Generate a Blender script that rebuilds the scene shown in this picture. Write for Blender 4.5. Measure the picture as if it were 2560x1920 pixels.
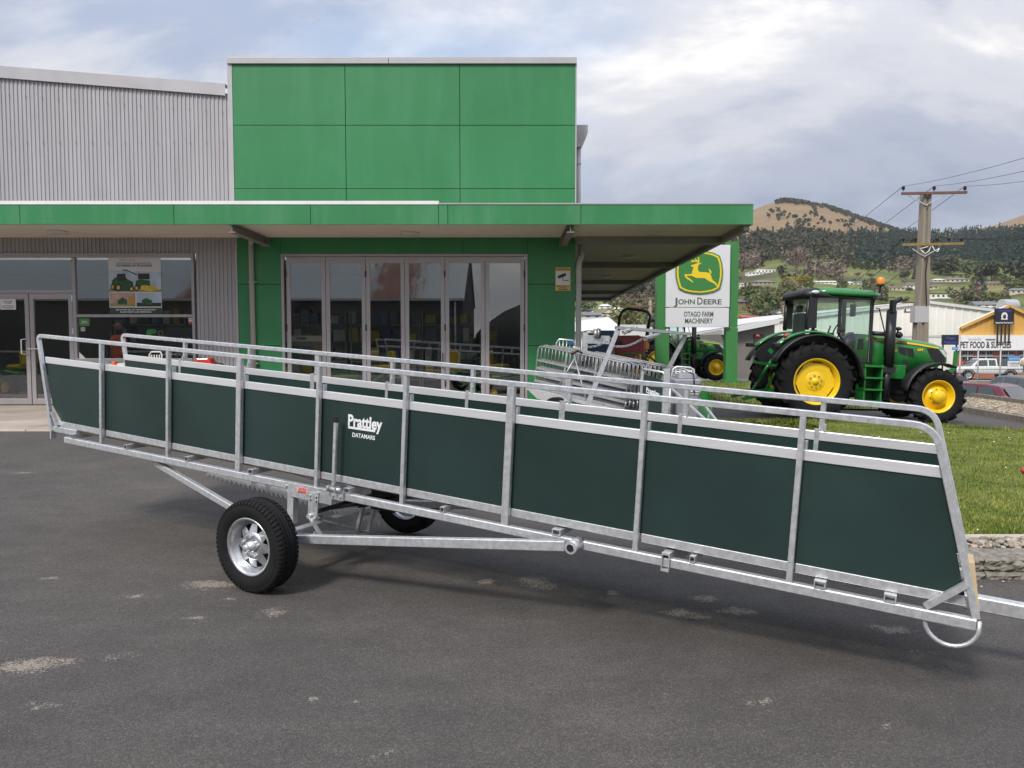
import bpy, math, random
import numpy as np
from mathutils import Vector, Matrix, Quaternion
random.seed(7); RNG = np.random.default_rng(7)
R = math.radians
scene = bpy.context.scene
for o in list(bpy.data.objects): bpy.data.objects.remove(o)
COL = scene.collection
# ---------------------------------------------------------------- camera
CAM_H, FPX = 1.71, 1934.0
PITCH = math.atan((960-852)/FPX)
cam = bpy.data.cameras.new('camera'); cam_o = bpy.data.objects.new('camera', cam); COL.objects.link(cam_o)
cam.sensor_width = 36.0; cam.lens = 36.0*FPX/2560.0; cam.clip_start = 0.05; cam.clip_end = 9000
cam_o.location = (0, 0, CAM_H); cam_o.rotation_euler = (math.pi/2-PITCH, 0, 0)
scene.camera = cam_o
def at(px, py, Y):
    """world point at depth Y seen at photo coordinate (2560x1920)"""
    x = (px-1280)/FPX; zc = -(py-960)/FPX
    c, s = math.cos(PITCH), math.sin(PITCH)
    y = c+zc*s; z = -s+zc*c
    t = Y/y
    return Vector((x*t, Y, CAM_H+z*t))
# ---------------------------------------------------------------- world, sun
SUN_EL, SUN_AZ = R(47), R(-148)      # azimuth from +Y towards +X: the sun stands behind and left of the camera
w = bpy.data.worlds.new('World'); scene.world = w; w.use_nodes = True
nt = w.node_tree; nt.nodes.clear()
def N(t, ty, **kw):
    n = t.nodes.new(ty)
    for k, v in kw.items(): setattr(n, k, v)
    return n
out = N(nt, 'ShaderNodeOutputWorld'); bg = N(nt, 'ShaderNodeBackground'); bg.inputs[1].default_value = 0.12
sky = N(nt, 'ShaderNodeTexSky', sky_type='NISHITA', sun_disc=False, sun_elevation=SUN_EL, sun_rotation=SUN_AZ, air_density=1.0, dust_density=0.6, ozone_density=1.2)
tc = N(nt, 'ShaderNodeTexCoord'); sep = N(nt, 'ShaderNodeSeparateXYZ'); nt.links.new(tc.outputs['Generated'], sep.inputs[0])
# cloud deck: project the direction onto a plane overhead so that clouds flatten towards the horizon
def M(t, op, a=None, b=None, c=None, clamp=False):
    n = N(t, 'ShaderNodeMath', operation=op); n.use_clamp = clamp
    for i, x in enumerate((a, b, c)):
        if x is None: continue
        if isinstance(x, (int, float)): n.inputs[i].default_value = x
        else: t.links.new(x, n.inputs[i])
    return n.outputs[0]
zc = M(nt, 'ADD', M(nt, 'MAXIMUM', sep.outputs[2], 0.0), 0.42)
cx_ = M(nt, 'DIVIDE', sep.outputs[0], zc); cy_ = M(nt, 'DIVIDE', sep.outputs[1], zc)
comb = N(nt, 'ShaderNodeCombineXYZ'); nt.links.new(cx_, comb.inputs[0]); nt.links.new(cy_, comb.inputs[1])
def wnoise(scale, detail, rough, off, dist=0.0):
    mp = N(nt, 'ShaderNodeMapping'); nt.links.new(comb.outputs[0], mp.inputs[0]); mp.inputs['Location'].default_value = off
    mp.inputs['Scale'].default_value = (0.8, 1.25, 1)
    n = N(nt, 'ShaderNodeTexNoise'); n.inputs['Scale'].default_value = scale; n.inputs['Detail'].default_value = detail
    n.inputs['Roughness'].default_value = rough; n.inputs['Distortion'].default_value = dist
    nt.links.new(mp.outputs[0], n.inputs[0]); return n.outputs[0]
def ramp(t, fac, stops, interp='EASE'):
    r = N(t, 'ShaderNodeValToRGB'); r.color_ramp.interpolation = interp
    el = r.color_ramp.elements
    while len(el) < len(stops): el.new(0.5)
    for e, (p, c) in zip(el, stops):
        e.position = p; e.color = (*c, 1) if len(c) == 3 else c
    if fac is not None: t.links.new(fac, r.inputs[0])
    return r
n_big = wnoise(0.85, 5, 0.55, (12.5, 14.8, 0), 0.3)
n_det = wnoise(2.2, 6, 0.6, (7.3, 4.2, 0), 0.4)
cover = ramp(nt, M(nt, 'ADD', M(nt, 'MULTIPLY', n_big, 0.78), M(nt, 'MULTIPLY', n_det, 0.22)), [(0.31, (0.35,)*3), (0.47, (0.95,)*3), (1, (1,)*3)])
n_sh = wnoise(1.0, 7, 0.60, (15.9, 18.8, 0), 0.5)
ccol = ramp(nt, n_sh, [(0.33, (2.0, 2.25, 2.95)), (0.43, (2.75, 2.98, 3.65)), (0.52, (4.1, 4.15, 4.45)), (0.62, (6.2, 6.0, 5.75))])
# an overcast deck is brighter overhead than at the horizon
grad = M(nt, 'ADD', 1.0, M(nt, 'MULTIPLY', M(nt, 'POWER', M(nt, 'MAXIMUM', sep.outputs[2], 0.0), 2.0), 1.9))
sc_ = N(nt, 'ShaderNodeVectorMath', operation='SCALE'); nt.links.new(ccol.outputs[0], sc_.inputs[0]); nt.links.new(grad, sc_.inputs['Scale'])
mx = N(nt, 'ShaderNodeMix', data_type='RGBA'); nt.links.new(cover.outputs[0], mx.inputs[0])
skb = N(nt, 'ShaderNodeVectorMath', operation='SCALE'); nt.links.new(sky.outputs[0], skb.inputs[0]); skb.inputs['Scale'].default_value = 1.25
nt.links.new(skb.outputs[0], mx.inputs[6]); nt.links.new(sc_.outputs[0], mx.inputs[7])
nt.links.new(mx.outputs[2], bg.inputs[0]); nt.links.new(bg.outputs[0], out.inputs[0])
sun = bpy.data.lights.new('sun', 'SUN'); sun.energy = 2.5; sun.angle = R(11); sun.color = (1.0, 0.95, 0.87)
sun_o = bpy.data.objects.new('sun', sun); COL.objects.link(sun_o); sun_o.location = (-8, -12, 20)
sdir = Vector((math.sin(SUN_AZ)*math.cos(SUN_EL), math.cos(SUN_AZ)*math.cos(SUN_EL), math.sin(SUN_EL)))
sun_o.rotation_euler = (-sdir).to_track_quat('-Z', 'Y').to_euler()
vs = scene.view_settings; vs.view_transform = 'Standard'; vs.look = 'None'; vs.exposure = 0.40; vs.gamma = 1.0; vs.use_curve_mapping = False
cy = scene.cycles; cy.use_denoising = True; cy.max_bounces = 8; cy.transparent_max_bounces = 12; cy.diffuse_bounces = 3; cy.glossy_bounces = 3
cy.caustics_reflective = False; cy.caustics_refractive = False; cy.sample_clamp_indirect = 4.0
# ---------------------------------------------------------------- materials
MATS = {}
def mat(name, base, rough=0.6, metal=0.0, var=0.0, vscale=6.0, bump=0.0, bscale=60.0, coat=0.0, stretch=None, island=0.0, spec=None, col2=None, detail=5):
    if name in MATS: return MATS[name]
    m = bpy.data.materials.new(name); m.use_nodes = True; t = m.node_tree
    b = t.nodes['Principled BSDF']; b.inputs['Base Color'].default_value = (*base, 1); b.inputs['Roughness'].default_value = rough
    b.inputs['Metallic'].default_value = metal
    if coat: b.inputs['Coat Weight'].default_value = coat; b.inputs['Coat Roughness'].default_value = 0.08
    if spec is not None: b.inputs['Specular IOR Level'].default_value = spec
    geo = N(t, 'ShaderNodeNewGeometry'); src = geo.outputs['Position']
    if stretch:
        mp = N(t, 'ShaderNodeMapping'); mp.inputs['Scale'].default_value = stretch; t.links.new(src, mp.inputs[0]); src = mp.outputs[0]
    if var or col2:
        n = N(t, 'ShaderNodeTexNoise'); n.inputs['Scale'].default_value = vscale; n.inputs['Detail'].default_value = detail; n.inputs['Roughness'].default_value = 0.6
        t.links.new(src, n.inputs[0])
        lo = tuple(max(0, c*(1-var)) for c in base); hi = col2 or tuple(min(1, c*(1+var)) for c in base)
        rp = ramp(t, n.outputs[0], [(0.30, lo), (0.70, hi)], 'LINEAR'); last = rp.outputs[0]
        if island:
            hs = N(t, 'ShaderNodeHueSaturation'); t.links.new(last, hs.inputs['Color'])
            t.links.new(M(t, 'ADD', M(t, 'MULTIPLY', geo.outputs['Random Per Island'], 2*island), 1-island), hs.inputs['Value'])
            last = hs.outputs[0]
        t.links.new(last, b.inputs['Base Color'])
        rr = M(t, 'ADD', M(t, 'MULTIPLY', n.outputs[0], 0.24), rough-0.12, clamp=True); t.links.new(rr, b.inputs['Roughness'])
    elif island:
        rp = ramp(t, geo.outputs['Random Per Island'], [(0, tuple(c*(1-island) for c in base)), (1, tuple(min(1, c*(1+island)) for c in base))], 'LINEAR')
        t.links.new(rp.outputs[0], b.inputs['Base Color'])
    if bump:
        n2 = N(t, 'ShaderNodeTexNoise'); n2.inputs['Scale'].default_value = bscale; n2.inputs['Detail'].default_value = 4; t.links.new(src, n2.inputs[0])
        bp = N(t, 'ShaderNodeBump'); bp.inputs['Strength'].default_value = bump; bp.inputs['Distance'].default_value = 0.01
        t.links.new(n2.outputs[0], bp.inputs['Height']); t.links.new(bp.outputs[0], b.inputs['Normal'])
    MATS[name] = m; return m
def glass(name, tint=(0.55, 0.6, 0.58), boost=0.10, rough=0.0):
    if name in MATS: return MATS[name]
    m = bpy.data.materials.new(name); m.use_nodes = True; t = m.node_tree; t.nodes.clear()
    o = N(t, 'ShaderNodeOutputMaterial'); tr = N(t, 'ShaderNodeBsdfTransparent'); tr.inputs[0].default_value = (*tint, 1)
    gl = N(t, 'ShaderNodeBsdfGlossy'); gl.inputs['Roughness'].default_value = rough; gl.inputs[0].default_value = (0.95, 0.97, 0.97, 1)
    lw = N(t, 'ShaderNodeLayerWeight'); lw.inputs[0].default_value = 0.5      # Schlick, the same from both sides of the sheet
    fc = M(t, 'ADD', M(t, 'MULTIPLY', M(t, 'POWER', lw.outputs['Facing'], 5.0), 0.9), 0.075+boost, clamp=True)
    mx = N(t, 'ShaderNodeMixShader'); t.links.new(fc, mx.inputs[0]); t.links.new(tr.outputs[0], mx.inputs[1]); t.links.new(gl.outputs[0], mx.inputs[2])
    t.links.new(mx.outputs[0], o.inputs[0]); MATS[name] = m; return m
# ---------------------------------------------------------------- mesh builder
class MB:
    def __init__(s): s.v = []; s.f = []; s.sm = []
    def add(s, vs, fs, smooth=False):
        k = len(s.v); s.v.extend([tuple(p) for p in vs]); s.f.extend([tuple(i+k for i in f) for f in fs]); s.sm.extend([smooth]*len(fs)); return s
    def box(s, a, b, M=None):
        x0, y0, z0 = a; x1, y1, z1 = b
        if x1 < x0: x0, x1 = x1, x0
        if y1 < y0: y0, y1 = y1, y0
        if z1 < z0: z0, z1 = z1, z0
        v = [Vector(p) for p in ((x0,y0,z0),(x1,y0,z0),(x1,y1,z0),(x0,y1,z0),(x0,y0,z1),(x1,y0,z1),(x1,y1,z1),(x0,y1,z1))]
        if M: v = [M @ p for p in v]
        return s.add(v, [(3,2,1,0),(4,5,6,7),(0,1,5,4),(1,2,6,5),(2,3,7,6),(3,0,4,7)])
    def bar(s, p, q, w, h, up=(0,0,1), cap=True, ch=0.0, hollow=False):
        """rectangular (chamfered) tube from p to q; w across, h along up"""
        p, q, up = Vector(p), Vector(q), Vector(up); d = (q-p).normalized()
        sx = d.cross(up); sx = sx.normalized() if sx.length > 1e-6 else Vector((1,0,0)); uz = sx.cross(d).normalized()
        a, b = w/2, h/2
        if ch: c = ch; pr = [(-a+c,-b),(a-c,-b),(a,-b+c),(a,b-c),(a-c,b),(-a+c,b),(-a,b-c),(-a,-b+c)]
        else: pr = [(-a,-b),(a,-b),(a,b),(-a,b)]
        n = len(pr); v = [o+sx*x+uz*y for o in (p, q) for x, y in pr]
        f = [(i,(i+1)%n,n+(i+1)%n,n+i) for i in range(n)]
        if hollow:
            k = 0.78; v += [o+sx*x*k+uz*y*k for o in (p, q) for x, y in pr]
            m = [o for o in (p+d*0.05, q-d*0.05)]
            f += [(i, n+i, n+(i+1)%n, (i+1)%n) for i in range(0)]
            f += [(i, 2*n+i, 2*n+(i+1)%n, (i+1)%n) for i in range(n)] + [(n+i, n+(i+1)%n, 3*n+(i+1)%n, 3*n+i) for i in range(n)]
            v += [o+sx*x*k+uz*y*k for o in m for x, y in pr]
            f += [(2*n+i, 4*n+i, 4*n+(i+1)%n, 2*n+(i+1)%n) for i in range(n)] + [(3*n+i, 3*n+(i+1)%n, 5*n+(i+1)%n, 5*n+i) for i in range(n)]
            f += [tuple(4*n+i for i in range(n)), tuple(5*n+i for i in reversed(range(n)))]
        elif cap: f += [tuple(reversed(range(n))), tuple(range(n, 2*n))]
        return s.add(v, f)
    def cyl(s, p, q, r, n=12, r2=None, cap=True, smooth=True):
        p, q = Vector(p), Vector(q); d = (q-p).normalized(); r2 = r if r2 is None else r2
        a = d.orthogonal().normalized(); b = d.cross(a)
        v = [o+(a*math.cos(2*math.pi*i/n)+b*math.sin(2*math.pi*i/n))*rr for o, rr in ((p, r), (q, r2)) for i in range(n)]
        s.add(v, [(i,(i+1)%n,n+(i+1)%n,n+i) for i in range(n)], smooth)
        if cap:
            k = len(s.v)-2*n; s.f += [tuple(k+i for i in reversed(range(n))), tuple(k+n+i for i in range(n))]; s.sm += [False, False]
        return s
    def tube(s, pts, r, n=8, closed=False, smooth=True, sq=None, cap=True):
        """round tube along points; sq=(w,h,up) gives a rectangular section instead"""
        pts = [Vector(p) for p in pts]; m = len(pts); v = []
        up0 = Vector(sq[2]) if sq else None; a = None
        for i, p in enumerate(pts):
            if closed: d = (pts[(i+1)%m]-pts[i-1])
            else: d = pts[min(i+1, m-1)]-pts[max(i-1, 0)]
            d = d.normalized()
            if sq:
                sx = d.cross(up0).normalized(); uz = sx.cross(d).normalized(); w_, h_ = sq[0]/2, sq[1]/2
                c = min(w_, h_)*0.22
                pr = [(-w_+c,-h_),(w_-c,-h_),(w_,-h_+c),(w_,h_-c),(w_-c,h_),(-w_+c,h_),(-w_,h_-c),(-w_,-h_+c)]
                k_ = 1.0
                if 0 < i < m-1:
                    k_ = 1.0
                v += [p+sx*x+uz*y for x, y in pr]
            else:
                if a is None: a = d.orthogonal().normalized()
                a = (a-d*a.dot(d)); a = a.normalized() if a.length > 1e-6 else d.orthogonal().normalized()
                b = d.cross(a); rr = r[i] if hasattr(r, '__len__') else r
                v += [p+(a*math.cos(2*math.pi*j/n)+b*math.sin(2*math.pi*j/n))*rr for j in range(n)]
        if sq: n = 8
        f = []
        for i in range(m if closed else m-1):
            j = (i+1) % m
            f += [(i*n+k, i*n+(k+1)%n, j*n+(k+1)%n, j*n+k) for k in range(n)]
        if cap and not closed: f += [tuple(reversed(range(n))), tuple((m-1)*n+k for k in range(n))]
        return s.add(v, f, smooth and not sq)
    def lathe(s, prof, c=(0,0,0), axis=(0,1,0), n=32, smooth=True, a0=0.0, a1=2*math.pi):
        """prof: (radius, offset along axis)"""
        c, ax = Vector(c), Vector(axis).normalized(); a = ax.orthogonal().normalized(); b = ax.cross(a)
        full = abs(a1-a0-2*math.pi) < 1e-6; m = len(prof); k = n if full else n+1; v = []
        for i in range(k):
            t = a0+(a1-a0)*i/n; e = a*math.cos(t)+b*math.sin(t)
            v += [c+e*r+ax*h for r, h in prof]
        f = [(i*m+j, ((i+1)%k)*m+j, ((i+1)%k)*m+j+1, i*m+j+1) for i in range(n) for j in range(m-1)]
        return s.add(v, f, smooth)
    def prism(s, poly, depth, M=None, smooth=False):
        """poly in the local XZ plane at y=0, extruded to y=depth"""
        n = len(poly); v = [Vector((x, 0, z)) for x, z in poly]+[Vector((x, depth, z)) for x, z in poly]
        if M: v = [M @ p for p in v]
        s.add(v, [(i,(i+1)%n,n+(i+1)%n,n+i) for i in range(n)], smooth)
        k = len(s.v)-2*n; s.f += [tuple(k+i for i in reversed(range(n))), tuple(k+n+i for i in range(n))]; s.sm += [False]*2
        return s
    def sphere(s, c, r, n=12, m=8, sc=(1,1,1)):
        c = Vector(c); v = []
        for j in range(m+1):
            ph = math.pi*j/m
            for i in range(n):
                th = 2*math.pi*i/n; v.append(c+Vector((r*sc[0]*math.sin(ph)*math.cos(th), r*sc[1]*math.sin(ph)*math.sin(th), r*sc[2]*math.cos(ph))))
        return s.add(v, [(j*n+i, (j+1)*n+i, (j+1)*n+(i+1)%n, j*n+(i+1)%n) for j in range(m) for i in range(n)], True)
    def loft(s, secs, smooth=True, cap=True):
        n = len(secs[0]); v = [Vector(p) for q in secs for p in q]; m = len(secs)
        f = [(i*n+k, i*n+(k+1)%n, (i+1)*n+(k+1)%n, (i+1)*n+k) for i in range(m-1) for k in range(n)]
        if cap: f += [tuple(reversed(range(n))), tuple((m-1)*n+k for k in range(n))]
        return s.add(v, f, smooth)
    def mesh(s, name):
        me = bpy.data.meshes.new(name); me.from_pydata(s.v, [], s.f); me.polygons.foreach_set('use_smooth', s.sm); me.validate(); me.update(); return me
    def build(s, name, m, parent=None, off=None, recalc=True, bevel=0.0):
        if off is not None:
            ox, oy, oz = off; s.v = [(x-ox, y-oy, z-oz) for x, y, z in s.v]
        me = s.mesh(name)
        if recalc:
            import bmesh
            bm = bmesh.new(); bm.from_mesh(me); bmesh.ops.recalc_face_normals(bm, faces=bm.faces); bm.to_mesh(me); bm.free()
        o = obj(name, me, m, parent)
        if bevel:
            md = o.modifiers.new('bevel', 'BEVEL'); md.width = bevel; md.segments = 2; md.limit_method = 'ANGLE'; md.angle_limit = R(40)
        return o
def obj(name, me, m, parent=None):
    o = bpy.data.objects.new(name, me); COL.objects.link(o)
    if m is not None and not me.materials: me.materials.append(m)
    if parent is not None: o.parent = parent
    return o
def tag(o, label, cat, group=None, kind=None):
    o['label'] = label; o['category'] = cat
    if group: o['group'] = group
    if kind: o['kind'] = kind
    return o
def thing(name, label, cat, loc=(0,0,0), rz=0.0, group=None, Mx=None):
    o = bpy.data.objects.new(name, None); COL.objects.link(o); o.empty_display_size = 0.2
    if Mx is not None: o.matrix_world = Mx
    else: o.location = loc; o.rotation_euler = (0, 0, rz)
    return tag(o, label, cat, group)
def struct(o, label=None):
    o['kind'] = 'structure'
    if label: o['label'] = label
    return o
def stuff(o, label=None, cat=None):
    o['kind'] = 'stuff'
    if label: o['label'] = label
    if cat: o['category'] = cat
    return o
def inst(src, name, parent, loc=(0,0,0), rot=(0,0,0), sc=(1,1,1)):
    o = bpy.data.objects.new(name, src.data); COL.objects.link(o); o.parent = parent; o.location = loc; o.rotation_euler = rot; o.scale = sc; return o
def copy_tree(o, parent=None):
    c = o.copy(); COL.objects.link(c); c.parent = parent
    for ch in o.children: copy_tree(ch, c)
    return c
FONT = None
def text(s, size, m, name, parent, mat4, width=None, bold=0.0, extrude=0.0015, align='CENTER', space=1.0, sx=1.0):
    """flat lettering as a mesh: local X right, Z up, facing -Y"""
    cu = bpy.data.curves.new(name, 'FONT'); cu.body = s; cu.size = size; cu.align_x = align; cu.align_y = 'CENTER'
    cu.extrude = extrude; cu.offset = bold; cu.resolution_u = 3; cu.space_character = space
    t = bpy.data.objects.new(name, cu); COL.objects.link(t); dg = bpy.context.evaluated_depsgraph_get(); dg.update()
    me = bpy.data.meshes.new_from_object(t.evaluated_get(dg)); bpy.data.objects.remove(t); bpy.data.curves.remove(cu)
    co = np.zeros(len(me.vertices)*3); me.vertices.foreach_get('co', co); co = co.reshape(-1, 3)
    if width:
        ww = co[:, 0].max()-co[:, 0].min(); sx = width/ww
    co[:, 0] *= sx
    me.vertices.foreach_set('co', co.ravel()); me.transform(Matrix.Rotation(math.pi/2, 4, 'X')); me.transform(mat4); me.update()
    me.materials.clear(); return obj(name, me, m, parent)
def T(x, y, z): return Matrix.Translation((x, y, z))
# shared materials
galv = mat('galvanised_steel', (0.64, 0.655, 0.675), 0.36, 0.6, var=0.17, vscale=30, bump=0.06, bscale=70, detail=8)
alu = mat('mill_aluminium', (0.82, 0.83, 0.85), 0.33, 0.5, var=0.05, vscale=3, stretch=(1, 1, 30))
rubber = mat('tyre_rubber', (0.012, 0.012, 0.013), 0.80, var=0.25, vscale=9, bump=0.05, bscale=40, spec=0.22)
rim_steel = mat('rim_zinc', (0.60, 0.62, 0.64), 0.30, 0.85, var=0.12, vscale=18)
black = mat('black_plastic', (0.016, 0.016, 0.018), 0.45)
steel_dark = mat('dark_steel', (0.05, 0.05, 0.055), 0.5, 0.6)
white_paint = mat('white_paint', (0.78, 0.78, 0.77), 0.55, var=0.05, vscale=3)
jd_green = mat('tractor_green', (0.017, 0.185, 0.035), 0.25, coat=0.7, var=0.06, vscale=5)
jd_yellow = mat('tractor_yellow', (0.85, 0.55, 0.012), 0.32, coat=0.35, var=0.05, vscale=4)
# ================================================================ GROUND
def sst(a, b, x):
    t = min(1, max(0, (x-a)/(b-a))); return t*t*(3-2*t)
def gz(x, y):
    """height of the sealed yard: rises to the shop apron on the left, falls to the driveway on the right"""
    wl = 1-sst(1.6, 4.6, x)
    return 0.30*sst(7.0, 12.2, y)*wl-(1-wl)*(0.06*sst(5.5, 13, y)+0.10*sst(6.5, 9.8, x)*sst(8, 15, y))
def sheet(name, m, xs, ys, zf, mask=None):
    mb = MB(); nx, ny = len(xs), len(ys)
    v = [(x, y, zf(x, y)) for y in ys for x in xs]
    f = [(j*nx+i, j*nx+i+1, (j+1)*nx+i+1, (j+1)*nx+i) for j in range(ny-1) for i in range(nx-1)
         if mask is None or mask((xs[i]+xs[i+1])/2, (ys[j]+ys[j+1])/2)]
    mb.add(v, f, True); return mb.build(name, m, None, recalc=False)
def lin(a, b, n): return [a+(b-a)*i/(n-1) for i in range(n)]
# asphalt: dark binder, pale aggregate, dried mud splashes and scuffs
def N_rgb(t, c):
    n = N(t, 'ShaderNodeRGB'); n.outputs[0].default_value = (*c, 1); return n.outputs[0]
def asphalt_mat():
    m = bpy.data.materials.new('asphalt'); m.use_nodes = True; t = m.node_tree; b = t.nodes['Principled BSDF']
    pos = N(t, 'ShaderNodeNewGeometry').outputs['Position']
    def noise(sc, det, ro=0.6, mp=None, dist=0):
        n = N(t, 'ShaderNodeTexNoise'); n.inputs['Scale'].default_value = sc; n.inputs['Detail'].default_value = det; n.inputs['Roughness'].default_value = ro; n.inputs['Distortion'].default_value = dist
        if mp:
            q = N(t, 'ShaderNodeMapping'); q.inputs['Scale'].default_value = mp; t.links.new(pos, q.inputs[0]); t.links.new(q.outputs[0], n.inputs[0])
        else: t.links.new(pos, n.inputs[0])
        return n.outputs[0]
    vo = N(t, 'ShaderNodeTexVoronoi'); vo.inputs['Scale'].default_value = 165; t.links.new(pos, vo.inputs[0])
    agg = ramp(t, vo.outputs['Color'], [(0.0, (0.040, 0.036, 0.034)), (0.45, (0.062, 0.056, 0.0525)), (0.72, (0.086, 0.078, 0.072)), (0.96, (0.135, 0.123, 0.113))], 'LINEAR')
    fine = ramp(t, noise(150, 3, 0.7), [(0.3, (0.72,)*3), (0.7, (1.24,)*3)], 'LINEAR')
    big = ramp(t, noise(0.42, 5, 0.62), [(0.3, (0.80, 0.80, 0.82)), (0.7, (1.32, 1.29, 1.25))], 'LINEAR')
    mid = ramp(t, noise(2.6, 6, 0.7, (0.8, 1.3, 1)), [(0.3, (0.84,)*3), (0.72, (1.24,)*3)], 'LINEAR')
    def mul(a, c):
        x = N(t, 'ShaderNodeMix', data_type='RGBA', blend_type='MULTIPLY'); x.inputs[0].default_value = 1
        t.links.new(a, x.inputs[6]); t.links.new(c, x.inputs[7]); return x.outputs[2]
    col = mul(mul(mul(agg.outputs[0], fine.outputs[0]), big.outputs[0]), mid.outputs[0])
    # dried mud and lime: a few splashes that lie where they fell, broken up by the surface
    brk = noise(48, 6, 0.8)
    wn_ = N(t, 'ShaderNodeTexNoise'); wn_.inputs['Scale'].default_value = 5.5; wn_.inputs['Detail'].default_value = 6; wn_.inputs['Roughness'].default_value = .7; t.links.new(pos, wn_.inputs[0])
    wv = N(t, 'ShaderNodeVectorMath', operation='MULTIPLY_ADD'); t.links.new(wn_.outputs['Color'], wv.inputs[0]); wv.inputs[1].default_value = (.22, .22, 0); t.links.new(pos, wv.inputs[2])
    wv2 = N(t, 'ShaderNodeVectorMath', operation='SUBTRACT'); t.links.new(wv.outputs[0], wv2.inputs[0]); wv2.inputs[1].default_value = (.11, .11, 0); wpos = wv2.outputs[0]
    spl = None
    STAINS = []
    for px, py, wpx, hpx, k in ((74, 1679, 95, 26, 1), (157, 1670, 60, 14, .8), (295, 1659, 90, 22, .45), (103, 1787, 60, 24, .5), (339, 1502, 20, 8, .9), (487, 1558, 32, 6, .9), (531, 1470, 80, 14, .95), (571, 1509, 30, 6, .7), (689, 1541, 50, 20, .6), (1220, 1462, 22, 8, 1), (123, 1455, 45, 4, .7), (59, 1209, 50, 4, .6), (777, 1768, 20, 8, .8), (890, 1777, 12, 6, .8), (969, 1905, 50, 14, .6),
            (1335, 1459, 50, 18, .95), (1360, 1475, 40, 12, .8), (1526, 1490, 17, 8, 1), (1766, 1506, 50, 10, .8), (1690, 1543, 45, 13, 1), (1742, 1550, 40, 11, .95), (1850, 1541, 55, 13, 1), (2228, 1585, 60, 15, 1), (2302, 1645, 60, 9, .5), (1895, 1777, 50, 15, .7), (2218, 1838, 45, 11, .55), (1660, 1755, 45, 14, .4), (870, 1640, 90, 20, .35), (1180, 1690, 80, 22, .3)):
        Y_ = CAM_H*FPX/(py-852); q_ = at(px, py, Y_); STAINS.append(((q_.x, q_.y), 1.15*wpx*Y_/FPX, hpx*Y_*Y_/(FPX*CAM_H), k*.78))
    for (sx, sy), rx, ry, k in STAINS:
        q = N(t, 'ShaderNodeMapping'); q.inputs['Location'].default_value = (-sx/rx, -sy/ry, 0); q.inputs['Scale'].default_value = (1/rx, 1/ry, 0); t.links.new(wpos, q.inputs[0])
        ln = N(t, 'ShaderNodeVectorMath', operation='LENGTH'); t.links.new(q.outputs[0], ln.inputs[0])
        g = M(t, 'MULTIPLY', M(t, 'SUBTRACT', 1.25, ln.outputs['Value'], clamp=True), k)
        spl = g if spl is None else M(t, 'MAXIMUM', spl, g)
    vs_ = N(t, 'ShaderNodeTexVoronoi'); vs_.inputs['Scale'].default_value = 120; t.links.new(pos, vs_.inputs[0]); sr_ = N(t, 'ShaderNodeSeparateColor'); t.links.new(vs_.outputs['Color'], sr_.inputs[0])
    dens = M(t, 'MULTIPLY', M(t, 'ADD', spl, M(t, 'MULTIPLY', M(t, 'SUBTRACT', noise(14, 4, .7), .5), 1.1)), M(t, 'MULTIPLY', spl, 2.2, clamp=True))
    smask = M(t, 'MULTIPLY', M(t, 'SUBTRACT', dens, M(t, 'ADD', M(t, 'MULTIPLY', sr_.outputs[0], .75), .06)), 5.0, clamp=True)
    speck = M(t, 'MULTIPLY', M(t, 'SUBTRACT', M(t, 'MULTIPLY', noise(3.4, 8, 0.78, (0.85, 1.3, 1), 0.4), 1.0), 0.625), 7.0, clamp=True)
    speck = M(t, 'MULTIPLY', speck, M(t, 'MULTIPLY', M(t, 'SUBTRACT', brk, 0.40), 3.5, clamp=True))
    mk = M(t, 'MAXIMUM', M(t, 'MULTIPLY', smask, 0.50), M(t, 'MULTIPLY', speck, 0.26))
    x = N(t, 'ShaderNodeMix', data_type='RGBA'); t.links.new(mk, x.inputs[0]); t.links.new(col, x.inputs[6]); tmul = mul(N_rgb(t, (0.46, 0.39, 0.31)), fine.outputs[0]); t.links.new(tmul, x.inputs[7])
    t.links.new(x.outputs[2], b.inputs['Base Color'])
    t.links.new(M(t, 'ADD', 0.66, M(t, 'MULTIPLY', brk, 0.24)), b.inputs['Roughness'])
    bp = N(t, 'ShaderNodeBump'); bp.inputs['Strength'].default_value = 0.6; bp.inputs['Distance'].default_value = 0.006
    t.links.new(M(t, 'ADD', M(t, 'MULTIPLY', vo.outputs['Distance'], 0.8), noise(170, 3)), bp.inputs['Height']); t.links.new(bp.outputs[0], b.inputs['Normal'])
    return m
asphalt = asphalt_mat()
xs = lin(-45, -12, 10)+lin(-11, 14, 60); ys = lin(-45, -2, 12)+lin(-1, 34, 80)
struct(sheet('yard', asphalt, xs, ys, gz, lambda x, y: not (x > 12.2 and y > 5)))
# the wider ground lies a metre lower than the yard: a sheet to the horizon
far_ground = mat('far_ground', (0.10, 0.12, 0.05), 0.95, var=0.4, vscale=0.05)
road_m = mat('road_asphalt', (0.115, 0.112, 0.108), 0.85, var=0.15, vscale=0.9, bump=0.1, bscale=60)
def gfar(x, y): return -1.50
o = sheet('ground', far_ground, lin(-3000, 3000, 13), lin(-3000, 3000, 13), lambda x, y: -1.62); struct(o)
struct(sheet('road', road_m, lin(12.9, 140, 30), lin(4, 74, 30), lambda x, y: -1.02-0.42*sst(20, 58, y)))
struct(sheet('rear_lot', road_m, lin(-30, 12.9, 30), lin(34, 74, 16), lambda x, y: -0.16-1.28*sst(34, 58, y)))
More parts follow.
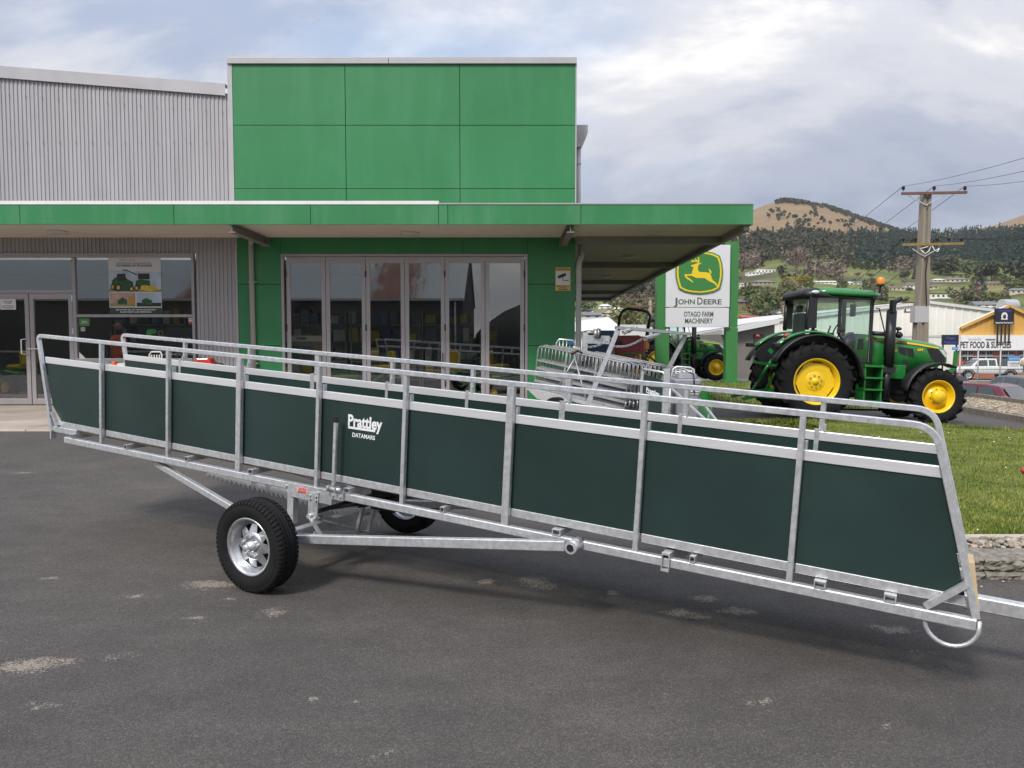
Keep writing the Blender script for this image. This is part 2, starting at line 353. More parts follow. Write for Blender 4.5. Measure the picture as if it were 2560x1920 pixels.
# concrete apron in front of the shop
conc = mat('apron_concrete', (0.36, 0.31, 0.26), 0.85, var=0.22, vscale=1.1, bump=0.12, bscale=40, detail=8)
def apz(x, y): return 0.325+0.045*(y-12.0)/4.1
ap = MB()
for i, x0 in enumerate((-22, -18.4, -14.8, -11.2, -7.6, -4.0, -0.4)):
    x1 = min(x0+3.588, 1.6)
    ap.add([(x0, 12.02, gz(x0, 12)-.02), (x1, 12.02, gz(x1, 12)-.02), (x1, 12.05, apz(0, 12.05)), (x0, 12.05, apz(0, 12.05)), (x1, 16.1, apz(0, 16.1)), (x0, 16.1, apz(0, 16.1))], [(0, 1, 2, 3), (3, 2, 4, 5)])
struct(ap.build('apron', conc, None))
# ---- lawn with its edging
def lz(x, y): return 0.165-0.225*sst(6.0, 15.5, y)-0.10*sst(7, 10.5, x)*sst(8, 15, y)
def lawn_far(x): return 16.9-0.35*sst(6, 9, x)-1.6*sst(9, 13, x)
def lawn_left(y): return 2.35+(y-6.1)*0.165
grass_soil = mat('lawn_turf', (0.085, 0.135, 0.018), 0.95, var=0.4, vscale=2.2, col2=(0.16, 0.18, 0.04), bump=0.4, bscale=45)
LX, LY = 15.0, 6.12
mb = MB(); ny, nx = 40, 40; vv = []
for j in range(ny):
    t = j/(ny-1)
    for i in range(nx):
        s = i/(nx-1); y = LY; 
        for _ in range(3):
            x = lawn_left(y)*(1-s)+12.0*s; y = LY+(lawn_far(x)-LY)*t
        vv.append((x, y, lz(x, y)))
mb.add(vv, [(j*nx+i, j*nx+i+1, (j+1)*nx+i+1, (j+1)*nx+i) for j in range(ny-1) for i in range(nx-1)], True)
# skirt so that the turf has an edge
edge = [(0, i) for i in range(nx)]; left = [(j, 0) for j in range(ny)]
lawn = struct(mb.build('lawn', grass_soil, None, recalc=False))
# blades
def blades(name, n, pick, zf, hlo, hhi, m, wid=0.006):
    V = np.zeros((n*3, 3)); k = 0
    P = pick(n); a = RNG.uniform(0, 2*math.pi, n); h = RNG.uniform(hlo, hhi, n); l = RNG.uniform(-.55, .55, (n, 2))*h[:, None]
    z = np.array([zf(x, y) for x, y in P]); ww = wid*RNG.uniform(.7, 1.6, n)
    V[0::3, 0] = P[:, 0]-np.cos(a)*ww; V[0::3, 1] = P[:, 1]-np.sin(a)*ww; V[0::3, 2] = z-.003
    V[1::3, 0] = P[:, 0]+np.cos(a)*ww; V[1::3, 1] = P[:, 1]+np.sin(a)*ww; V[1::3, 2] = z-.003
    V[2::3, 0] = P[:, 0]+l[:, 0]; V[2::3, 1] = P[:, 1]+l[:, 1]; V[2::3, 2] = z+h
    me = bpy.data.meshes.new(name); me.from_pydata(V.tolist(), [], np.arange(n*3).reshape(-1, 3).tolist()); me.update()
    return obj(name, me, m)
blade_m = mat('grass_blades', (0.125, 0.245, 0.020), 0.7, var=0.5, vscale=1.7, col2=(0.29, 0.29, 0.06), island=0.5, spec=0.25)
def pick_lawn(n):
    out = []
    while len(out) < n:
        y = LY+(10.6)*RNG.random()**1.7; x = RNG.uniform(2.3, 12.4)
        if y < lawn_far(x)-0.02 and x > lawn_left(y): out.append((x, y))
    return np.array(out)
stuff(blades('grass', 120000, pick_lawn, lz, 0.012, 0.036, blade_m), 'mown green grass of the lawn beside the yard', 'grass')
def pick_edge(n):
    x = RNG.uniform(2.4, 12, n); y = lawn_far_v(x)+RNG.normal(0, 0.07, n)-0.05; return np.stack([x, y], 1)
lawn_far_v = np.vectorize(lawn_far)
stuff(blades('grass_fringe', 5000, pick_edge, lz, 0.04, 0.11, blade_m), 'longer grass fringe along the driveway edge', 'grass')
# daisies and clover heads
mb = MB()
for i in range(60):
    x, y = pick_lawn(1)[0]; r = random.uniform(.007, .012); z = lz(x, y)+random.uniform(.02, .035)
    mb.add([(x+r*math.cos(a), y+r*math.sin(a)*.9, z+r*.5*math.sin(a)) for a in [k*math.pi/3 for k in range(6)]], [tuple(range(6))])
stuff(mb.build('daisies', mat('petal_white', (0.8, 0.8, 0.78), 0.7), None), 'small white daisies scattered over the lawn', 'flowers')
# concrete mowing strip, pebble strip, rough stone edging (runs along X at y about 5.5 .. 6.1)
strip_m = mat('edging_concrete', (0.42, 0.38, 0.32), 0.85, var=0.15, vscale=5, bump=0.15, bscale=60)
mb = MB(); x = 2.35
while x < 14: x1 = x+1.2; mb.box((x, 6.02, -0.05), (x1-.012, 6.11, 0.168)); x = x1
struct(mb.build('mowing_strip', strip_m, None, bevel=0.006))
bed_m = mat('bed_soil', (0.10, 0.085, 0.065), 0.95, var=0.3, vscale=12)
mb = MB(); mb.box((2.35, 5.74, -0.1), (14, 6.018, 0.136)); struct(mb.build('pebble_bed', bed_m, None))
def pebble(mb, c, r, zsq=.6):
    c = Vector(c); n, m = 7, 5; rot = Quaternion((0, 0, 1), random.uniform(0, 6.28)); sx, sy = random.uniform(.7, 1.35), random.uniform(.6, 1.0)
    v = []
    for j in range(m+1):
        ph = math.pi*j/m
        for i in range(n):
            th = 2*math.pi*i/n; k = r*random.uniform(.86, 1.1)
            v.append(c+rot @ Vector((k*sx*math.sin(ph)*math.cos(th), k*sy*math.sin(ph)*math.sin(th), k*zsq*math.cos(ph))))
    mb.add(v, [(j*n+i, (j+1)*n+i, (j+1)*n+(i+1)%n, j*n+(i+1)%n) for j in range(m) for i in range(n)], True)
peb_m = mat('pebble_stone', (0.33, 0.29, 0.235), 0.85, island=0.42, bump=0.2, bscale=60)
mb = MB()
for i in range(1500): pebble(mb, (random.uniform(2.4, 9.0), random.uniform(5.76, 6.0), 0.138+random.uniform(0, .03)), random.uniform(.014, .034))
stuff(mb.build('pebbles', peb_m, None), 'river pebbles filling the strip along the kerb', 'pebbles')
stone_m = mat('kerb_stone', (0.20, 0.178, 0.15), 0.95, var=0.45, vscale=14, bump=0.9, bscale=55, detail=8, col2=(0.31, 0.28, 0.235))
kerb_root = bpy.data.objects.new('stone_kerb', None); COL.objects.link(kerb_root); struct(kerb_root)
x = 2.30
while x < 10:
    L = random.uniform(.52, .78)
    for z0, z1, yy in ((-0.06, 0.050, 5.47), (0.054, 0.150, 5.495)):
        mb = MB(); n = 22; y1 = 5.75; secs = []
        ph = random.uniform(0, 6)
        for i in range(n):
            e = .022 if i in (0, n-1) else (.006 if i in (1, n-2) else 0); xx = x+L*i/(n-1)*0.985; j = lambda s: random.uniform(-s, s); w0 = .010*math.sin(i*.9+ph)
            pr = [(xx, yy+e+j(.008), z0)]
            for k_ in range(1, 6): pr.append((xx+j(.006), yy-.010+e+w0*math.sin(k_*1.3+i*.5)+j(.011), z0+(z1-z0)*k_/6.2))
            pr += [(xx, yy+.016+e+j(.008), z1-.006+j(.004)), (xx, yy+.05+j(.01), z1+j(.005)), (xx, yy+.12+j(.01), z1+j(.005)), (xx, yy+.19+j(.01), z1+j(.005)), (xx, y1, z1+j(.004)), (xx, y1, z0)]
            secs.append(pr)
        mb.loft(secs, smooth=False); mb.build('stone', stone_m, kerb_root)
    x += L
# loose chips along the foot of the kerb
mb = MB()
for i in range(140): pebble(mb, (random.uniform(2.3, 6.5), 5.42-abs(random.gauss(0, .09)), 0.004), random.uniform(.004, .013))
stuff(mb.build('grit', peb_m, None), 'stone grit washed along the foot of the kerb', 'grit')
# weed tufts growing in the pebble strip
for (wx, wy, n, lab) in ((3.72, 5.93, 40, 'dry grass tuft growing in the pebble strip'), (3.42, 5.95, 22, 'small green weed among the kerb pebbles')):
    mb = MB()
    for i in range(n):
        a = random.uniform(0, 6.28); l = random.uniform(.04, .11); mb.add([(math.cos(a+1.57)*.003, math.sin(a+1.57)*.003, 0), (-math.cos(a+1.57)*.003, -math.sin(a+1.57)*.003, 0), (math.cos(a)*l*.8, math.sin(a)*l*.8, l*.6)], [(0, 1, 2)])
    o = mb.build('weed', blade_m if n == 22 else mat('dry_grass', (0.22, 0.15, 0.06), 0.8, island=0.3), None); o.location = (wx, wy, .155); tag(o, lab, 'weed')
# driveway grass beyond, around the sign
def lz2(x, y): return -0.10+0.02*math.sin(x)
o = sheet('verge', grass_soil, lin(4.2, 11.8, 20), lin(20.6, 33.9, 14), lambda x, y: gz(x, y)+0.05, lambda x, y: not (27.2 < y < 29.2)); struct(o)
def pick_verge(n):
    P = np.stack([RNG.uniform(4.2, 11.8, n), 20.6+13.3*RNG.random(n)**1.3], 1); return P[~((P[:, 1] > 27.1) & (P[:, 1] < 29.3))]
n_ = 9000; Pv = pick_verge(n_)
stuff(blades('verge_grass', len(Pv), lambda n: Pv, lambda x, y: gz(x, y)+.05, 0.04, 0.11, blade_m, wid=.012), 'rough green grass of the verge around the pylon sign', 'grass')
# raised stone bed and sleepers between driveway and road (runs away along X about 12)
sleeper_m = mat('concrete_sleeper', (0.20, 0.175, 0.15), 0.9, var=0.3, vscale=6, bump=0.3, bscale=30)
mb = MB(); mb.bar((11.55, 15.2, -.10), (12.15, 22.5, -.10), .20, .16); struct(mb.build('kerb', sleeper_m, None))
mb = MB(); mb.add([(11.65, 15.2, -.03), (12.9, 15.2, .06), (13.4, 22.5, .06), (12.25, 22.5, -.03)], [(0, 1, 2, 3)]); mb.add([(12.9, 15.2, .06), (12.9, 15.2, -1.1), (13.4, 22.5, -1.1), (13.4, 22.5, .06)], [(0, 1, 2, 3)]); struct(mb.build('gravel_bed', bed_m, None))
mb = MB()
for i in range(2200):
    t = random.random(); s = random.random(); pebble(mb, (11.67+t*.6+s*1.15, 15.2+7.3*t, -.02+s*.085), random.uniform(.03, .065))
stuff(mb.build('gravel', mat('gravel_stone', (0.30, 0.25, 0.185), 0.9, island=0.5), None), 'tan gravel in the bed between driveway and road', 'gravel')
mb = MB()
for i in range(5): t0, t1 = i/5, (i+.985)/5; mb.bar((12.92+.5*t0, 15.2+7.3*t0, .09), (12.92+.5*t1, 15.2+7.3*t1, .09), .14, .20)
for i in range(6): t0 = i/5; mb.box((12.99+.5*t0, 15.14+7.3*t0, -1.1), (13.09+.5*t0, 15.26+7.3*t0, .21))
o = mb.build('sleeper_wall', sleeper_m, None); tag(o, 'low grey sleeper retaining wall above the road by the maroon car', 'wall')

rb = thing('red_ball', 'small red rounded object lying on the lawn at the right picture edge', 'ball', (at(2564, 1192, 9.2).x, 9.2, lz(6, 9.2)+.02)); mb = MB(); mb.sphere((0, 0, .03), .05, 14, 10, (1.2, 1, .8)); mb.build('ball_shell', mat('ball_red', (.45, .03, .05), .4), rb)
# ================================================================ SHOP BUILDING
FY = 16.1                      # facade plane
def F(px, py, Y=FY): return at(px, py, Y)
FLOOR = F(50, 1012).z
shop = thing('shop_building', 'shop with grey ribbed cladding, bright green panel parapet and long green canopy', 'building', (F(1000, 900).x, FY, FLOOR))
SO = Vector(shop.location)
def SB(mb, name, m, parent=None, **k):
    if parent is None or parent is shop: return mb.build(name, m, shop, off=SO, **k)
    return mb.build(name, m, parent, off=SO, **k)
clad = mat('grey_cladding', (0.40, 0.39, 0.405), 0.42, 0.15, var=0.07, vscale=1.2, stretch=(3, 3, .4))
trim = mat('grey_trim', (0.43, 0.42, 0.43), 0.4, 0.15, var=0.05, vscale=2)
frame_m = mat('door_frame_aluminium', (0.37, 0.35, 0.36), 0.38, 0.3, var=0.05, vscale=4)
def streak_mat(name, base, pale):
    m = bpy.data.materials.new(name); m.use_nodes = True; t = m.node_tree; b = t.nodes['Principled BSDF']; pos = N(t, 'ShaderNodeNewGeometry').outputs['Position']
    def nz(sc, stretch, det=6):
        q = N(t, 'ShaderNodeMapping'); q.inputs['Scale'].default_value = stretch; t.links.new(pos, q.inputs[0])
        n = N(t, 'ShaderNodeTexNoise'); n.inputs['Scale'].default_value = sc; n.inputs['Detail'].default_value = det; n.inputs['Roughness'].default_value = .65; t.links.new(q.outputs[0], n.inputs[0]); return n.outputs[0]
    a = ramp(t, nz(1.6, (1.6, 1, .22)), [(0.45, (0,)*3), (0.82, (0.36,)*3)], 'LINEAR')
    s = ramp(t, nz(34, (1, 1, 1)), [(0.69, (0,)*3), (0.78, (0.35,)*3)], 'LINEAR')
    d = ramp(t, nz(.5, (1, 1, 1)), [(0.3, (0.90,)*3), (0.7, (1.08,)*3)], 'LINEAR')
    k = M(t, 'MAXIMUM', a.outputs[0], s.outputs[0])
    x = N(t, 'ShaderNodeMix', data_type='RGBA'); t.links.new(k, x.inputs[0]); x.inputs[6].default_value = (*base, 1); x.inputs[7].default_value = (*pale, 1)
    y = N(t, 'ShaderNodeMix', data_type='RGBA', blend_type='MULTIPLY'); y.inputs[0].default_value = 1; t.links.new(x.outputs[2], y.inputs[6]); t.links.new(d.outputs[0], y.inputs[7])
    t.links.new(y.outputs[2], b.inputs['Base Color']); b.inputs['Roughness'].default_value = .42
    return m
green_p = streak_mat('green_panel', (0.029, 0.205, 0.069), (0.095, 0.30, 0.17))
green_f = streak_mat('green_fascia', (0.030, 0.210, 0.072), (0.20, 0.38, 0.26))
joint_m = mat('joint_shadow_gap', (0.03, 0.06, 0.035), 0.8)
CORX = F(1437.5, 700).x       # right corner of the building
LEFT = -16.0
# --- core walls (one body behind the claddings; the showroom inside is hollow)
wall_m = mat('inner_wall', (0.44, 0.41, 0.37), 0.85)
Z_SOF = F(600, 600).z; BACK = 42.0
ztop = F(1000, 150).z; ztl = F(0, 180).z
mb = MB(); mb.box((LEFT, 24.0, FLOOR), (CORX-.15, 24.2, 4.2)); mb.box((LEFT-.2, FY+.15, FLOOR), (LEFT, 24.2, 4.2)); SB(mb, 'rear_wall', wall_m)
mb = MB(); mb.box((CORX-.16, FY+.12, FLOOR-.4), (CORX-.02, BACK, 5.9)); SB(mb, 'side_wall', clad)
mb = MB(); mb.box((LEFT, FY+.13, 3.72), (CORX-.17, 17.3, 3.80)); mb.box((LEFT, 19.4, 3.72), (CORX-.17, 24.2, 3.80)); SB(mb, 'showroom_ceiling', mat('ceiling_white', (0.62, 0.60, 0.57), 0.9))  # ceiling left open under the added roof glazing so daylight reaches the showroom
mb = MB(); mb.box((LEFT, FY+.02, FLOOR-.25), (CORX-.17, 24.2, FLOOR)); SB(mb, 'showroom_floor', mat('showroom_floor_vinyl', (0.16, 0.15, 0.14), 0.35, var=.1, vscale=2))
mb = MB()
def rz_(x, y): return 6.9-(x-LEFT)/(CORX-.02-LEFT)-.7*(y-FY)/(BACK-FY)
def rq(y0, y1): mb.add([(x, y, rz_(x, y)) for x, y in ((LEFT, y0), (CORX-.02, y0), (CORX-.02, y1), (LEFT, y1))], [(0, 1, 2, 3)])
rq(FY+.16, 17.0); rq(20.0, BACK); SB(mb, 'roof', clad)  # roof strip left out for the added glazing
mb = MB(); rq(17.0, 20.0); SB(mb, 'skylight', glass('added_skylight_sheet', (0.92, 0.93, 0.93), .0), recalc=False)  # unseen roof glazing, added to brighten the showroom behind the doors
# --- upper grey ribbed wall
def ribbed(x0, x1, zb, zt, Y, pitch=None, depth=.019):
    """trapezoidal ribbed sheet; zt(x) top"""
    pitch = pitch or .0835; v = []; f = []; x = x0
    prof = [(0, 0), (.30, 0), (.42, -depth), (.72, -depth), (.84, 0)]
    pts = []
    while x < x1:
        for p, d in prof:
            xx = x+p*pitch
            if xx <= x1: pts.append((xx, Y+d))
        x += pitch
    pts.append((x1, Y))
    mb = MB(); n = len(pts)
    v = [(a, b, zb(a)) for a, b in pts]+[(a, b, zt(a)) for a, b in pts]
    mb.add(v, [(i, i+1, n+i+1, n+i) for i in range(n-1)]); return mb
pl, pr_ = F(0, 196), F(576, 242)
sl = (pr_.z-pl.z)/(pr_.x-pl.x); capz = lambda x: pl.z+sl*(x-pl.x)
XL2 = F(583, 400).x
o = SB(ribbed(LEFT, XL2-.07, lambda x: 4.0, lambda x: capz(x)+.06, FY), 'ribbed_cladding', clad, recalc=False)
scr = MB()
for k in range(40):
    xx = LEFT+.06+.0835*4*k
    if xx > XL2-.1: break
    for zz in (capz(xx)-.32, F(0, 357).z): scr.cyl((xx, FY-.019, zz), (xx, FY-.030, zz), .012, 6)
SB(scr, 'cladding_screws', mat('screw_grey', (0.28, 0.27, 0.27), .5))['kind'] = 'stuff'
mb = MB(); w_ = .235
mb.add([(LEFT-.05, FY-.07, capz(LEFT)), (XL2-.11, FY-.07, capz(XL2-.1)), (XL2-.11, FY-.07, capz(XL2-.1)+w_), (LEFT-.05, FY-.07, capz(LEFT)+w_), (LEFT-.05, FY+.3, capz(LEFT)+w_+.02), (XL2-.11, FY+.3, capz(XL2)+w_+.02), (LEFT-.05, FY-.03, capz(LEFT)), (XL2-.11, FY-.03, capz(XL2-.1))],
       [(0, 1, 2, 3), (3, 2, 5, 4), (0, 6, 7, 1)]); SB(mb, 'parapet_capping', trim)
# --- green parapet block with its separate panels
gx = [F(585, 300).x, F(865, 300).x, F(1150, 300).x, F(1437.5, 300).x]
gzs = [F(1000, 163).z, F(1000, 315).z, F(1000, 473).z, F(1000, 473).z-.75]
mb = MB(); mb.box((gx[0], FY-.02, gzs[3]), (gx[3]-.01, FY+.35, gzs[0]+.02)); SB(mb, 'parapet_core', joint_m)
for i in range(3):
    for j in range(3):
        mb = MB(); g = .006; mb.box((gx[i]+(g if i else 0), FY-.052, gzs[j+1]+g), (gx[i+1]-(g if i < 2 else 0), FY-.021, gzs[j]-g)); SB(mb, 'panel', green_p, bevel=.003)
mb = MB(); xa, xm, xb = F(571, 150).x, F(973, 150).x, F(1441, 150).x; za, zb = F(1000, 163).z, F(1000, 147).z
for a, b in ((xa, xm-.004), (xm+.004, xb)): mb.box((a, FY-.10, za+.002), (b, FY+.42, zb))
SB(mb, 'parapet_capping', trim, bevel=.006)
mb = MB(); mb.box((F(573, 300).x, FY-.062, 4.0), (gx[0]-.003, FY+.35, za)); SB(mb, 'corner_trim', trim)
mb = MB(); mb.box((gx[3]+.002, FY-.055, 4.0), (gx[3]+.03, FY+.35, za)); SB(mb, 'corner_trim', trim)
# rainwater head and pipe on the right of the parapet
a, b = F(1440, 317, FY+.5), F(1468, 370, FY+.5)
mb = MB(); mb.add([(a.x, FY+.35, a.z), (b.x, FY+.35, a.z), (b.x, FY+.75, a.z), (a.x, FY+.75, a.z), (a.x, FY+.35, a.z-.16), (b.x, FY+.35, a.z-.16), (b.x, FY+.75, a.z-.16), (a.x, FY+.75, a.z-.16), (a.x, FY+.38, b.z), (b.x-.12, FY+.38, b.z), (b.x-.12, FY+.65, b.z), (a.x, FY+.65, b.z)],
    [(0, 1, 2, 3), (0, 1, 5, 4), (1, 2, 6, 5), (2, 3, 7, 6), (3, 0, 4, 7), (4, 5, 9, 8), (5, 6, 10, 9), (6, 7, 11, 10), (7, 4, 8, 11), (8, 9, 10, 11)])
SB(mb, 'rainwater_head', trim)
pipe_m = mat('pvc_pipe', (0.50, 0.50, 0.49), .4, var=.05, vscale=3)
mb = MB(); c = F(1446, 420, FY+.5); mb.cyl((c.x, c.y, b.z+.02), (c.x, c.y, 4.15), .055, 12); mb.cyl((c.x, c.y, F(0, 397, FY).z-.01), (c.x, c.y, F(0, 397, FY).z+.03), .063, 12); SB(mb, 'downpipe', pipe_m)
# --- canopy
CY0 = 14.12
def C(px, py): return at(px, py, CY0)
zc0, zc1 = C(1000, 562).z, C(1000, 512).z
CXR = C(1880, 530).x; CXF = 5.05; CYF = 42.0
sof_m = mat('soffit_board', (0.72, 0.65, 0.57), 0.8, var=.08, vscale=.8)
mb = MB(); SFZ = zc0+.03
mb.add([(LEFT, CY0+.02, SFZ), (CXR-.03, CY0+.02, SFZ), (CXF-.03, CYF, SFZ), (CORX, CYF, SFZ), (CORX, FY, SFZ), (LEFT, FY, SFZ)], [(0, 1, 4, 5), (1, 2, 3, 4)]); SB(mb, 'soffit', sof_m)
mb = MB(); zt = zc1-.02
mb.add([(LEFT, CY0+.02, zt), (CXR-.03, CY0+.02, zt), (CXF-.03, CYF, zt), (CORX, CYF, zt+.05), (CORX, FY, zt+.05), (LEFT, FY, zt+.05)], [(0, 1, 4, 5), (1, 2, 3, 4)]); SB(mb, 'canopy_roof', clad)
jx = [LEFT]+[C(p, 530).x for p in (52, 436, 777, 1097)]+[C(1120, 530).x, C(1452, 530).x, CXR]
for i in range(len(jx)-1):
    mb = MB(); mb.box((jx[i]+.004, CY0-.03, zc0), (jx[i+1]-.004, CY0, zc1)); SB(mb, 'fascia_panel', green_f, bevel=.004)
mb = MB(); mb.box((LEFT, CY0+.001, zc0+.01), (CXR-.02, CY0+.02, zc1-.01)); SB(mb, 'fascia_backing', joint_m)
for k in range(5):
    t0, t1 = k/5, (k+1)/5
    A = Vector((CXR+(CXF-CXR)*t0, CY0+(CYF-CY0)*t0+(.03 if k else -.03), (zc0+zc1)/2)); B = Vector((CXR+(CXF-CXR)*t1, CY0+(CYF-CY0)*t1-.03, (zc0+zc1)/2))
    mb = MB(); mb.bar(A, B, .03, zc1-zc0); SB(mb, 'fascia_panel', green_f)
flash = mat('white_flashing', (0.80, 0.80, 0.78), .4, var=.06, vscale=4)
mb = MB(); mb.box((LEFT, CY0-.04, zc1+.002), (jx[4], CY0+.12, C(0, 503).z)); SB(mb, 'canopy_flashing', flash)
mb = MB(); mb.box((jx[4]+.003, CY0-.042, zc1+.002), (CXR+.02, CY0+.12, zc1+.026)); SB(mb, 'canopy_flashing', trim)
# steel beams under the canopy: two across the front strip, five across the side strip
beam_m = mat('beam_steel', (0.27, 0.255, 0.245), .5, .2, var=.1, vscale=3)
def ibeam(mb, p, q, h=.15, w=.11):
    p, q = Vector(p), Vector(q); up = Vector((0, 0, 1))
    mb.bar(p+up*(h/2-.008), q+up*(h/2-.008), w, .016); mb.bar(p-up*(h/2-.008), q-up*(h/2-.008), w, .016); mb.bar(p, q, .012, h-.034)
for px in (578, 1427):
    X = C(px, 562).x; mb = MB(); ibeam(mb, (X, CY0+.03, SFZ-.085), (X, FY-.05, SFZ-.085), .16, .13); mb.box((X-.09, FY-.058, SFZ-.19), (X+.09, FY-.045, SFZ-.003)); SB(mb, 'beam', beam_m)
for py, in ((612,), (671,), (712,), (736,), (752,)):
    Yb = (SFZ-.15-CAM_H)*FPX/(852-py); xe = CXR+(CXF-CXR)*(Yb-CY0)/(CYF-CY0)
    mb = MB(); mb.box((CORX+.02, Yb, SFZ-.15), (xe-.10, Yb+.14, SFZ-.002)); SB(mb, 'beam', beam_m)
mb = MB(); mb.bar((CXR-.08, CY0+.05, SFZ-.06), (CXF-.08, CYF, SFZ-.06), .10, .12); SB(mb, 'edge_beam', beam_m)
# soffit lights (switched off)
lens = mat('light_lens', (0.62, 0.60, 0.55), .3)
for px, py in ((154, 580), (1027, 584), (1640, 583), (1572, 641), (1517, 690)):
    Yl = (SFZ-CAM_H)*FPX/(852-py); X = (px-1280)/FPX*Yl
    mb = MB(); mb.lathe([(0, -.055), (.16, -.052), (.19, -.03), (.19, 0)], (X, Yl, SFZ), (0, 0, 1), 20); SB(mb, 'soffit_light', lens)
# --- lower wall: grey ribbed part, green panels, windows and doors
gl_m = glass('shop_glass', (0.80, 0.83, 0.81), .13)
zs = SFZ
WX0, WX1 = F(-120, 700).x, F(487, 700).x; GX0 = F(598, 800).x
zh = F(300, 637).z
def lowclad(x0, x1, z0, z1): return ribbed(x0, x1, lambda x: z0, lambda x: z1, FY, depth=.022)
SB(lowclad(LEFT, WX1+.03, zh+.02, zs), 'ribbed_cladding', clad, recalc=False)
SB(lowclad(WX1+.03, GX0-.03, FLOOR, zs), 'ribbed_cladding', clad, recalc=False)
SB(lowclad(LEFT, WX0-.06, FLOOR, zh+.02), 'ribbed_cladding', clad, recalc=False)
mb = MB(); mb.box((GX0-.045, FY-.05, FLOOR), (GX0-.003, FY+.1, zs)); SB(mb, 'corner_trim', trim)
mb = MB(); mb.box((LEFT, FY+.02, zh+.05), (GX0, FY+.12, 4.4)); mb.box((WX1+.05, FY+.02, FLOOR), (GX0, FY+.12, zh+.05)); mb.box((LEFT, FY+.02, FLOOR), (WX0-.06, FY+.12, zh+.05)); SB(mb, 'wall_lining', wall_m)
# green lower panels
DX0, DX1 = F(706, 800).x, F(1319, 800).x; zdt = F(1000, 635).z
zj = [FLOOR-.05, F(1000, 864).z, F(1000, 711).z, zdt+.02, zs]
mb = MB(); mb.box((GX0, FY-.005, FLOOR-.2), (DX0, FY+.1, zs)); mb.box((DX1, FY-.005, FLOOR-.2), (CORX-.01, FY+.1, zs)); mb.box((DX0, FY-.005, zdt), (DX1, FY+.1, zs)); SB(mb, 'panel_backing', joint_m)
for x0, x1 in ((GX0, DX0-.003), (DX1+.003, CORX)):
    for j in range(3):
        mb = MB(); mb.box((x0, FY-.035, zj[j]+.005), (x1, FY-.006, (zj[j+1] if j < 2 else zs)-.005)); SB(mb, 'panel', green_p, bevel=.002)
for x0, x1 in ((DX0, F(1158, 600).x), (F(1158, 600).x, DX1)):
    mb = MB(); mb.box((x0+.004, FY-.035, zdt+.003), (x1-.004, FY-.006, zs-.005)); SB(mb, 'panel', green_p, bevel=.002)
# bifold doors: six glazed leaves
bif = bpy.data.objects.new('bifold_door', None); COL.objects.link(bif); bif.parent = shop; bif.location = Vector((DX0, FY, FLOOR))-SO
BO = Vector((DX0, FY, FLOOR))
fw = .055
mb = MB(); mb.box((DX0, FY-.05, FLOOR), (DX0+fw, FY+.06, zdt)); mb.box((DX1-fw, FY-.05, FLOOR), (DX1, FY+.06, zdt)); mb.box((DX0+fw, FY-.05, zdt-fw), (DX1-fw, FY+.06, zdt)); mb.box((DX0+fw, FY-.05, FLOOR-.01), (DX1-fw, FY+.06, FLOOR+.03))
mb.build('door_frame', frame_m, bif, off=BO, bevel=.004)
lx = [F(p, 800).x for p in (718, 816, 916, 1013, 1113, 1213, 1311)]
zt2, zb2 = zdt-fw-.008, FLOOR+.04
st_ = .082
for i in range(6):
    a, b = lx[i]+.004, lx[i+1]-.004
    lf = MB(); lf.box((a, FY-.035, zb2), (a+st_, FY+.01, zt2)); lf.box((b-st_, FY-.035, zb2), (b, FY+.01, zt2)); lf.box((a+st_, FY-.035, zt2-.125), (b-st_, FY+.01, zt2)); lf.box((a+st_, FY-.035, zb2), (b-st_, FY+.01, zb2+.12))
    L = lf.build('door_leaf', frame_m, bif, off=BO, bevel=.004)
    g = MB(); g.add([(a+st_-.002, FY-.012, zb2+.118), (b-st_+.002, FY-.012, zb2+.118), (b-st_+.002, FY-.012, zt2-.123), (a+st_-.002, FY-.012, zt2-.123)], [(0, 1, 2, 3)])
    p = g.build('pane', gl_m, L, off=BO, recalc=False)
    # every pane hangs a hair differently, as float glass does in a folding door
    c = Vector(((a+b)/2, FY-.012, (zb2+zt2)/2)); ang = (R(.05), R(-.12), R(.10), R(-.06), R(.14), R(0.0))[i]
    me = p.data; co = c-BO; me.transform(T(*co) @ Matrix.Rotation(ang, 4, 'Z') @ T(*(-co)))
    if i in (0, 2, 4, 5):
        for zz in (.35, 1.5, 2.6):
            if zz < zt2-zb2: h = MB(); xx = a-.004 if i != 5 else b+.004; h.cyl((xx, FY-.05, zb2+zz), (xx, FY-.05, zb2+zz+.13), .014, 8); h.build('hinge', steel_dark, L, off=BO)
mb = MB(); xx = lx[4]-.05; mb.tube([(xx, FY-.036, 1.15), (xx, FY-.085, 1.17), (xx, FY-.085, 1.43), (xx, FY-.036, 1.45)], .011, 8); mb.build('handle', steel_dark, bif, off=BO)
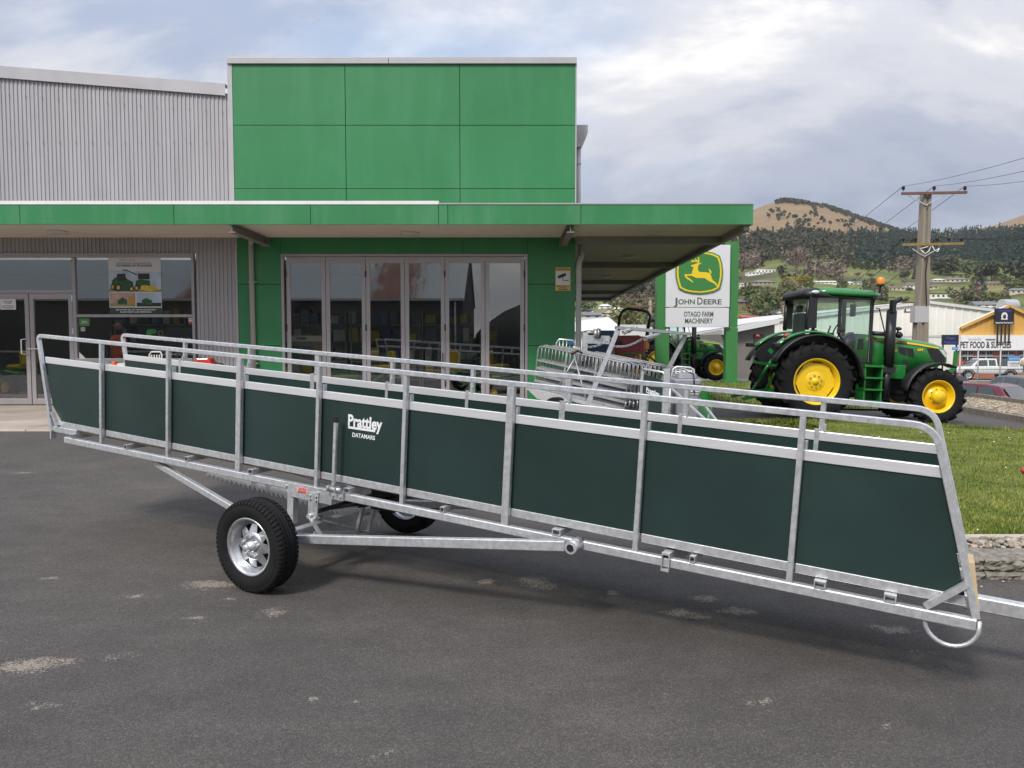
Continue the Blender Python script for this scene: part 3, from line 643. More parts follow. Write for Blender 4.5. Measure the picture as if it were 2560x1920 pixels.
# shop window and entrance door on the left
wn = bpy.data.objects.new('shop_window', None); COL.objects.link(wn); wn.parent = shop; wn.location = Vector((WX1, FY, FLOOR))-SO; WO = Vector((WX1, FY, FLOOR))
xm0, xm1 = F(186, 800).x, F(194, 800).x; z_tr0, z_tr1 = F(300, 793).z, F(300, 786).z; z_s0, z_s1 = F(300, 905).z, F(300, 896).z; zd0, zd1 = F(90, 733).z, F(90, 725).z
mb = MB()
mb.box((WX0-.06, FY-.05, zh-.055), (WX1, FY+.05, zh+.03)); mb.box((WX1-.055, FY-.05, z_s0), (WX1, FY+.05, zh-.056)); mb.box((xm0, FY-.05, FLOOR), (xm1, FY+.05, zh-.056)); mb.box((xm1+.001, FY-.048, z_tr0), (WX1-.056, FY+.048, z_tr1)); mb.box((xm1+.001, FY-.07, z_s0), (WX1-.056, FY+.05, z_s1)); mb.box((WX0-.06, FY-.048, zd0), (xm0-.001, FY+.048, zd1)); mb.box((WX0-.06, FY-.05, FLOOR), (WX0, FY+.05, zh-.056))
mb.build('window_frame', frame_m, wn, off=WO, bevel=.004)
for (x0, x1, z0, z1) in ((WX0, xm0, zd1, zh-.055), (xm1, WX1-.055, z_tr1, zh-.055), (xm1, WX1-.055, z_s1, z_tr0)):
    g = MB(); g.add([(x0, FY-.01, z0), (x1, FY-.01, z0), (x1, FY-.01, z1), (x0, FY-.01, z1)], [(0, 1, 2, 3)]); g.build('pane', gl_m, wn, off=WO, recalc=False)
mb = MB(); mb.box((xm1, FY-.04, FLOOR), (WX1+.03, FY-.008, z_s0-.002)); SB(mb, 'spandrel', mat('spandrel_dark', (0.10, 0.10, 0.105), .5))
for k, (a, b) in enumerate(((F(-95, 800).x, F(76, 800).x), (F(78, 800).x, F(185, 800).x))):
    lf = MB(); s_ = .085; z0 = FLOOR+.012; z1 = zd0-.006
    lf.box((a, FY-.045, z0), (a+s_, FY+.01, z1)); lf.box((b-s_, FY-.045, z0), (b, FY+.01, z1)); lf.box((a+s_, FY-.045, z1-.115), (b-s_, FY+.01, z1)); lf.box((a+s_, FY-.045, z0), (b-s_, FY+.01, z0+.12))
    D = SB(lf, 'entrance_door', frame_m, bevel=.004)
    g = MB(); g.add([(a+s_, FY-.02, z0+.12), (b-s_, FY-.02, z0+.12), (b-s_, FY-.02, z1-.115), (a+s_, FY-.02, z1-.115)], [(0, 1, 2, 3)]); SB(g, 'pane', gl_m, D, recalc=False)
    hx = b-.045 if k == 0 else a+.045
    h = MB()
    if k == 0: h.tube([(hx, FY-.045, F(70, 886).z), (hx-.10, FY-.10, F(70, 884).z), (hx-.10, FY-.10, F(70, 849).z), (hx, FY-.045, F(70, 847).z)], .014, 8); SB(h, 'door_pull', alu, D)
    else:
        h.bar((hx-.10, FY-.06, F(90, 872).z), (hx+.12, FY-.06, F(90, 872).z), .02, .02); SB(h, 'door_lever', alu, D)
        for pz in (745, 828):
            h = MB(); h.box((b-.01, FY-.06, F(90, pz).z-.06), (b+.012, FY-.03, F(90, pz).z+.06)); SB(h, 'hinge', alu, D)
# downpipes on the lower wall
mb = MB(); X = F(637, 800).x; xb_ = C(578, 562).x
mb.tube([(X, FY-.10, FLOOR), (X-.02, FY-.10, F(0, 617).z), (X-.01, FY-.12, F(0, 608).z), (X+.10, FY-.35, F(0, 602).z), (X+.22, FY-.45, F(0, 601).z+.02)], .052, 12)
for py in (706, 908): mb.box((X-.085, FY-.115, F(0, py).z-.012), (X+.085, FY-.04, F(0, py).z+.012))
SB(mb, 'downpipe', mat('pipe_taupe', (0.36, 0.335, 0.325), .4))
mb = MB(); X = F(1441, 800).x+.06
mb.tube([(X-.02, FY-.02, FLOOR-.3), (X-.02, FY-.02, F(0, 672).z), (X-.01, FY, F(0, 655).z), (X+.05, FY+.1, F(0, 640).z), (X+.05, FY+.15, F(0, 628).z), (X+.02, FY+.3, SFZ)], .058, 12); mb.cyl((X-.02, FY-.02, F(0, 708).z), (X-.02, FY-.02, F(0, 704).z), .066, 12); SB(mb, 'downpipe', pipe_m)
# ---------------------------------------------------------------- signs and stickers on the glass and walls
def board(root, x0, z0, x1, z1, Y, m, name, th=.004, parent=None):
    mb = MB(); mb.box((x0, Y-th, z0), (x1, Y, z1)); return mb.build(name, m, parent if parent is not None else root, off=root.location)
sec = thing('security_sign', 'yellow and white security notice with camera picture on the green wall', 'sign', (F(1407, 727).x, FY-.037, F(1407, 727).z))
x0, x1, z0, z1 = F(1388, 0).x, F(1426, 0).x, F(0, 727).z, F(0, 669).z; zy = FY-.037
x0, x1 = F(1388, 700).x, F(1426, 700).x
yel = mat('sign_yellow', (0.72, 0.46, 0.10), .5); inkd = mat('sign_ink', (0.03, 0.03, 0.03), .5); signw = mat('sign_white', (0.72, 0.72, 0.70), .5)
board(sec, x0, z0, x1, z1, zy, yel, 'plate', .005)
board(sec, x0+.012, z0+.115, x1-.012, z1-.075, zy-.0055, signw, 'picture_panel', .001)
cxm = (x0+x1)/2-SO.x*0
def sgm(x, z, Y): return T(x-sec.location.x, Y-sec.location.y, z-sec.location.z)
mb = MB(); q = Matrix.Translation((cxm-.01-sec.location.x, zy-.0075-sec.location.y, (z0+z1)/2+.07-sec.location.z)) @ Matrix.Rotation(R(-22), 4, 'Y')
mb.box((-.09, 0, -.03), (.075, .0008, .032), q); mb.box((-.105, 0, -.018), (-.091, .0008, .02), q); q2 = Matrix.Translation((cxm-sec.location.x, zy-.0075-sec.location.y, (z0+z1)/2-sec.location.z))
mb.box((-.008, 0, -.035), (.006, .0008, .05), q2); mb.box((.007, 0, -.035), (.10, .0008, -.022), q2); mb.box((.10, 0, -.055), (.112, .0008, .0), q2); mb.build('camera_picture', inkd, sec)
text('SECURITY NOTICE', .036, inkd, 'lettering', sec, sgm(cxm, z1-.04, zy-.006), width=.26, bold=.001)
for k, s_ in enumerate(('VIDEO SURVEILLANCE', 'IN USE ON', 'THESE PREMISES')): text(s_, .030, inkd, 'lettering', sec, sgm(cxm, z0+.092-k*.034, zy-.006), width=(.27, .13, .2)[k], bold=.0008)
# poster in the shop window
pz0, pz1 = F(0, 786).z, F(0, 640).z; px0, px1 = F(273, 700).x, F(404, 700).x; PY = FY-.016
pos = thing('poster', 'large harvester sales poster with white heading in the left shop window', 'poster', (px0, PY, pz0))
board(pos, px0, pz0, px1, pz1, PY, mat('poster_white', (0.62, 0.63, 0.66), .5), 'sheet', .002)
W_, H_ = px1-px0, pz1-pz0
def pq(u, v, dy=0): return (px0+u*W_, PY-.003-dy, pz0+v*H_)
def pquad(pts, m, name, dy=0): mb = MB(); mb.add([pq(u, v, dy) for u, v in pts], [tuple(range(len(pts)))]); return mb.build(name, m, pos, off=pos.location, recalc=False)
psky = mat('poster_sky', (0.42, 0.50, 0.62), .5, var=.25, vscale=5); pgr = mat('poster_green', (0.022, 0.085, 0.03), .5, var=.7, vscale=22); pfield = mat('poster_field', (0.30, 0.26, 0.12), .5, var=.3, vscale=12); pdusk = mat('poster_dusk', (0.45, 0.30, 0.26), .5, var=.3, vscale=6); pdark = mat('poster_dark', (0.035, 0.055, 0.045), .5)
pyel = mat('poster_yellow', (0.62, 0.46, 0.05), .5, var=.3, vscale=20); pblk = mat('poster_black', (0.02, 0.025, 0.02), .5, var=.3, vscale=30)
pquad([(0, .40), (1, .40), (1, .72), (0, .76)], psky, 'sky_band'); pquad([(0, .385), (1, .385), (1, .43), (0, .44)], pfield, 'field_band', .0006)
pquad([(.01, .135), (.50, .135), (.50, .37), (.01, .37)], pdusk, 'inset_photo'); pquad([(.52, .135), (.99, .135), (.99, .37), (.52, .37)], psky, 'inset_photo')
pquad([(.01, .135), (.50, .135), (.50, .19), (.01, .19)], pfield, 'inset_field', .0006); pquad([(.52, .135), (.99, .135), (.99, .20), (.52, .20)], pblk, 'inset_field', .0006); pquad([(0, 0), (1, 0), (1, .115), (0, .115)], pdark, 'footer_band')
# forage harvester and tractor of the main picture, drawn flat
pquad([(.06, .43), (.06, .58), (.14, .64), (.30, .66), (.36, .60), (.46, .56), (.48, .44), (.40, .40), (.12, .40)], pgr, 'tractor_picture', .0009)
pquad([(.16, .58), (.16, .69), (.32, .70), (.33, .58)], pblk, 'tractor_picture', .0012)
for u, v, ru, rv in ((.18, .46, .055, .065), (.43, .435, .05, .05), (.07, .47, .04, .06), (.53, .45, .05, .055)):
    pquad([(u+ru*math.cos(a), v+rv*math.sin(a)) for a in [k*math.pi/6 for k in range(12)]], pblk, 'wheel_picture', .0015)
    pquad([(u+ru*.55*math.cos(a), v+rv*.55*math.sin(a)) for a in [k*math.pi/6 for k in range(12)]], pyel, 'wheel_picture', .0018)
pquad([(.50, .46), (.52, .58), (.62, .60), (.78, .58), (.80, .46), (.66, .40)], pgr, 'harvester_picture', .0009); pquad([(.56, .60), (.56, .70), (.78, .70), (.78, .60)], pblk, 'harvester_picture', .0012)
pquad([(.60, .42), (.62, .50), (.90, .49), (.93, .42), (.76, .39)], pyel, 'header_picture', .0014); pquad([(.55, .66), (.53, .69), (.36, .76), (.27, .77), (.26, .755), (.36, .74), (.50, .68)], pgr, 'spout_picture', .0012)
pquad([(.16, .17), (.16, .24), (.25, .29), (.34, .25), (.34, .17)], pgr, 'inset_picture', .0012); pquad([(.36, .18), (.36, .30), (.49, .31), (.49, .18)], mat('poster_orange', (.45, .25, .06), .5), 'inset_picture', .0012); pquad([(.62, .17), (.62, .24), (.70, .28), (.82, .24), (.82, .17)], pgr, 'inset_picture', .0012)
def pt(u, v): return T(px0+u*W_-pos.location.x, -.0032, pz0+v*H_-pos.location.z)
pink = mat('poster_ink', (0.12, 0.13, 0.14), .5)
text('SELF PROPELLED FORAGE HARVESTERS', .04, pink, 'lettering', pos, pt(.49, .875), width=W_*.66); text('POWERED BY PROGRESS', .06, pink, 'lettering', pos, pt(.49, .832), width=W_*.68, bold=.0018)
text('SEE US FOR ALL OF YOUR HARVESTING', .04, signw, 'lettering', pos, pt(.5, .078), width=W_*.76, bold=.001); text('SALES, PARTS AND SERVICING', .04, signw, 'lettering', pos, pt(.5, .04), width=W_*.6, bold=.001)
text('JOHN DEERE', .025, pink, 'lettering', pos, pt(.27, .93), width=W_*.11); text('FARM MACHINERY', .02, pink, 'lettering', pos, pt(.45, .93), width=W_*.12)
# small stickers
def sticker(name, label, pa, pb, m, lines=(), ink=None):
    a, b = F(*pa), F(*pb); o = thing(name, label, 'sticker', (a.x, FY-.025 if 'door' in label else FY-.015, b.z))
    board(o, a.x, b.z, b.x, a.z, o.location.y, m, 'backing', .002)
    for (s_, u, v, wd, sz, im) in lines: text(s_, sz, im, 'lettering', o, T((b.x-a.x)*u, -.003, (a.z-b.z)*v), width=(b.x-a.x)*wd, bold=.0006)
    return o, a, b
sgreen = mat('sticker_green', (0.06, 0.22, 0.05), .5)
sticker('sticker', 'green notice sticker at the lower shop window corner by the door', (199, 796), (226, 815), sgreen, (('THANKS FOR', .5, .62, .5, .03, signw), ('SHOPPING WITH US', .5, .4, .6, .03, signw)))
sticker('sticker', 'small pale square sticker below the green notice on the shop window', (203, 818), (214, 828), mat('sticker_grey', (.5, .52, .5), .5), (('OPEN', .5, .5, .7, .03, inkd),))
sticker('sticker', 'red and white warning sticker at the right edge of the shop window', (472, 795), (485, 804), signw, (('NO ENTRY', .5, .5, .8, .03, inkd),))
o, a, b = sticker('sticker', 'red warning strip below the white sticker by the ribbed wall', (472, 805), (485, 810), mat('sticker_red', (.55, .04, .04), .5))
o, a, b = sticker('door_sticker', 'white courier logo sticker on the left entrance door glass', (2, 748), (42, 774), signw)
for k, (zz, wd) in enumerate(((.78, .3), (.62, .22))):
    mb = MB(); L_ = (b.x-a.x)
    mb.tube([(L_*(.5-wd), -.004, (a.z-b.z)*zz), (L_*.42, -.004, (a.z-b.z)*(zz+.05)), (L_*.55, -.004, (a.z-b.z)*(zz-.03)), (L_*(.5+wd), -.004, (a.z-b.z)*(zz+.03))], .006, 6); mb.build('wave_mark', mat('ink_navy', (.04, .05, .12), .5), o)
mb = MB(); mb.tube([(L_*.5+L_*.36*math.cos(t), -.004, (a.z-b.z)*.26+.026*math.sin(t)) for t in [k*math.pi/8 for k in range(16)]], .004, 5, closed=True); mb.build('ring_mark', MATS['ink_navy'], o)
text('courier', .03, MATS['ink_navy'], 'lettering', o, T(L_*.5, -.003, (a.z-b.z)*.26), width=L_*.45)
# oil advertisement panel standing inside the lower window
adv = thing('oil_advert', 'black oil advert with green machine picture inside the lower shop window', 'advert', (F(330, 905).x, FY+.06, F(330, 897).z))
ax0, ax1, az0, az1 = F(338, 850).x, F(484, 850).x, F(0, 903).z, F(0, 818).z
board(adv, ax0, az0, ax1, az1, FY+.062, mat('advert_black', (.012, .014, .014), .4), 'sheet', .003)
def aw(u, v, dy=0): return (ax0+u*(ax1-ax0), FY+.058-dy, az0+v*(az1-az0))
mb = MB(); mb.add([aw(*p) for p in ((.17, .80), (.19, .93), (.30, .95), (.36, .88), (.33, .82), (.26, .80), (.24, .72))], [tuple(range(7))]); mb.build('machine_picture', mat('advert_green', (.10, .42, .12), .4), adv, off=adv.location, recalc=False)
for u, v, r in ((.42, .82, .05), (.49, .66, .05), (.36, .66, .035)):
    mb = MB(); mb.tube([(Vector(aw(u, v))+Vector((r*math.cos(t), 0, r*math.sin(t)))) for t in [k*math.pi/6 for k in range(12)]], .014, 5, closed=True); mb.build('gear_picture', mat('advert_brass', (.30, .27, .16), .4), adv, off=adv.location)
def at2(u, v): return T(*(Vector(aw(u, v, .001))-Vector(adv.location)))
text('HOUR', .13, signw, 'lettering', adv, at2(.80, .62), width=.36, bold=.001); text('OUTLASTS ORDINARY OILS, GUARANTEED', .05, signw, 'lettering', adv, at2(.68, .20), width=.72, bold=.001)
o, a, b = sticker('window_corner_sticker', 'white triangular sticker in the lower left corner of the shop window', (199, 880), (200, 896), signw)
mb = MB(); mb.add([(a.x, FY-.018, b.z), (F(215, 896).x, FY-.018, b.z), (a.x, FY-.018, a.z)], [(0, 1, 2)]); mb.build('triangle', signw, o, off=o.location)
# ================================================================ SHEEP LOADING RAMP ON WHEELS
TD = Vector((0.87733797, -0.4757684, -0.06263)); TU = Vector((0.04798802, -0.04287481, 0.9979273)); TV = Vector((0.47746752, 0.878525, 0.01478452))
TO = Vector((-3.58300259, 6.72134503, 0.81144024)); TW = 0.8515
TB = (2.39, .425, -.655)                                     # ground point under the axle in ramp coordinates
Rm = Matrix((TD, TV, TU)).transposed().to_4x4()
tr = thing('loading_ramp_trailer', 'long galvanised sheep loading ramp with dark green side sheets on two wheels', 'trailer', Mx=Matrix.Translation(TO+TD*TB[0]+TV*TB[1]+TU*TB[2]) @ Rm)
def TBd(mb, name, m, parent=tr, **k): return mb.build(name, m, parent, off=TB, **k)
sheet_m = mat('green_ply_sheet', (0.017, 0.037, 0.034), 0.33, var=.22, vscale=.9, bump=0.22, bscale=2.4)
POST = [0.0, .8668, 1.6804, 2.4752, 3.2375, 4.0358, 4.8937, 5.74]
def arc(c, r, a0, a1, n=8): return [(c[0]+r*math.cos(a0+(a1-a0)*i/n), c[1]+r*math.sin(a0+(a1-a0)*i/n)) for i in range(n+1)]
def side(v0, sgn):
    """one side of the ramp; sgn -1 = outer face towards -v"""
    o = lambda d: v0+sgn*d                                   # d>0 outwards
    # chassis rail
    mb = MB(); mb.bar((-.51, o(-.0), -.0275), (6.585, o(-.0), -.0275), .05, .055, (0, 0, 1), ch=.006, hollow=True); TBd(mb, 'chassis_rail', galv)
    # top tube bending down into the sloping end posts
    vt = o(-.005); top = .889
    Lt, Lb = (-.935, top), (-.735, .03); Rt, Rb = (6.335, top), (6.585, 0)
    pts = []
    rl = .055; dl = (Vector((Lb[0], Lb[1]))-Vector((Lt[0], Lt[1]))).normalized(); dr = (Vector((Rb[0], Rb[1]))-Vector((Rt[0], Rt[1]))).normalized()
    pts.append((Lb[0], vt, Lb[1]))
    n = 6
    for i in range(n+1):
        t = i/n; p0 = Vector((Lt[0], Lt[1]))+dl*rl; p2 = Vector((Lt[0]+rl, Lt[1])); p1 = Vector((Lt[0], Lt[1])); q = p0*(1-t)**2+p1*2*t*(1-t)+p2*t*t; pts.append((q.x, vt, q.y))
    rr = .10
    for i in range(n+1):
        t = i/n; p0 = Vector((Rt[0]-rr, Rt[1])); p1 = Vector((Rt[0], Rt[1])); p2 = p1+dr*rr; q = p0*(1-t)**2+p1*2*t*(1-t)+p2*t*t; pts.append((q.x, vt, q.y))
    pts.append((Rb[0], vt, Rb[1]))
    mb = MB(); mb.tube(pts, .02, sq=(.034, .034, (0, 1, 0))); TBd(mb, 'top_tube', galv)
    # posts: two wide ones
    for i, a in enumerate(POST):
        wdt = .050 if i in (2, 5) else .030
        mb = MB(); mb.bar((a, o(0.0), .001), (a, o(0.0), .872), .036, wdt, (1, 0, 0), ch=.004); P = TBd(mb, 'post', galv)
        c = MB(); c.box((a+wdt/2+.0, o(-.018), .70), (a+wdt/2+.014, o(-.05), .745)); TBd(c, 'sheet_clip', galv, P)
        if sgn > 0: c = MB(); c.bar((a-.02, o(-.036), .11), (a-.02, o(-.036), .712), .022, wdt*.9, (1, 0, 0)); TBd(c, 'inner_post', galv, P)
    # panels, aluminium cap band, bottom rail between posts
    ends = [-.83]+POST+[6.47]
    for i in range(len(ends)-1):
        a0, a1 = ends[i], ends[i+1]; y0, y1 = o(-.040), o(-.028)
        def xl(u): return -.735-.2*(u-.03)/.86+.025 if i == 0 else a0+.0
        def xr(u): return 6.575-.245*(u/.889)-.012 if i == len(ends)-2 else a1-.0
        cb = lambda a: .070-.0045*a
        lo, hi = .118, .644
        la, lb = cb(a0)+.048, cb(a1)+.048
        poly = [(xl(lo)+(.10 if i == 0 else 0), la), (xr(lo), lb), (xr(hi), hi), (xl(hi), hi)]+([(xl(lo+.14), lo+.14)] if i == 0 else [])
        mb = MB(); mb.prism(poly, y1-y0, T(0, y0, 0)); TBd(mb, 'side_sheet', sheet_m)
        mb = MB(); b0, b1 = .642, .698; yb0, yb1 = o(-.046), o(-.020); mb.prism([(xl(b0), b0), (xr(b0), b0), (xr(b1), b1), (xl(b1), b1)], yb1-yb0, T(0, yb0, 0)); TBd(mb, 'cap_band', alu, bevel=.003)
        mb = MB(); c0, c1 = .066, .120; yb0, yb1 = o(-.048), o(-.022); mb.prism([(xl(c0)+.02, la-.048), (xr(c0), lb-.048), (xr(c1), lb+.003), (xl(c1)+.02, la+.003)], yb1-yb0, T(0, yb0, 0)); TBd(mb, 'bottom_rail', galv, bevel=.003)
    # left end foot: lower tube and gusset
    mb = MB(); mb.bar((-.765, o(-.03), .045), (-.38, o(-.03), .045), .045, .055, ch=.005); mb.box((-.775, o(-.005), -.05), (-.755, o(-.055), .075)); TBd(mb, 'end_foot', galv)
    mb = MB(); mb.bar((-.735, o(-.006), .20), (-.655, o(-.006), .085), .02, .03, (0, 1, 0)); TBd(mb, 'gusset', galv)
    mb = MB(); mb.bar((6.535, o(0.0), .16), (6.37, o(0.0), .01), .03, .034, (0, 1, 0)); TBd(mb, 'gusset', galv)
    # hoop skid under the low end
    mb = MB(); pts = [(6.375, o(0), -.05)]+[(6.487+.115*math.cos(t), o(0), -.045+.112*math.sin(t)) for t in [math.pi*(1.06+.88*i/12) for i in range(13)]]+[(6.598, o(0), -.01)]
    mb.tube(pts, .011, 8); TBd(mb, 'skid_hoop', galv)
    # end flap hanging on the low end
    mb = MB(); mb.bar((6.372, o(-.03), .72), (6.592, o(-.03), .0), .05, .012, (1, 0, 0)); TBd(mb, 'end_plate', galv)
side(0.0, -1); side(TW, 1)
# cross members with their open ends on the rails
for a, wd in ((-.389, .03), (.353, .04), (1.114, .04), (1.831, .05), (2.772, .05), (3.575, .03), (4.4, .057), (5.23, .03), (5.891, .056), (6.216, .056)):
    mb = MB(); mb.bar((a, -.027, .0205), (a, TW+.027, .0205), wd, .037, (0, 0, 1), hollow=True); TBd(mb, 'cross_member', galv)
mb = MB(); mb.bar((5.085, -.045, -.02), (5.085, TW+.045, -.02), .046, .105, (0, 0, 1), hollow=True); TBd(mb, 'cross_member', galv)
mb = MB(); mb.box((-.45, .05, .042), (6.42, TW-.05, .056)); TBd(mb, 'floor', mat('ramp_floor_ply', (0.30, 0.24, 0.16), .7, var=.2, vscale=6))
k = 0; a = -.3
mb = MB()
while a < 6.4: mb.box((a, .06, .0565), (a+.03, TW-.06, .078)); a += .30
o_ = TBd(mb, 'floor_cleats', mat('cleat_timber', (0.34, 0.27, 0.17), .7)); o_['kind'] = 'stuff'
mb = MB(); mb.prism([(6.60, .01), (6.575, .01), (6.53, .26), (6.555, .26)], .16, T(0, .01, 0)); TBd(mb, 'tail_board', mat('plywood_board', (0.55, 0.43, 0.26), .6, var=.15, vscale=5))
mb = MB(); mb.add([(x, v_, u_) for v_ in (.03, TW-.03) for x, u_ in ((6.505, .28), (6.385, .70), (6.372, .697), (6.492, .277))], [(0, 1, 2, 3), (4, 7, 6, 5), (0, 4, 5, 1), (1, 5, 6, 2), (2, 6, 7, 3), (3, 7, 4, 0)]); TBd(mb, 'end_gate', galv)
# drawbar at the low end, going to the tow hitch out of the picture
mb = MB(); mb.bar((6.55, .42, -.05), (8.6, .42, -.045), .07, .075, ch=.006); TBd(mb, 'drawbar', galv)
# axle, arms, struts
AX, AZ = 2.39, -.345
mb = MB(); mb.bar((AX-.035, -.36, AZ), (AX-.035, 1.21, AZ), .065, .065, ch=.006); TBd(mb, 'axle', galv)
for s, v0, va in ((-1, -.10, -.20), (1, TW+.10, TW+.20)):
    mb = MB(); mb.bar((AX+.03, va, AZ), (4.50, v0, -.022), .05, .062, ch=.005); A = TBd(mb, 'suspension_arm', galv)
    mb = MB(); mb.cyl((4.545, v0+s*.035, -.018), (4.545, v0-s*.10, -.018), .038, 16, cap=True); mb.cyl((4.545, v0+s*.038, -.018), (4.545, v0+s*.03, -.018), .024, 12); TBd(mb, 'pivot_tube', galv, A)
    mb = MB(); mb.cyl((4.545, v0+s*.0355, -.018), (4.545, v0+s*.0415, -.018), .022, 12); TBd(mb, 'pivot_bore', black, A)
    mb = MB(); vb = 0.06 if s < 0 else TW-.06
    mb.bar((.62, vb, -.085), (AX-.02, va-s*(-.02), AZ+.005), .045, .05, ch=.005); TBd(mb, 'strut', galv)
    # upright, side plate, height crank
    ve = 0.0 if s < 0 else TW
    mb = MB(); mb.bar((2.245, ve, -.056), (2.245, ve, -.31), .05, .058, (1, 0, 0), hollow=True); TBd(mb, 'upright', galv)
    mb = MB(); mb.prism([(2.19, .0), (2.64, -.0), (2.66, -.012), (2.645, -.10), (2.25, -.098), (2.20, -.045)], .008, T(0, ve+s*.034-.004, 0)); pl_ = TBd(mb, 'rail_plate', galv)
    for (x, z) in ((2.215, -.028), (2.525, -.03)):
        mb = MB(); mb.cyl((x, ve+s*.036, z), (x, ve+s*.052, z), .011, 6); TBd(mb, 'bolt', galv, pl_)
    mb = MB(); mb.prism([(2.445, -.035), (2.535, -.035), (2.53, -.20), (2.505, -.225), (2.46, -.225), (2.44, -.20)], .008, T(0, ve+s*.046-.004, 0)); p2 = TBd(mb, 'crank_plate', galv)
    for (x, z) in ((2.462, -.055), (2.518, -.055), (2.462, -.08), (2.518, -.085)):
        mb = MB(); mb.cyl((x, ve+s*.05, z), (x, ve+s*.062, z), .008, 6); TBd(mb, 'bolt', galv, p2)
    mb = MB(); mb.bar((2.468, ve+s*.062, -.205), (2.60, ve+s*.062, -.345), .008, .034, (0, 1, 0)); mb.cyl((2.468, ve+s*.045, -.205), (2.468, ve+s*.075, -.205), .018, 10); TBd(mb, 'crank', galv, p2)
# caution sticker on the near plate
cs = MB(); cs.prism([(2.325, -.014), (2.425, -.016), (2.423, -.058), (2.323, -.054)], .0015, T(0, -.0405, 0)); cs = TBd(cs, 'caution_sticker', mat('caution_pink', (0.82, 0.60, 0.54), .5))
red = mat('caution_red', (0.60, 0.06, 0.05), .5); wht = mat('decal_white', (0.80, 0.81, 0.82), .5)
def tl(a, v, u): return T(a-TB[0], v-TB[1], u-TB[2])
text('CAUTION', .024, red, 'lettering', cs, tl(2.375, -.0412, -.026), width=.084, bold=.0008)
for kz in (-.040, -.046, -.052): text('KEEP HANDS CLEAR WHEN LIFTING', .006, red, 'lettering', cs, tl(2.374, -.0412, kz), width=.085)
# toothed height racks
def rack(v, p, q, th, n):
    p, q = Vector(p), Vector(q); d = (q-p)/n; poly = [(p.x, p.y+th), (q.x, q.y+th)]
    for i in range(n, 0, -1):
        b = p+d*i; a2 = p+d*(i-1); poly += [(b.x, b.y+.002), (b.x-d.x*.12, b.y-.034), (a2.x+.001, a2.y+.001)]
    mb = MB(); mb.prism(poly, .006, T(0, v, 0)); TBd(mb, 'toothed_rack', galv)
rack(.14, (1.14, -.115), (2.46, -.185), .06, 26); rack(.70, (1.75, -.385), (2.52, -.415), .06, 15)
# cross shaft, jack, lower linkage
mb = MB(); mb.cyl((2.50, -.02, -.175), (2.50, TW+.02, -.175), .016, 10); TBd(mb, 'cross_shaft', steel_dark)
mb = MB(); mb.cyl((2.50, .02, -.17), (2.72, .33, -.14), .013, 8); mb.cyl((2.66, .24, -.15), (2.86, .52, -.125), .026, 12); TBd(mb, 'hydraulic_ram', black)
mb = MB(); mb.box((2.60, .46, -.24), (2.82, .62, -.06)); TBd(mb, 'pump_tank', black, bevel=.01)
for v in (.35, .50):
    mb = MB(); mb.bar((2.62, v, -.19), (2.56, v, -.43), .03, .025, (1, 0, 0)); TBd(mb, 'lift_link', galv)
mb = MB(); mb.cyl((2.46, .02, -.24), (2.60, .44, -.42), .007, 6); TBd(mb, 'tie_rod', galv)
mb = MB(); mb.cyl((2.475, .0, -.235), (2.475, .05, -.235), .02, 10); mb.cyl((2.475, .02, -.225), (2.475, .02, -.19), .008, 6); TBd(mb, 'linkage_pin', galv)
mb = MB(); mb.bar((2.44, .02, -.36), (2.58, .46, -.43), .02, .03, ch=.0); TBd(mb, 'linkage_bar', galv)
# locking lever: long handle standing in front of the sheet
mb = MB(); mb.bar((2.672, -.045, .045), (2.678, -.045, .500), .026, .026, (1, 0, 0), ch=.004); H = TBd(mb, 'lever_handle', galv)
mb = MB(); mb.bar((2.678, -.045, .499), (2.6785, -.045, .538), .031, .031, (1, 0, 0), ch=.004); TBd(mb, 'handle_cap', black, H)
mb = MB(); mb.cyl((2.63, -.045, .022), (2.74, -.045, .022), .016, 10); mb.box((2.628, -.075, -.0), (2.636, -.015, .045)); mb.box((2.70, -.075, -.0), (2.708, -.015, .045)); TBd(mb, 'lever_pivot', galv)
mb = MB(); mb.box((2.645, -.042, -.052), (2.755, -.030, .008)); b_ = TBd(mb, 'lever_bracket', galv)
for x in (2.668, 2.732):
    mb = MB(); mb.cyl((x, -.042, -.025), (x, -.052, -.025), .009, 6); TBd(mb, 'bolt', galv, b_)
# sheet lettering
DEC = bpy.data.objects.new('maker_decal', None); COL.objects.link(DEC); DEC.parent = tr
dv = .0385-.012
def decal(par, tlm, k=1.0, m=wht):
    """slab serif name with a bar under it; local frame tlm: x right, z up, face -y"""
    text('Prattley', .115*k, m, 'lettering', par, tlm @ T(.15*k, 0, .03*k), width=.30*k, bold=.0034*k)
    mb = MB(); mb.box((.005*k, 0, -.024*k), (.245*k, .001, -.008*k), tlm); mb.build('underline', m, par)
    text('DATAMARS', .042*k, m, 'lettering', par, tlm @ T(.145*k, 0, -.066*k), width=.20*k, bold=.0007*k)
decal(DEC, tl(2.722, .0275, .478))
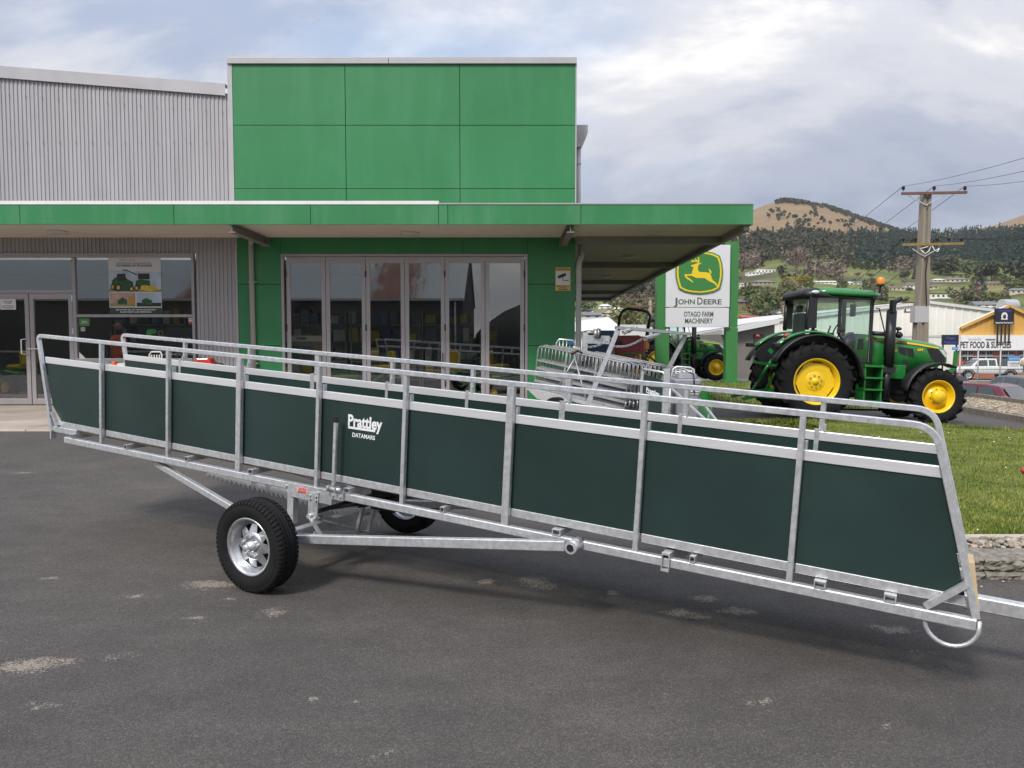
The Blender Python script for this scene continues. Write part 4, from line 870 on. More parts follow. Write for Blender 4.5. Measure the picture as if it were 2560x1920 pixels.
# wheels
def tyre_profile(r, w, rim):
    h = w/2
    return [(rim, -h*.72), (rim+.012, -h*.80), (rim+(r-rim)*.30, -h*.97), (rim+(r-rim)*.62, -h*1.0), (r-.030, -h*.93), (r-.008, -h*.78), (r, -h*.62),
            (r, -h*.50), (r-.009, -h*.48), (r-.009, -h*.42), (r+.001, -h*.40), (r+.002, -h*.16), (r-.009, -h*.14), (r-.009, -h*.07), (r+.003, -h*.05), (r+.003, h*.05), (r-.009, h*.07), (r-.009, h*.14), (r+.002, h*.16), (r+.001, h*.40), (r-.009, h*.42), (r-.009, h*.48),
            (r, h*.50), (r, h*.62), (r-.008, h*.78), (r-.030, h*.93), (rim+(r-rim)*.62, h*1.0), (rim+(r-rim)*.30, h*.97), (rim+.012, h*.80), (rim, h*.72)]
def road_wheel(par, c, r, w, out, name='wheel', n=48, rimr=None, rim_m=rim_steel):
    """c centre; out = -1/+1 sign of outward local y"""
    c = Vector(c); rimr = rimr or r*.60
    root = bpy.data.objects.new(name, None); COL.objects.link(root); root.parent = par; root.location = c
    mb = MB(); mb.lathe(tyre_profile(r, w, rimr), n=n)
    # tread blocks on both shoulders, slightly skewed
    nb = 60
    for i in range(nb):
        t = 2*math.pi*i/nb
        for s in (-1, 1):
            q = Matrix.Rotation(t, 4, 'Y'); hw = math.pi*r/nb*.62; secs = []
            for f_, rr, sk in ((.20, r+.0035, 0), (.33, r+.003, .006), (.42, r-.004, .010), (.475, r-.016, .012)):
                secs.append([q @ Vector((x+sk, s*f_*w, z)) for x, z in ((-hw, rr-.02), (hw, rr-.02), (hw, rr), (-hw, rr))])
            mb.loft(secs, smooth=False)
    ty = mb.build('tyre', rubber, root)
    o = out; R_ = rimr
    mb = MB(); mb.lathe([(R_+.012, o*w*.40), (R_+.014, o*w*.425), (R_+.004, o*w*.43), (R_-.004, o*w*.40), (R_-.012, o*w*.33), (R_-.014, o*w*.15), (R_-.03, o*w*.10), (R_-.032, -o*w*.3), (R_+.004, -o*w*.42)], n=n); rim = mb.build('rim', rim_m, root)
    # eight-spoke disc with triangular openings
    mb = MB(); y0 = o*w*.12; y1 = o*w*.20; ri, ro = R_*.52, R_*.80; re = R_-.02
    ns = 8
    def P(rad, ang, y): return (rad*math.cos(ang), y, rad*math.sin(ang))
    for i in range(ns):
        a0 = 2*math.pi*i/ns; da = math.pi/ns
        mb.add([P(ri, a0-da, y1), P(ri, a0-da*.2, y1*1.03), P(ri, a0+da*.2, y1*1.03), P(ri, a0+da, y1), P(ro, a0+da*.42, y0), P(ro, a0-da*.42, y0)], [(0, 1, 2, 3, 4, 5)])
        mb.add([P(ro, a0-da, y0), P(ro, a0-da*.42, y0), P(ro, a0+da*.42, y0), P(ro, a0+da, y0), P(re, a0+da, y0-o*.01), P(re, a0-da, y0-o*.01)], [(0, 1, 2, 3, 4, 5)])
    mb.lathe([(ri, y1), (ri*.86, y1+o*.012), (ri*.6, y1+o*.012), (ri*.45, y1-o*.004), (0.03, y1-o*.004)], n=32); mb.build('rim_disc', rim_m, root)
    mb = MB(); mb.lathe([(0, y1+o*.070), (.020, y1+o*.070), (.024, y1+o*.062), (.024, y1+o*.04), (.036, y1+o*.038), (.040, y1-o*.02)], n=20); mb.build('hub', galv, root)
    for i in range(5):
        t = 2*math.pi*i/5+.3; mb = MB(); mb.cyl((ri*.72*math.cos(t), y1, ri*.72*math.sin(t)), (ri*.72*math.cos(t), y1+o*.03, ri*.72*math.sin(t)), .011, 6); mb.build('wheel_nut', galv, root)
    mb = MB(); mb.lathe([(R_-.034, -o*w*.02), (R_*.7, -o*w*.0), (R_*.6, -o*w*.06), (.05, -o*w*.06)], n=32); mb.build('rim_back', steel_dark if out < 0 else rim_m, root)
    return root
road_wheel(tr, Vector((AX-.035, -.445, AZ+.005))-Vector(TB), .315, .185, -1)
road_wheel(tr, Vector((AX-.035, 1.296, AZ+.005))-Vector(TB), .315, .185, 1)
# ================================================================ TRACTORS
cabglass = glass('cab_glass', (0.80, 0.93, 0.88), .02)
lampglass = mat('lamp_glass', (0.72, 0.74, 0.76), .12, .3)
tl_red = mat('tail_light_red', (0.55, 0.04, 0.02), .25, coat=.4); amber = mat('beacon_amber', (0.85, 0.24, 0.015), .2, coat=.5)
fblack = mat('fender_black', (0.016, 0.0165, 0.019), .45, var=.15, vscale=8)
def ag_wheel(par, c, r, w, rim, out, lugs, name='wheel', lh=.055):
    root = bpy.data.objects.new(name, None); COL.objects.link(root); root.parent = par; root.location = c
    rc = r-lh; h = w/2
    mb = MB(); mb.lathe([(rim-.01, -h*.80), (rim+.03, -h*.92), (rim+(rc-rim)*.5, -h*1.02), (rc-.05, -h*.96), (rc-.012, -h*.80), (rc, -h*.5), (rc+.004, 0), (rc, h*.5), (rc-.012, h*.80), (rc-.05, h*.96), (rim+(rc-rim)*.5, h*1.02), (rim+.03, h*.92), (rim-.01, h*.80)], n=64)
    mb.build('tyre', rubber, root)
    mb = MB()
    for i in range(lugs):
        for s in (-1, 1):
            a = 2*math.pi*(i+(.5 if s > 0 else 0))/lugs; q = Matrix.Rotation(a, 4, 'Y')
            p = [(0.02*r, s*h*.02, rc-.01), (-.085*r, s*h*.52, rc-.012), (-.17*r, s*h*.99, rc-.045)]
            tw = .044*r
            secs = []
            for (x, y, z), top in zip(p, (r, r-.004, r-.03)):
                secs.append([q @ Vector((x-tw, y, z)), q @ Vector((x+tw, y, z)), q @ Vector((x+tw*.72, y, top)), q @ Vector((x-tw*.72, y, top))])
            # the lug runs on down the shoulder
            secs.append([q @ Vector((-.19*r-tw, s*h*1.03, rc-.14)), q @ Vector((-.19*r+tw, s*h*1.03, rc-.14)), q @ Vector((-.185*r+tw*.8, s*h*1.06, rc-.10)), q @ Vector((-.185*r-tw*.8, s*h*1.06, rc-.10))])
            mb.loft(secs, smooth=False)
    o = mb.build('tread_lugs', rubber, root); o['kind'] = 'stuff'
    o_ = out
    mb = MB(); mb.lathe([(rim+.015, o_*h*.80), (rim+.018, o_*h*.86), (rim+.002, o_*h*.87), (rim-.022, o_*h*.80), (rim-.028, o_*h*.62), (rim-.05, o_*h*.55), (rim-.055, o_*h*.15), (rim-.085, o_*h*.05), (rim-.09, -o_*h*.5), (rim+.01, -o_*h*.84)], n=48); mb.build('rim', jd_yellow, root)
    yd = -o_*h*.10 if r > .8 else o_*h*.0
    mb = MB(); R1 = rim-.065
    if r > .8:
        pts = []
        for i in range(48):
            a = 2*math.pi*i/48; rr = R1*(.93 if (i % 8) in (2, 3, 4, 5) else 1.0); pts.append((rr*math.cos(a), rr*math.sin(a)))
        mb.prism(pts, .02, T(0, yd+o_*.10-.01, 0)); mb.lathe([(.22, yd+o_*.112), (.20, yd+o_*.125), (0, yd+o_*.125)], n=32)
    else:
        mb.lathe([(R1, yd), (R1*.86, yd+o_*.05), (R1*.64, yd+o_*.075), (R1*.60, yd+o_*.10), (R1*.50, yd+o_*.10)], n=40)
    disc = mb.build('rim_disc', jd_yellow, root)
    mb = MB()
    if r > .8: mb.lathe([(.075, yd+o_*.126), (.07, yd+o_*.15), (0, yd+o_*.15)], n=24)
    else: mb.lathe([(R1*.50, yd+o_*.06), (R1*.48, yd+o_*.20), (R1*.42, yd+o_*.225), (0, yd+o_*.23)], n=32)
    mb.build('hub', jd_yellow, root)
    nn = 8
    for i in range(nn):
        a = 2*math.pi*i/nn+.2; rb = .135 if r > .8 else R1*.57; yb = yd+o_*(.125 if r > .8 else .10)
        mb = MB(); mb.cyl((rb*math.cos(a), yb, rb*math.sin(a)), (rb*math.cos(a), yb+o_*.025, rb*math.sin(a)), .016 if r > .8 else .013, 6); mb.build('wheel_nut', mat('nut_steel', (.35, .33, .28), .4, .7), root)
    mb = MB(); mb.lathe([(rim-.08, -o_*h*.3), (.02, -o_*h*.3)], n=24); mb.build('wheel_back', steel_dark, root)
    return root
def arcstrip(mb, cx_, cz, r0, r1, a0, a1, y0, y1, n=18, th=.03, fn=None):
    """curved fender plate: angle measured from +x through +z, width y0..y1"""
    secs = []
    for i in range(n+1):
        a = a0+(a1-a0)*i/n; r = r0+(r1-r0)*i/n
        if fn: r = fn(a, r)
        c, s = math.cos(a), math.sin(a)
        secs.append([(cx_+c*r, y0, cz+s*r), (cx_+c*r, y1, cz+s*r), (cx_+c*(r-th), y1, cz+s*(r-th)), (cx_+c*(r-th), y0, cz+s*(r-th))])
    mb.loft(secs); return mb
def make_tractor(label, loc, pitch, group):
    t = thing('tractor', label, 'tractor', Mx=Matrix.Translation(loc) @ Matrix.Rotation(pitch, 4, 'Y'), group=group)
    B = lambda mb, name, m, par=t, **k: mb.build(name, m, par, **k)
    for s in (-1, 1):
        ag_wheel(t, (0, s*.86, .875), .875, .46, .505, s, 19); ag_wheel(t, (2.74, s*.84, .635), .635, .38, .355, s, 17, lh=.045)
    # chassis, transmission, engine block, axles
    mb = MB(); mb.box((-.25, -.28, .55), (1.6, .28, 1.15)); mb.box((1.6, -.24, .62), (3.15, .24, 1.05)); mb.box((1.2, -.42, .48), (1.95, -.24, .85)); mb.box((1.2, .24, .48), (1.95, .5, .85)); B(mb, 'chassis', fblack, bevel=.02)
    mb = MB(); mb.cyl((0, -.78, .875), (0, .78, .875), .16, 16); B(mb, 'rear_axle', jd_green); mb = MB(); mb.bar((2.70, -.72, .62), (2.70, .72, .62), .18, .16); B(mb, 'front_axle', jd_green)
    # hood: sections along x
    HX = lambda x: 1.28+(x-1.22)*1.11
    def hsec(x, w, zt, zb, cr):
        x = HX(x); return [(x, -w, zb), (x, -w, zt-cr*1.5), (x, -w*.93, zt-cr*.6), (x, -w*.72, zt-cr*.12), (x, 0, zt), (x, w*.72, zt-cr*.12), (x, w*.93, zt-cr*.6), (x, w, zt-cr*1.5), (x, w, zb)]
    mb = MB(); mb.loft([hsec(1.22, .46, 1.99, 1.05, .14), hsec(1.7, .46, 1.97, 1.02, .14), hsec(2.3, .44, 1.90, 1.16, .14), hsec(2.70, .42, 1.83, 1.28, .13), hsec(2.90, .385, 1.765, 1.34, .12), hsec(2.985, .33, 1.67, 1.40, .09)]); hood = B(mb, 'hood', jd_green)
    for s in (-1, 1):
        mb = MB(); pts = [(1.24, 1.845, 1.905), (1.7, 1.825, 1.88), (2.3, 1.765, 1.805), (2.76, 1.70, 1.73)]
        v = []; W = {1.24: .462, 1.7: .462, 2.3: .442, 2.76: .415}
        for x, a, b in pts: v += [(HX(x), s*(W[x]+.006), a), (HX(x), s*(W[x]+.002), b)]
        mb.add(v, [(0, 2, 3, 1), (2, 4, 5, 3), (4, 6, 7, 5)]); st = B(mb, 'hood_stripe', jd_yellow, hood)
        def flat(poly, m, name, y=.452): mb = MB(); mb.prism([(HX(x), z) for x, z in poly], s*.006, T(0, s*y, 0)); return B(mb, name, m, hood)
        flat([(2.505, 1.70), (2.735, 1.70), (2.905, 1.47), (2.88, 1.38), (2.76, 1.37), (2.62, 1.48)], black, 'grille_side', .425)
        flat([(1.90, 1.72), (2.07, 1.70), (2.09, 1.52), (1.95, 1.56)], fblack, 'vent', .452); flat([(2.08, 1.70), (2.22, 1.68), (2.26, 1.50), (2.12, 1.51)], black, 'vent', .449); flat([(2.02, 1.42), (2.13, 1.41), (2.15, 1.22), (2.06, 1.23)], black, 'vent', .452)
        mb = MB(); mb.prism([(HX(x), z) for x, z in [(2.77, 1.70), (2.88, 1.665), (2.955, 1.53), (2.93, 1.50), (2.86, 1.58)]], s*.012, T(0, s*.395, 0)); B(mb, 'headlight', lampglass, hood)
        if s < 0:
            text('JOHN', .075, black, 'lettering', hood, T(HX(1.38), -.474, 1.872), width=.19, bold=.002); text('DEERE', .075, black, 'lettering', hood, T(HX(1.98), -.466, 1.815), width=.22, bold=.002)
            text('130', .07, jd_yellow, 'lettering', hood, T(HX(1.83), -.462, 1.62), width=.11, bold=.002); text('6M', .075, jd_yellow, 'lettering', hood, T(HX(2.37), -.450, 1.66), width=.12, bold=.003)
        mb = MB(); mb.box((1.30, s*.44, .98), (2.25, s*.462, 1.30)); B(mb, 'side_shield', jd_green, hood, bevel=.01)
    mb = MB(); mb.box((HX(2.99), -.26, 1.40), (HX(3.0), .26, 1.62)); B(mb, 'front_grille', black, hood)
    # front hitch frame
    for s in (-1, 1): mb = MB(); mb.prism([(3.38, 1.66), (3.48, 1.64), (3.44, 1.30), (3.33, 1.08), (3.10, 1.04), (3.10, 1.10), (3.28, 1.16), (3.37, 1.34)], .03, T(0, s*.36-.015, 0)); B(mb, 'front_bracket', jd_green)
    mb = MB(); mb.box((2.95, -.34, .75), (3.26, .34, 1.08)); B(mb, 'front_weight', fblack, bevel=.02)
    # cab
    zr0, zr1 = 2.76, 2.97; hw = .76
    mb = MB(); mb.box((-.16, -.68, 1.30), (1.26, .68, 1.42)); B(mb, 'cab_floor', fblack)
    def rsec(x, w, z0, z1): c = .07; return [(x, -w, z0), (x, -w-.02, (z0+z1)/2-.02), (x, -w*.94, z1-c*.35), (x, -w*.75, z1), (x, w*.75, z1), (x, w*.94, z1-c*.35), (x, w+.02, (z0+z1)/2-.02), (x, w, z0)]
    mb = MB(); mb.loft([rsec(.02, .80, 2.83, 2.975), rsec(.3, .82, 2.81, 2.985), rsec(.8, .82, 2.80, 2.98), rsec(1.30, .80, 2.80, 2.955), rsec(1.44, .72, 2.82, 2.90)]); roof = B(mb, 'roof', jd_green)
    mb = MB(); mb.loft([rsec(-.27, .66, 2.79, 2.86), rsec(-.23, .76, 2.74, 2.93), rsec(.0, .825, 2.745, 2.978), rsec(.22, .826, 2.755, 2.90), rsec(.36, .826, 2.755, 2.815), rsec(1.43, .78, 2.755, 2.805)]); B(mb, 'roof_trim', fblack, roof)
    for s in (-1, 1): mb = MB(); mb.sphere((-.05, s*.83, 2.86), .075, 12, 8, (1.2, .35, .55)); B(mb, 'work_light', lampglass, roof)
    for s in (-1, 1):
        def pil(name, p, q, a, b): mb = MB(); mb.bar(p, q, a, b, (1, 0, 0), ch=.01); return B(mb, name, fblack)
        pil('pillar', (1.285, s*.70, 1.32), (1.27, s*.72, 2.76), .06, .075)
        pil('pillar', (.545, s*.755, 2.0), (.545, s*.745, 2.76), .05, .06)
        mb = MB(); mb.loft([[(-.18, s*.80, 2.06), (.03, s*.80, 2.06), (.03, s*.70, 2.06), (-.18, s*.70, 2.06)], [(-.15, s*.795, 2.78), (.02, s*.795, 2.78), (.02, s*.70, 2.78), (-.15, s*.70, 2.78)]], smooth=False); B(mb, 'pillar', fblack, bevel=.012)
        mb = MB(); mb.tube([(-.15, s*.70, 2.02), (-.15, s*.70, 2.3), (-.14, s*.70, 2.78)], .05, 8); B(mb, 'pillar', fblack)
        # glazing: rear quarter, side, door
        def pane(poly, name='pane', y=.735): mb = MB(); mb.add([(x, s*y, z) for x, z in poly], [tuple(range(len(poly)))]); return B(mb, name, cabglass, recalc=False)
        pane([(.03, 2.06), (.52, 2.02), (.52, 2.75), (.03, 2.75)])
        D = pane([(.66, 1.82), (.80, 1.62), (.90, 1.42), (.93, 1.34), (1.26, 1.34), (1.25, 2.74), (.57, 2.74), (.57, 1.92)], 'door', .742)
        mb = MB(); mb.tube([(x, s*.75, z) for x, z in [(.575, 1.92), (.66, 1.82), (.80, 1.62), (.90, 1.42), (.93, 1.34), (1.255, 1.34), (1.245, 2.735), (.575, 2.735)]], .018, 6, closed=True); B(mb, 'door_frame', fblack, D)
        mb = MB(); mb.box((.50, s*.755, 2.0), (.66, s*.80, 2.07)); B(mb, 'door_handle', fblack, D, bevel=.01)
        mb = MB(); mb.box((1.00, s*.755, 1.62), (1.10, s*.79, 1.86)); B(mb, 'door_latch', fblack, D, bevel=.01)
        # rear fender: black outer lip, green inner shell
        def fr(a, r): return r
        mb = MB(); arcstrip(mb, .02, .88, 1.06, 1.02, R(158), R(4), s*.80, s*1.10, 22, .035); B(mb, 'rear_fender', fblack)
        mb = MB(); arcstrip(mb, .02, .88, 1.16, 1.06, R(140), R(6), s*.56, s*.815, 20, .05); B(mb, 'fender_shell', jd_green)
        mb = MB(); mb.add([(.02+math.cos(a)*1.06, s*.58, .88+math.sin(a)*1.06) for a in [R(x) for x in range(150, 3, -8)]]+[(.3, s*.58, 1.0), (-.6, s*.58, 1.1)], [tuple(range(21))]); B(mb, 'fender_wall', fblack, recalc=False)
        mb = MB(); mb.sphere((-.72, s*.96, 1.86), .09, 12, 8, (.5, 1.05, .55)); B(mb, 'tail_light', tl_red)
        mb = MB(); mb.box((-.98, s*.86, 1.60), (-.83, s*1.06, 1.70)); B(mb, 'fender_lamp', black, bevel=.02)
        # front fender
        mb = MB(); arcstrip(mb, 2.74, .635, .76, .74, R(62), R(172), s*.66, s*1.03, 14, .03); B(mb, 'front_fender', fblack)
        # steps
        if s < 0: x0, x1 = 1.11, 1.52
        else: x0, x1 = 1.11, 1.52
        mb = MB(); mb.box((x0, s*.50, .48), (x0+.035, s*.90, 1.30)); mb.box((x1-.035, s*.50, .48), (x1, s*.90, 1.30)); mb.box((x0+.035, s*.50, .50), (x1-.035, s*.52, 1.30))
        S = B(mb, 'step_frame', jd_green)
        for z in (.46, .72, .98, 1.24): mb = MB(); mb.box((x0-.01, s*.55, z), (x1+.01, s*.94, z+.035)); B(mb, 'step', jd_green, S)
        # mirror
        mb = MB(); mb.tube([(1.27, s*.74, 2.60), (1.30, s*.80, 2.76), (1.62, s*1.0, 2.79), (1.64, s*1.02, 2.70), (1.64, s*1.02, 2.45)], .014, 6); A = B(mb, 'mirror_arm', black)
        mb = MB(); mb.box((1.56, s*.90, 2.43), (1.64, s*1.10, 2.74)); B(mb, 'mirror', black, A, bevel=.025)
    mb = MB(); mb.add([(1.27, -.66, 1.45), (1.27, .66, 1.45), (1.26, .66, 2.75), (1.26, -.66, 2.75)], [(0, 1, 2, 3)]); B(mb, 'windscreen', cabglass, recalc=False)
    mb = MB(); mb.add([(-.17, -.66, 1.72), (-.17, .66, 1.72), (-.15, .66, 2.75), (-.15, -.66, 2.75)], [(0, 1, 2, 3)]); B(mb, 'rear_window', cabglass, recalc=False)
    mb = MB(); mb.box((-.22, -.60, 1.10), (-.14, .60, 1.72)); B(mb, 'cab_rear_panel', fblack)
    # seat, wheel, console inside
    mb = MB(); mb.box((-.05, -.25, 1.75), (.42, .25, 1.90)); mb.box((-.15, -.24, 1.88), (.0, .24, 2.42)); mb.box((-.13, -.13, 2.44), (-.03, .13, 2.60)); mb.box((.05, -.2, 1.42), (.35, .2, 1.75)); B(mb, 'driver_seat', mat('seat_fabric', (.04, .042, .045), .8), bevel=.04)
    mb = MB(); mb.tube([(.82+.06*math.cos(a), .2*math.sin(a), 2.02+.19*math.cos(a)) for a in [2*math.pi*i/20 for i in range(20)]], .016, 6, closed=True); mb.cyl((.83, 0, 2.02), (1.02, 0, 1.72), .025, 8); mb.loft([[(.92, -.14, 1.42), (1.16, -.16, 1.42), (1.16, .16, 1.42), (.92, .14, 1.42)], [(.94, -.12, 1.85), (1.15, -.16, 2.02), (1.15, .16, 2.02), (.94, .12, 1.85)]]); B(mb, 'steering_column', fblack)
    mb = MB(); mb.box((.05, -.50, 1.72), (.55, -.32, 1.98)); mb.cyl((.45, -.4, 1.98), (.50, -.4, 2.14), .02, 8); B(mb, 'armrest_console', fblack, bevel=.02)
    # exhaust
    mb = MB(); mb.cyl((1.74, -.68, 1.25), (1.74, -.68, 2.50), .108, 24); mb.cyl((1.74, -.68, 2.50), (1.74, -.68, 2.545), .108, 24, r2=.075); mb.cyl((1.71, -.66, .55), (1.72, -.67, 1.25), .075, 16); mb.box((1.59, -.76, 1.12), (1.87, -.60, 1.26)); E_ = B(mb, 'exhaust', fblack)
    mb = MB(); mb.tube([(1.74, -.68, 2.53), (1.74, -.68, 2.60), (1.76, -.69, 2.68), (1.83, -.70, 2.74), (1.93, -.71, 2.79)], [.058, .058, .058, .056, .053], 14); B(mb, 'exhaust_tip', fblack, E_)
    mb = MB(); mb.cyl((1.35, -.56, 2.00), (1.95, -.56, 1.98), .05, 14); mb.sphere((1.99, -.56, 1.98), .075, 12, 8, (1.2, 1, 1)); B(mb, 'air_intake', fblack)
    mb = MB(); mb.cyl((1.95, -.56, 2.02), (1.97, -.56, 2.10), .02, 8); mb.sphere((1.97, -.56, 2.12), .075, 12, 8, (1, 1, .55)); B(mb, 'front_light', fblack)
    mb = MB(); mb.tube([(1.36, -.72, 2.55), (1.43, -.73, 2.55), (1.59, -.74, 2.0), (1.61, -.70, 1.5)], .016, 6); B(mb, 'grab_rail', fblack)
    mb = MB(); mb.cyl((1.43, -.70, 2.90), (1.44, -.70, 3.06), .02, 8); bk = B(mb, 'beacon_stalk', fblack)
    mb = MB(); mb.cyl((1.44, -.70, 3.05), (1.44, -.70, 3.10), .082, 16); B(mb, 'beacon_base', black, bk); mb = MB(); mb.lathe([(.08, 0), (.084, .03), (.078, .10), (.058, .14), (.0, .155)], (1.44, -.70, 3.101), (0, 0, 1), 18); B(mb, 'beacon_lens', amber, bk)
    # rear linkage
    for s in (-1, 1):
        mb = MB(); mb.bar((-.30, s*.30, .62), (-1.28, s*.44, .46), .05, .11); mb.prism([(-1.25, .40), (-1.42, .36), (-1.47, .44), (-1.40, .43), (-1.36, .50), (-1.25, .53)], .05, T(0, s*.44-.025, 0)); B(mb, 'lower_link', jd_green)
        mb = MB(); mb.bar((-.45, s*.36, 1.45), (-.95, s*.42, .56), .04, .05); mb.cyl((-.55, s*.36, 1.30), (-.78, s*.40, .88), .035, 10); B(mb, 'lift_rod', jd_green)
        mb = MB(); mb.bar((-.35, s*.32, 1.30), (-.62, s*.38, 1.55), .05, .09); B(mb, 'lift_arm', jd_green)
    mb = MB(); mb.bar((-.35, 0, 1.15), (-1.1, 0, 1.25), .05, .06); mb.box((-.5, -.12, .75), (-.28, .12, 1.30)); mb.box((-1.0, -.06, .40), (-.2, .06, .48)); B(mb, 'top_link', jd_green)
    return t
t1 = make_tractor('big green tractor with yellow wheels and amber beacon on the driveway', (6.70, 18.11, -.067), R(2.0), 'green row-crop tractors')
t2 = copy_tree(t1); t2.matrix_world = Matrix.Translation((6.75, 36.9, -.13)) @ Matrix.Rotation(R(.5), 4, 'Y'); t2['label'] = 'green tractor half hidden behind the white pylon sign'
# ================================================================ PYLON SIGN
SY = 33.0
def S_(px, py): return at(px, py, SY)
sb = S_(1742, 958)
sg = thing('pylon_sign', 'tall white dealer sign with leaping deer emblem between two green posts', 'sign', sb)
def SGB(mb, name, m, par=sg, **k): return mb.build(name, m, par, off=sb, **k)
sg_green = mat('sign_post_green', (0.045, 0.20, 0.055), .42, var=.06, vscale=2)
for a, b, tp in ((1640, 1672, 612), (1814, 1843, 604)):
    p, q = S_(a, 957), S_(b, 957); zt_ = S_(a, tp).z; zm = S_(a, 819).z
    mb = MB(); mb.box((p.x, SY+.02, p.z), (q.x, SY+.42, zm-.01)); P = SGB(mb, 'post', sg_green)
    mb = MB(); mb.box((p.x, SY+.02, zm+.0), (q.x-.02, SY+.42, zt_)); SGB(mb, 'post_upper', sg_green, P)
    mb = MB(); mb.box((p.x-.08, SY-.06, p.z-.1), (q.x+.08, SY+.5, p.z+.12)); SGB(mb, 'post_foot', sg_green, P)
x0, x1 = S_(1664, 700).x, S_(1823, 700).x
sw = mat('sign_panel_white', (0.66, 0.66, 0.69), .35, var=.05, vscale=.9)
mb = MB(); mb.box((x0, SY-.12, S_(0, 768).z), (x1, SY+.015, S_(0, 613).z)); up = SGB(mb, 'upper_panel', sw, bevel=.01)
mb = MB(); mb.box((x0, SY-.12, S_(0, 818).z), (x1-.02, SY+.015, S_(0, 770).z)); lo = SGB(mb, 'lower_panel', sw, bevel=.01)
K5 = 5.53
def Z(zx, zy, dy=0.0): p = S_(1600+zx/K5, 560+zy/K5); return (p.x, p.z)
def poly(pts, y, th, name, m, par):
    mb = MB(); mb.prism([Z(*p) for p in pts], th, T(0, y-th, 0)); return SGB(mb, name, m, par)
def superring(k):
    out = []; cx0, cy0 = 805, 675
    base = [(520, 445), (600, 402), (700, 383), (805, 377), (910, 383), (1010, 405), (1090, 445), (1120, 540), (1132, 640), (1128, 740), (1112, 820), (1088, 900), (1010, 940), (910, 962), (805, 970), (700, 962), (600, 940), (524, 900), (498, 820), (482, 740), (478, 640), (490, 540)]
    return [(cx0+(x-cx0)*k, cy0+(y-cy0)*k) for x, y in base]
em_g = mat('emblem_green', (0.025, 0.19, 0.035), .3, coat=.4); em_y = mat('emblem_yellow', (0.80, 0.56, 0.02), .4)
e0 = poly(superring(1.0), SY-.121, .05, 'emblem', em_g, up)
poly(superring(.945), SY-.1715, .012, 'emblem_border', em_y, up); poly(superring(.875), SY-.184, .004, 'emblem_field', em_g, up)
body = [(688, 578), (735, 563), (775, 548), (800, 546), (845, 543), (818, 558), (796, 570), (788, 592), (785, 632), (795, 663), (840, 671), (900, 672), (950, 686), (966, 715), (976, 758), (997, 788), (1030, 813), (1054, 848), (1068, 882), (1054, 884), (1030, 846), (1000, 822), (950, 801), (905, 772), (880, 753), (820, 752), (760, 750), (735, 737), (700, 721), (650, 721), (627, 717), (642, 740), (682, 765), (710, 793), (722, 818), (708, 812), (678, 787), (638, 766), (614, 742), (598, 710), (612, 699), (660, 700), (704, 694), (705, 668), (715, 640), (728, 602), (714, 599), (693, 592)]
poly(body, SY-.189, .006, 'deer', em_y, up)
poly([(928, 620), (955, 638), (972, 664), (968, 692), (950, 688), (944, 654)], SY-.1895, .006, 'deer_tail', em_y, up)
poly([(783, 552), (800, 552), (806, 505), (802, 474), (784, 458), (791, 490), (783, 522)], SY-.1895, .006, 'deer_antler', em_y, up)
poly([(784, 535), (745, 527), (712, 533), (679, 536), (708, 520), (688, 498), (724, 512), (757, 512), (738, 476), (768, 500), (784, 518)], SY-.1900, .006, 'deer_antler', em_y, up)
sgt = mat('sign_text_green', (0.075, 0.105, 0.075), .5)
def st(zx, zy): x, z = Z(zx, zy); return T(x-sb.x, SY-.122-sb.y, z-sb.z)
WZ = lambda a: a/K5/FPX*SY
text('OHN', .30, sgt, 'lettering', up, st(636, 1082), width=WZ(228), bold=.008); text('J', .42, sgt, 'lettering', up, st(496, 1078), width=WZ(56), bold=.008)
text('D', .42, sgt, 'lettering', up, st(818, 1074), width=WZ(74), bold=.008); text('EERE', .30, sgt, 'lettering', up, st(990, 1082), width=WZ(248), bold=.008)
text('OTAGO FARM', .30, sgt, 'lettering', lo, st(802, 1252), width=WZ(405), bold=.008); text('MACHINERY', .30, sgt, 'lettering', lo, st(802, 1345), width=WZ(385), bold=.008)
# ================================================================ HURDLE TRAILER (gates stacked on edge)
hd_f = Vector((.72, -.68, -.145)).normalized(); hd_s = Vector((.686, .727, 0)).normalized(); hd_u = hd_f.cross(hd_s)*-1
if hd_u.z < 0: hd_u = -hd_u
HO = at(1333, 966, 15.0)
HL, HH = 2.15, .82
hm = Matrix((hd_f, hd_s, hd_u)).transposed().to_4x4()
ht = thing('hurdle_trailer', 'small galvanised trailer carrying stacked sheep hurdles beside the green wall', 'trailer', Mx=Matrix.Translation(HO) @ hm)
if hm.determinant() < 0: pass
mb = MB(); mb.bar((-.15, .0, -.06), (2.5, .0, -.06), .06, .06); mb.bar((-.15, 1.25, -.06), (2.5, 1.25, -.06), .06, .06); mb.bar((.0, -.05, -.06), (.0, 1.3, -.06), .05, .05); mb.bar((2.3, -.05, -.06), (2.3, 1.3, -.06), .05, .05); mb.build('chassis', galv, ht)
mb = MB(); mb.prism([(-.05, -.04), (.95, -.04), (.72, -.22), (.18, -.20), (-.05, -.09)], .03, T(0, -.06, 0)); mb.build('mudguard_plate', galv, ht)
road_wheel(ht, (.78, -.16, -.36), .30, .16, -1, n=32); road_wheel(ht, (.78, 1.42, -.36), .30, .16, 1, n=32)
mb = MB(); mb.bar((.78, -.2, -.36), (.78, 1.4, -.36), .06, .06); mb.build('axle', galv, ht)
mb = MB(); mb.tube([(2.3, .6, -.06), (2.75, .62, -.10)], .03); mb.build('drawbar', galv, ht)
mb = MB(); mb.bar((.10, -.09, -.28), (.30, -.09, -.29), .02, .05); mb.build('catch', galv, ht)
galv_d = mat('galvanised_dull', (0.43, 0.44, 0.46), .42, .6, var=.15, vscale=20)
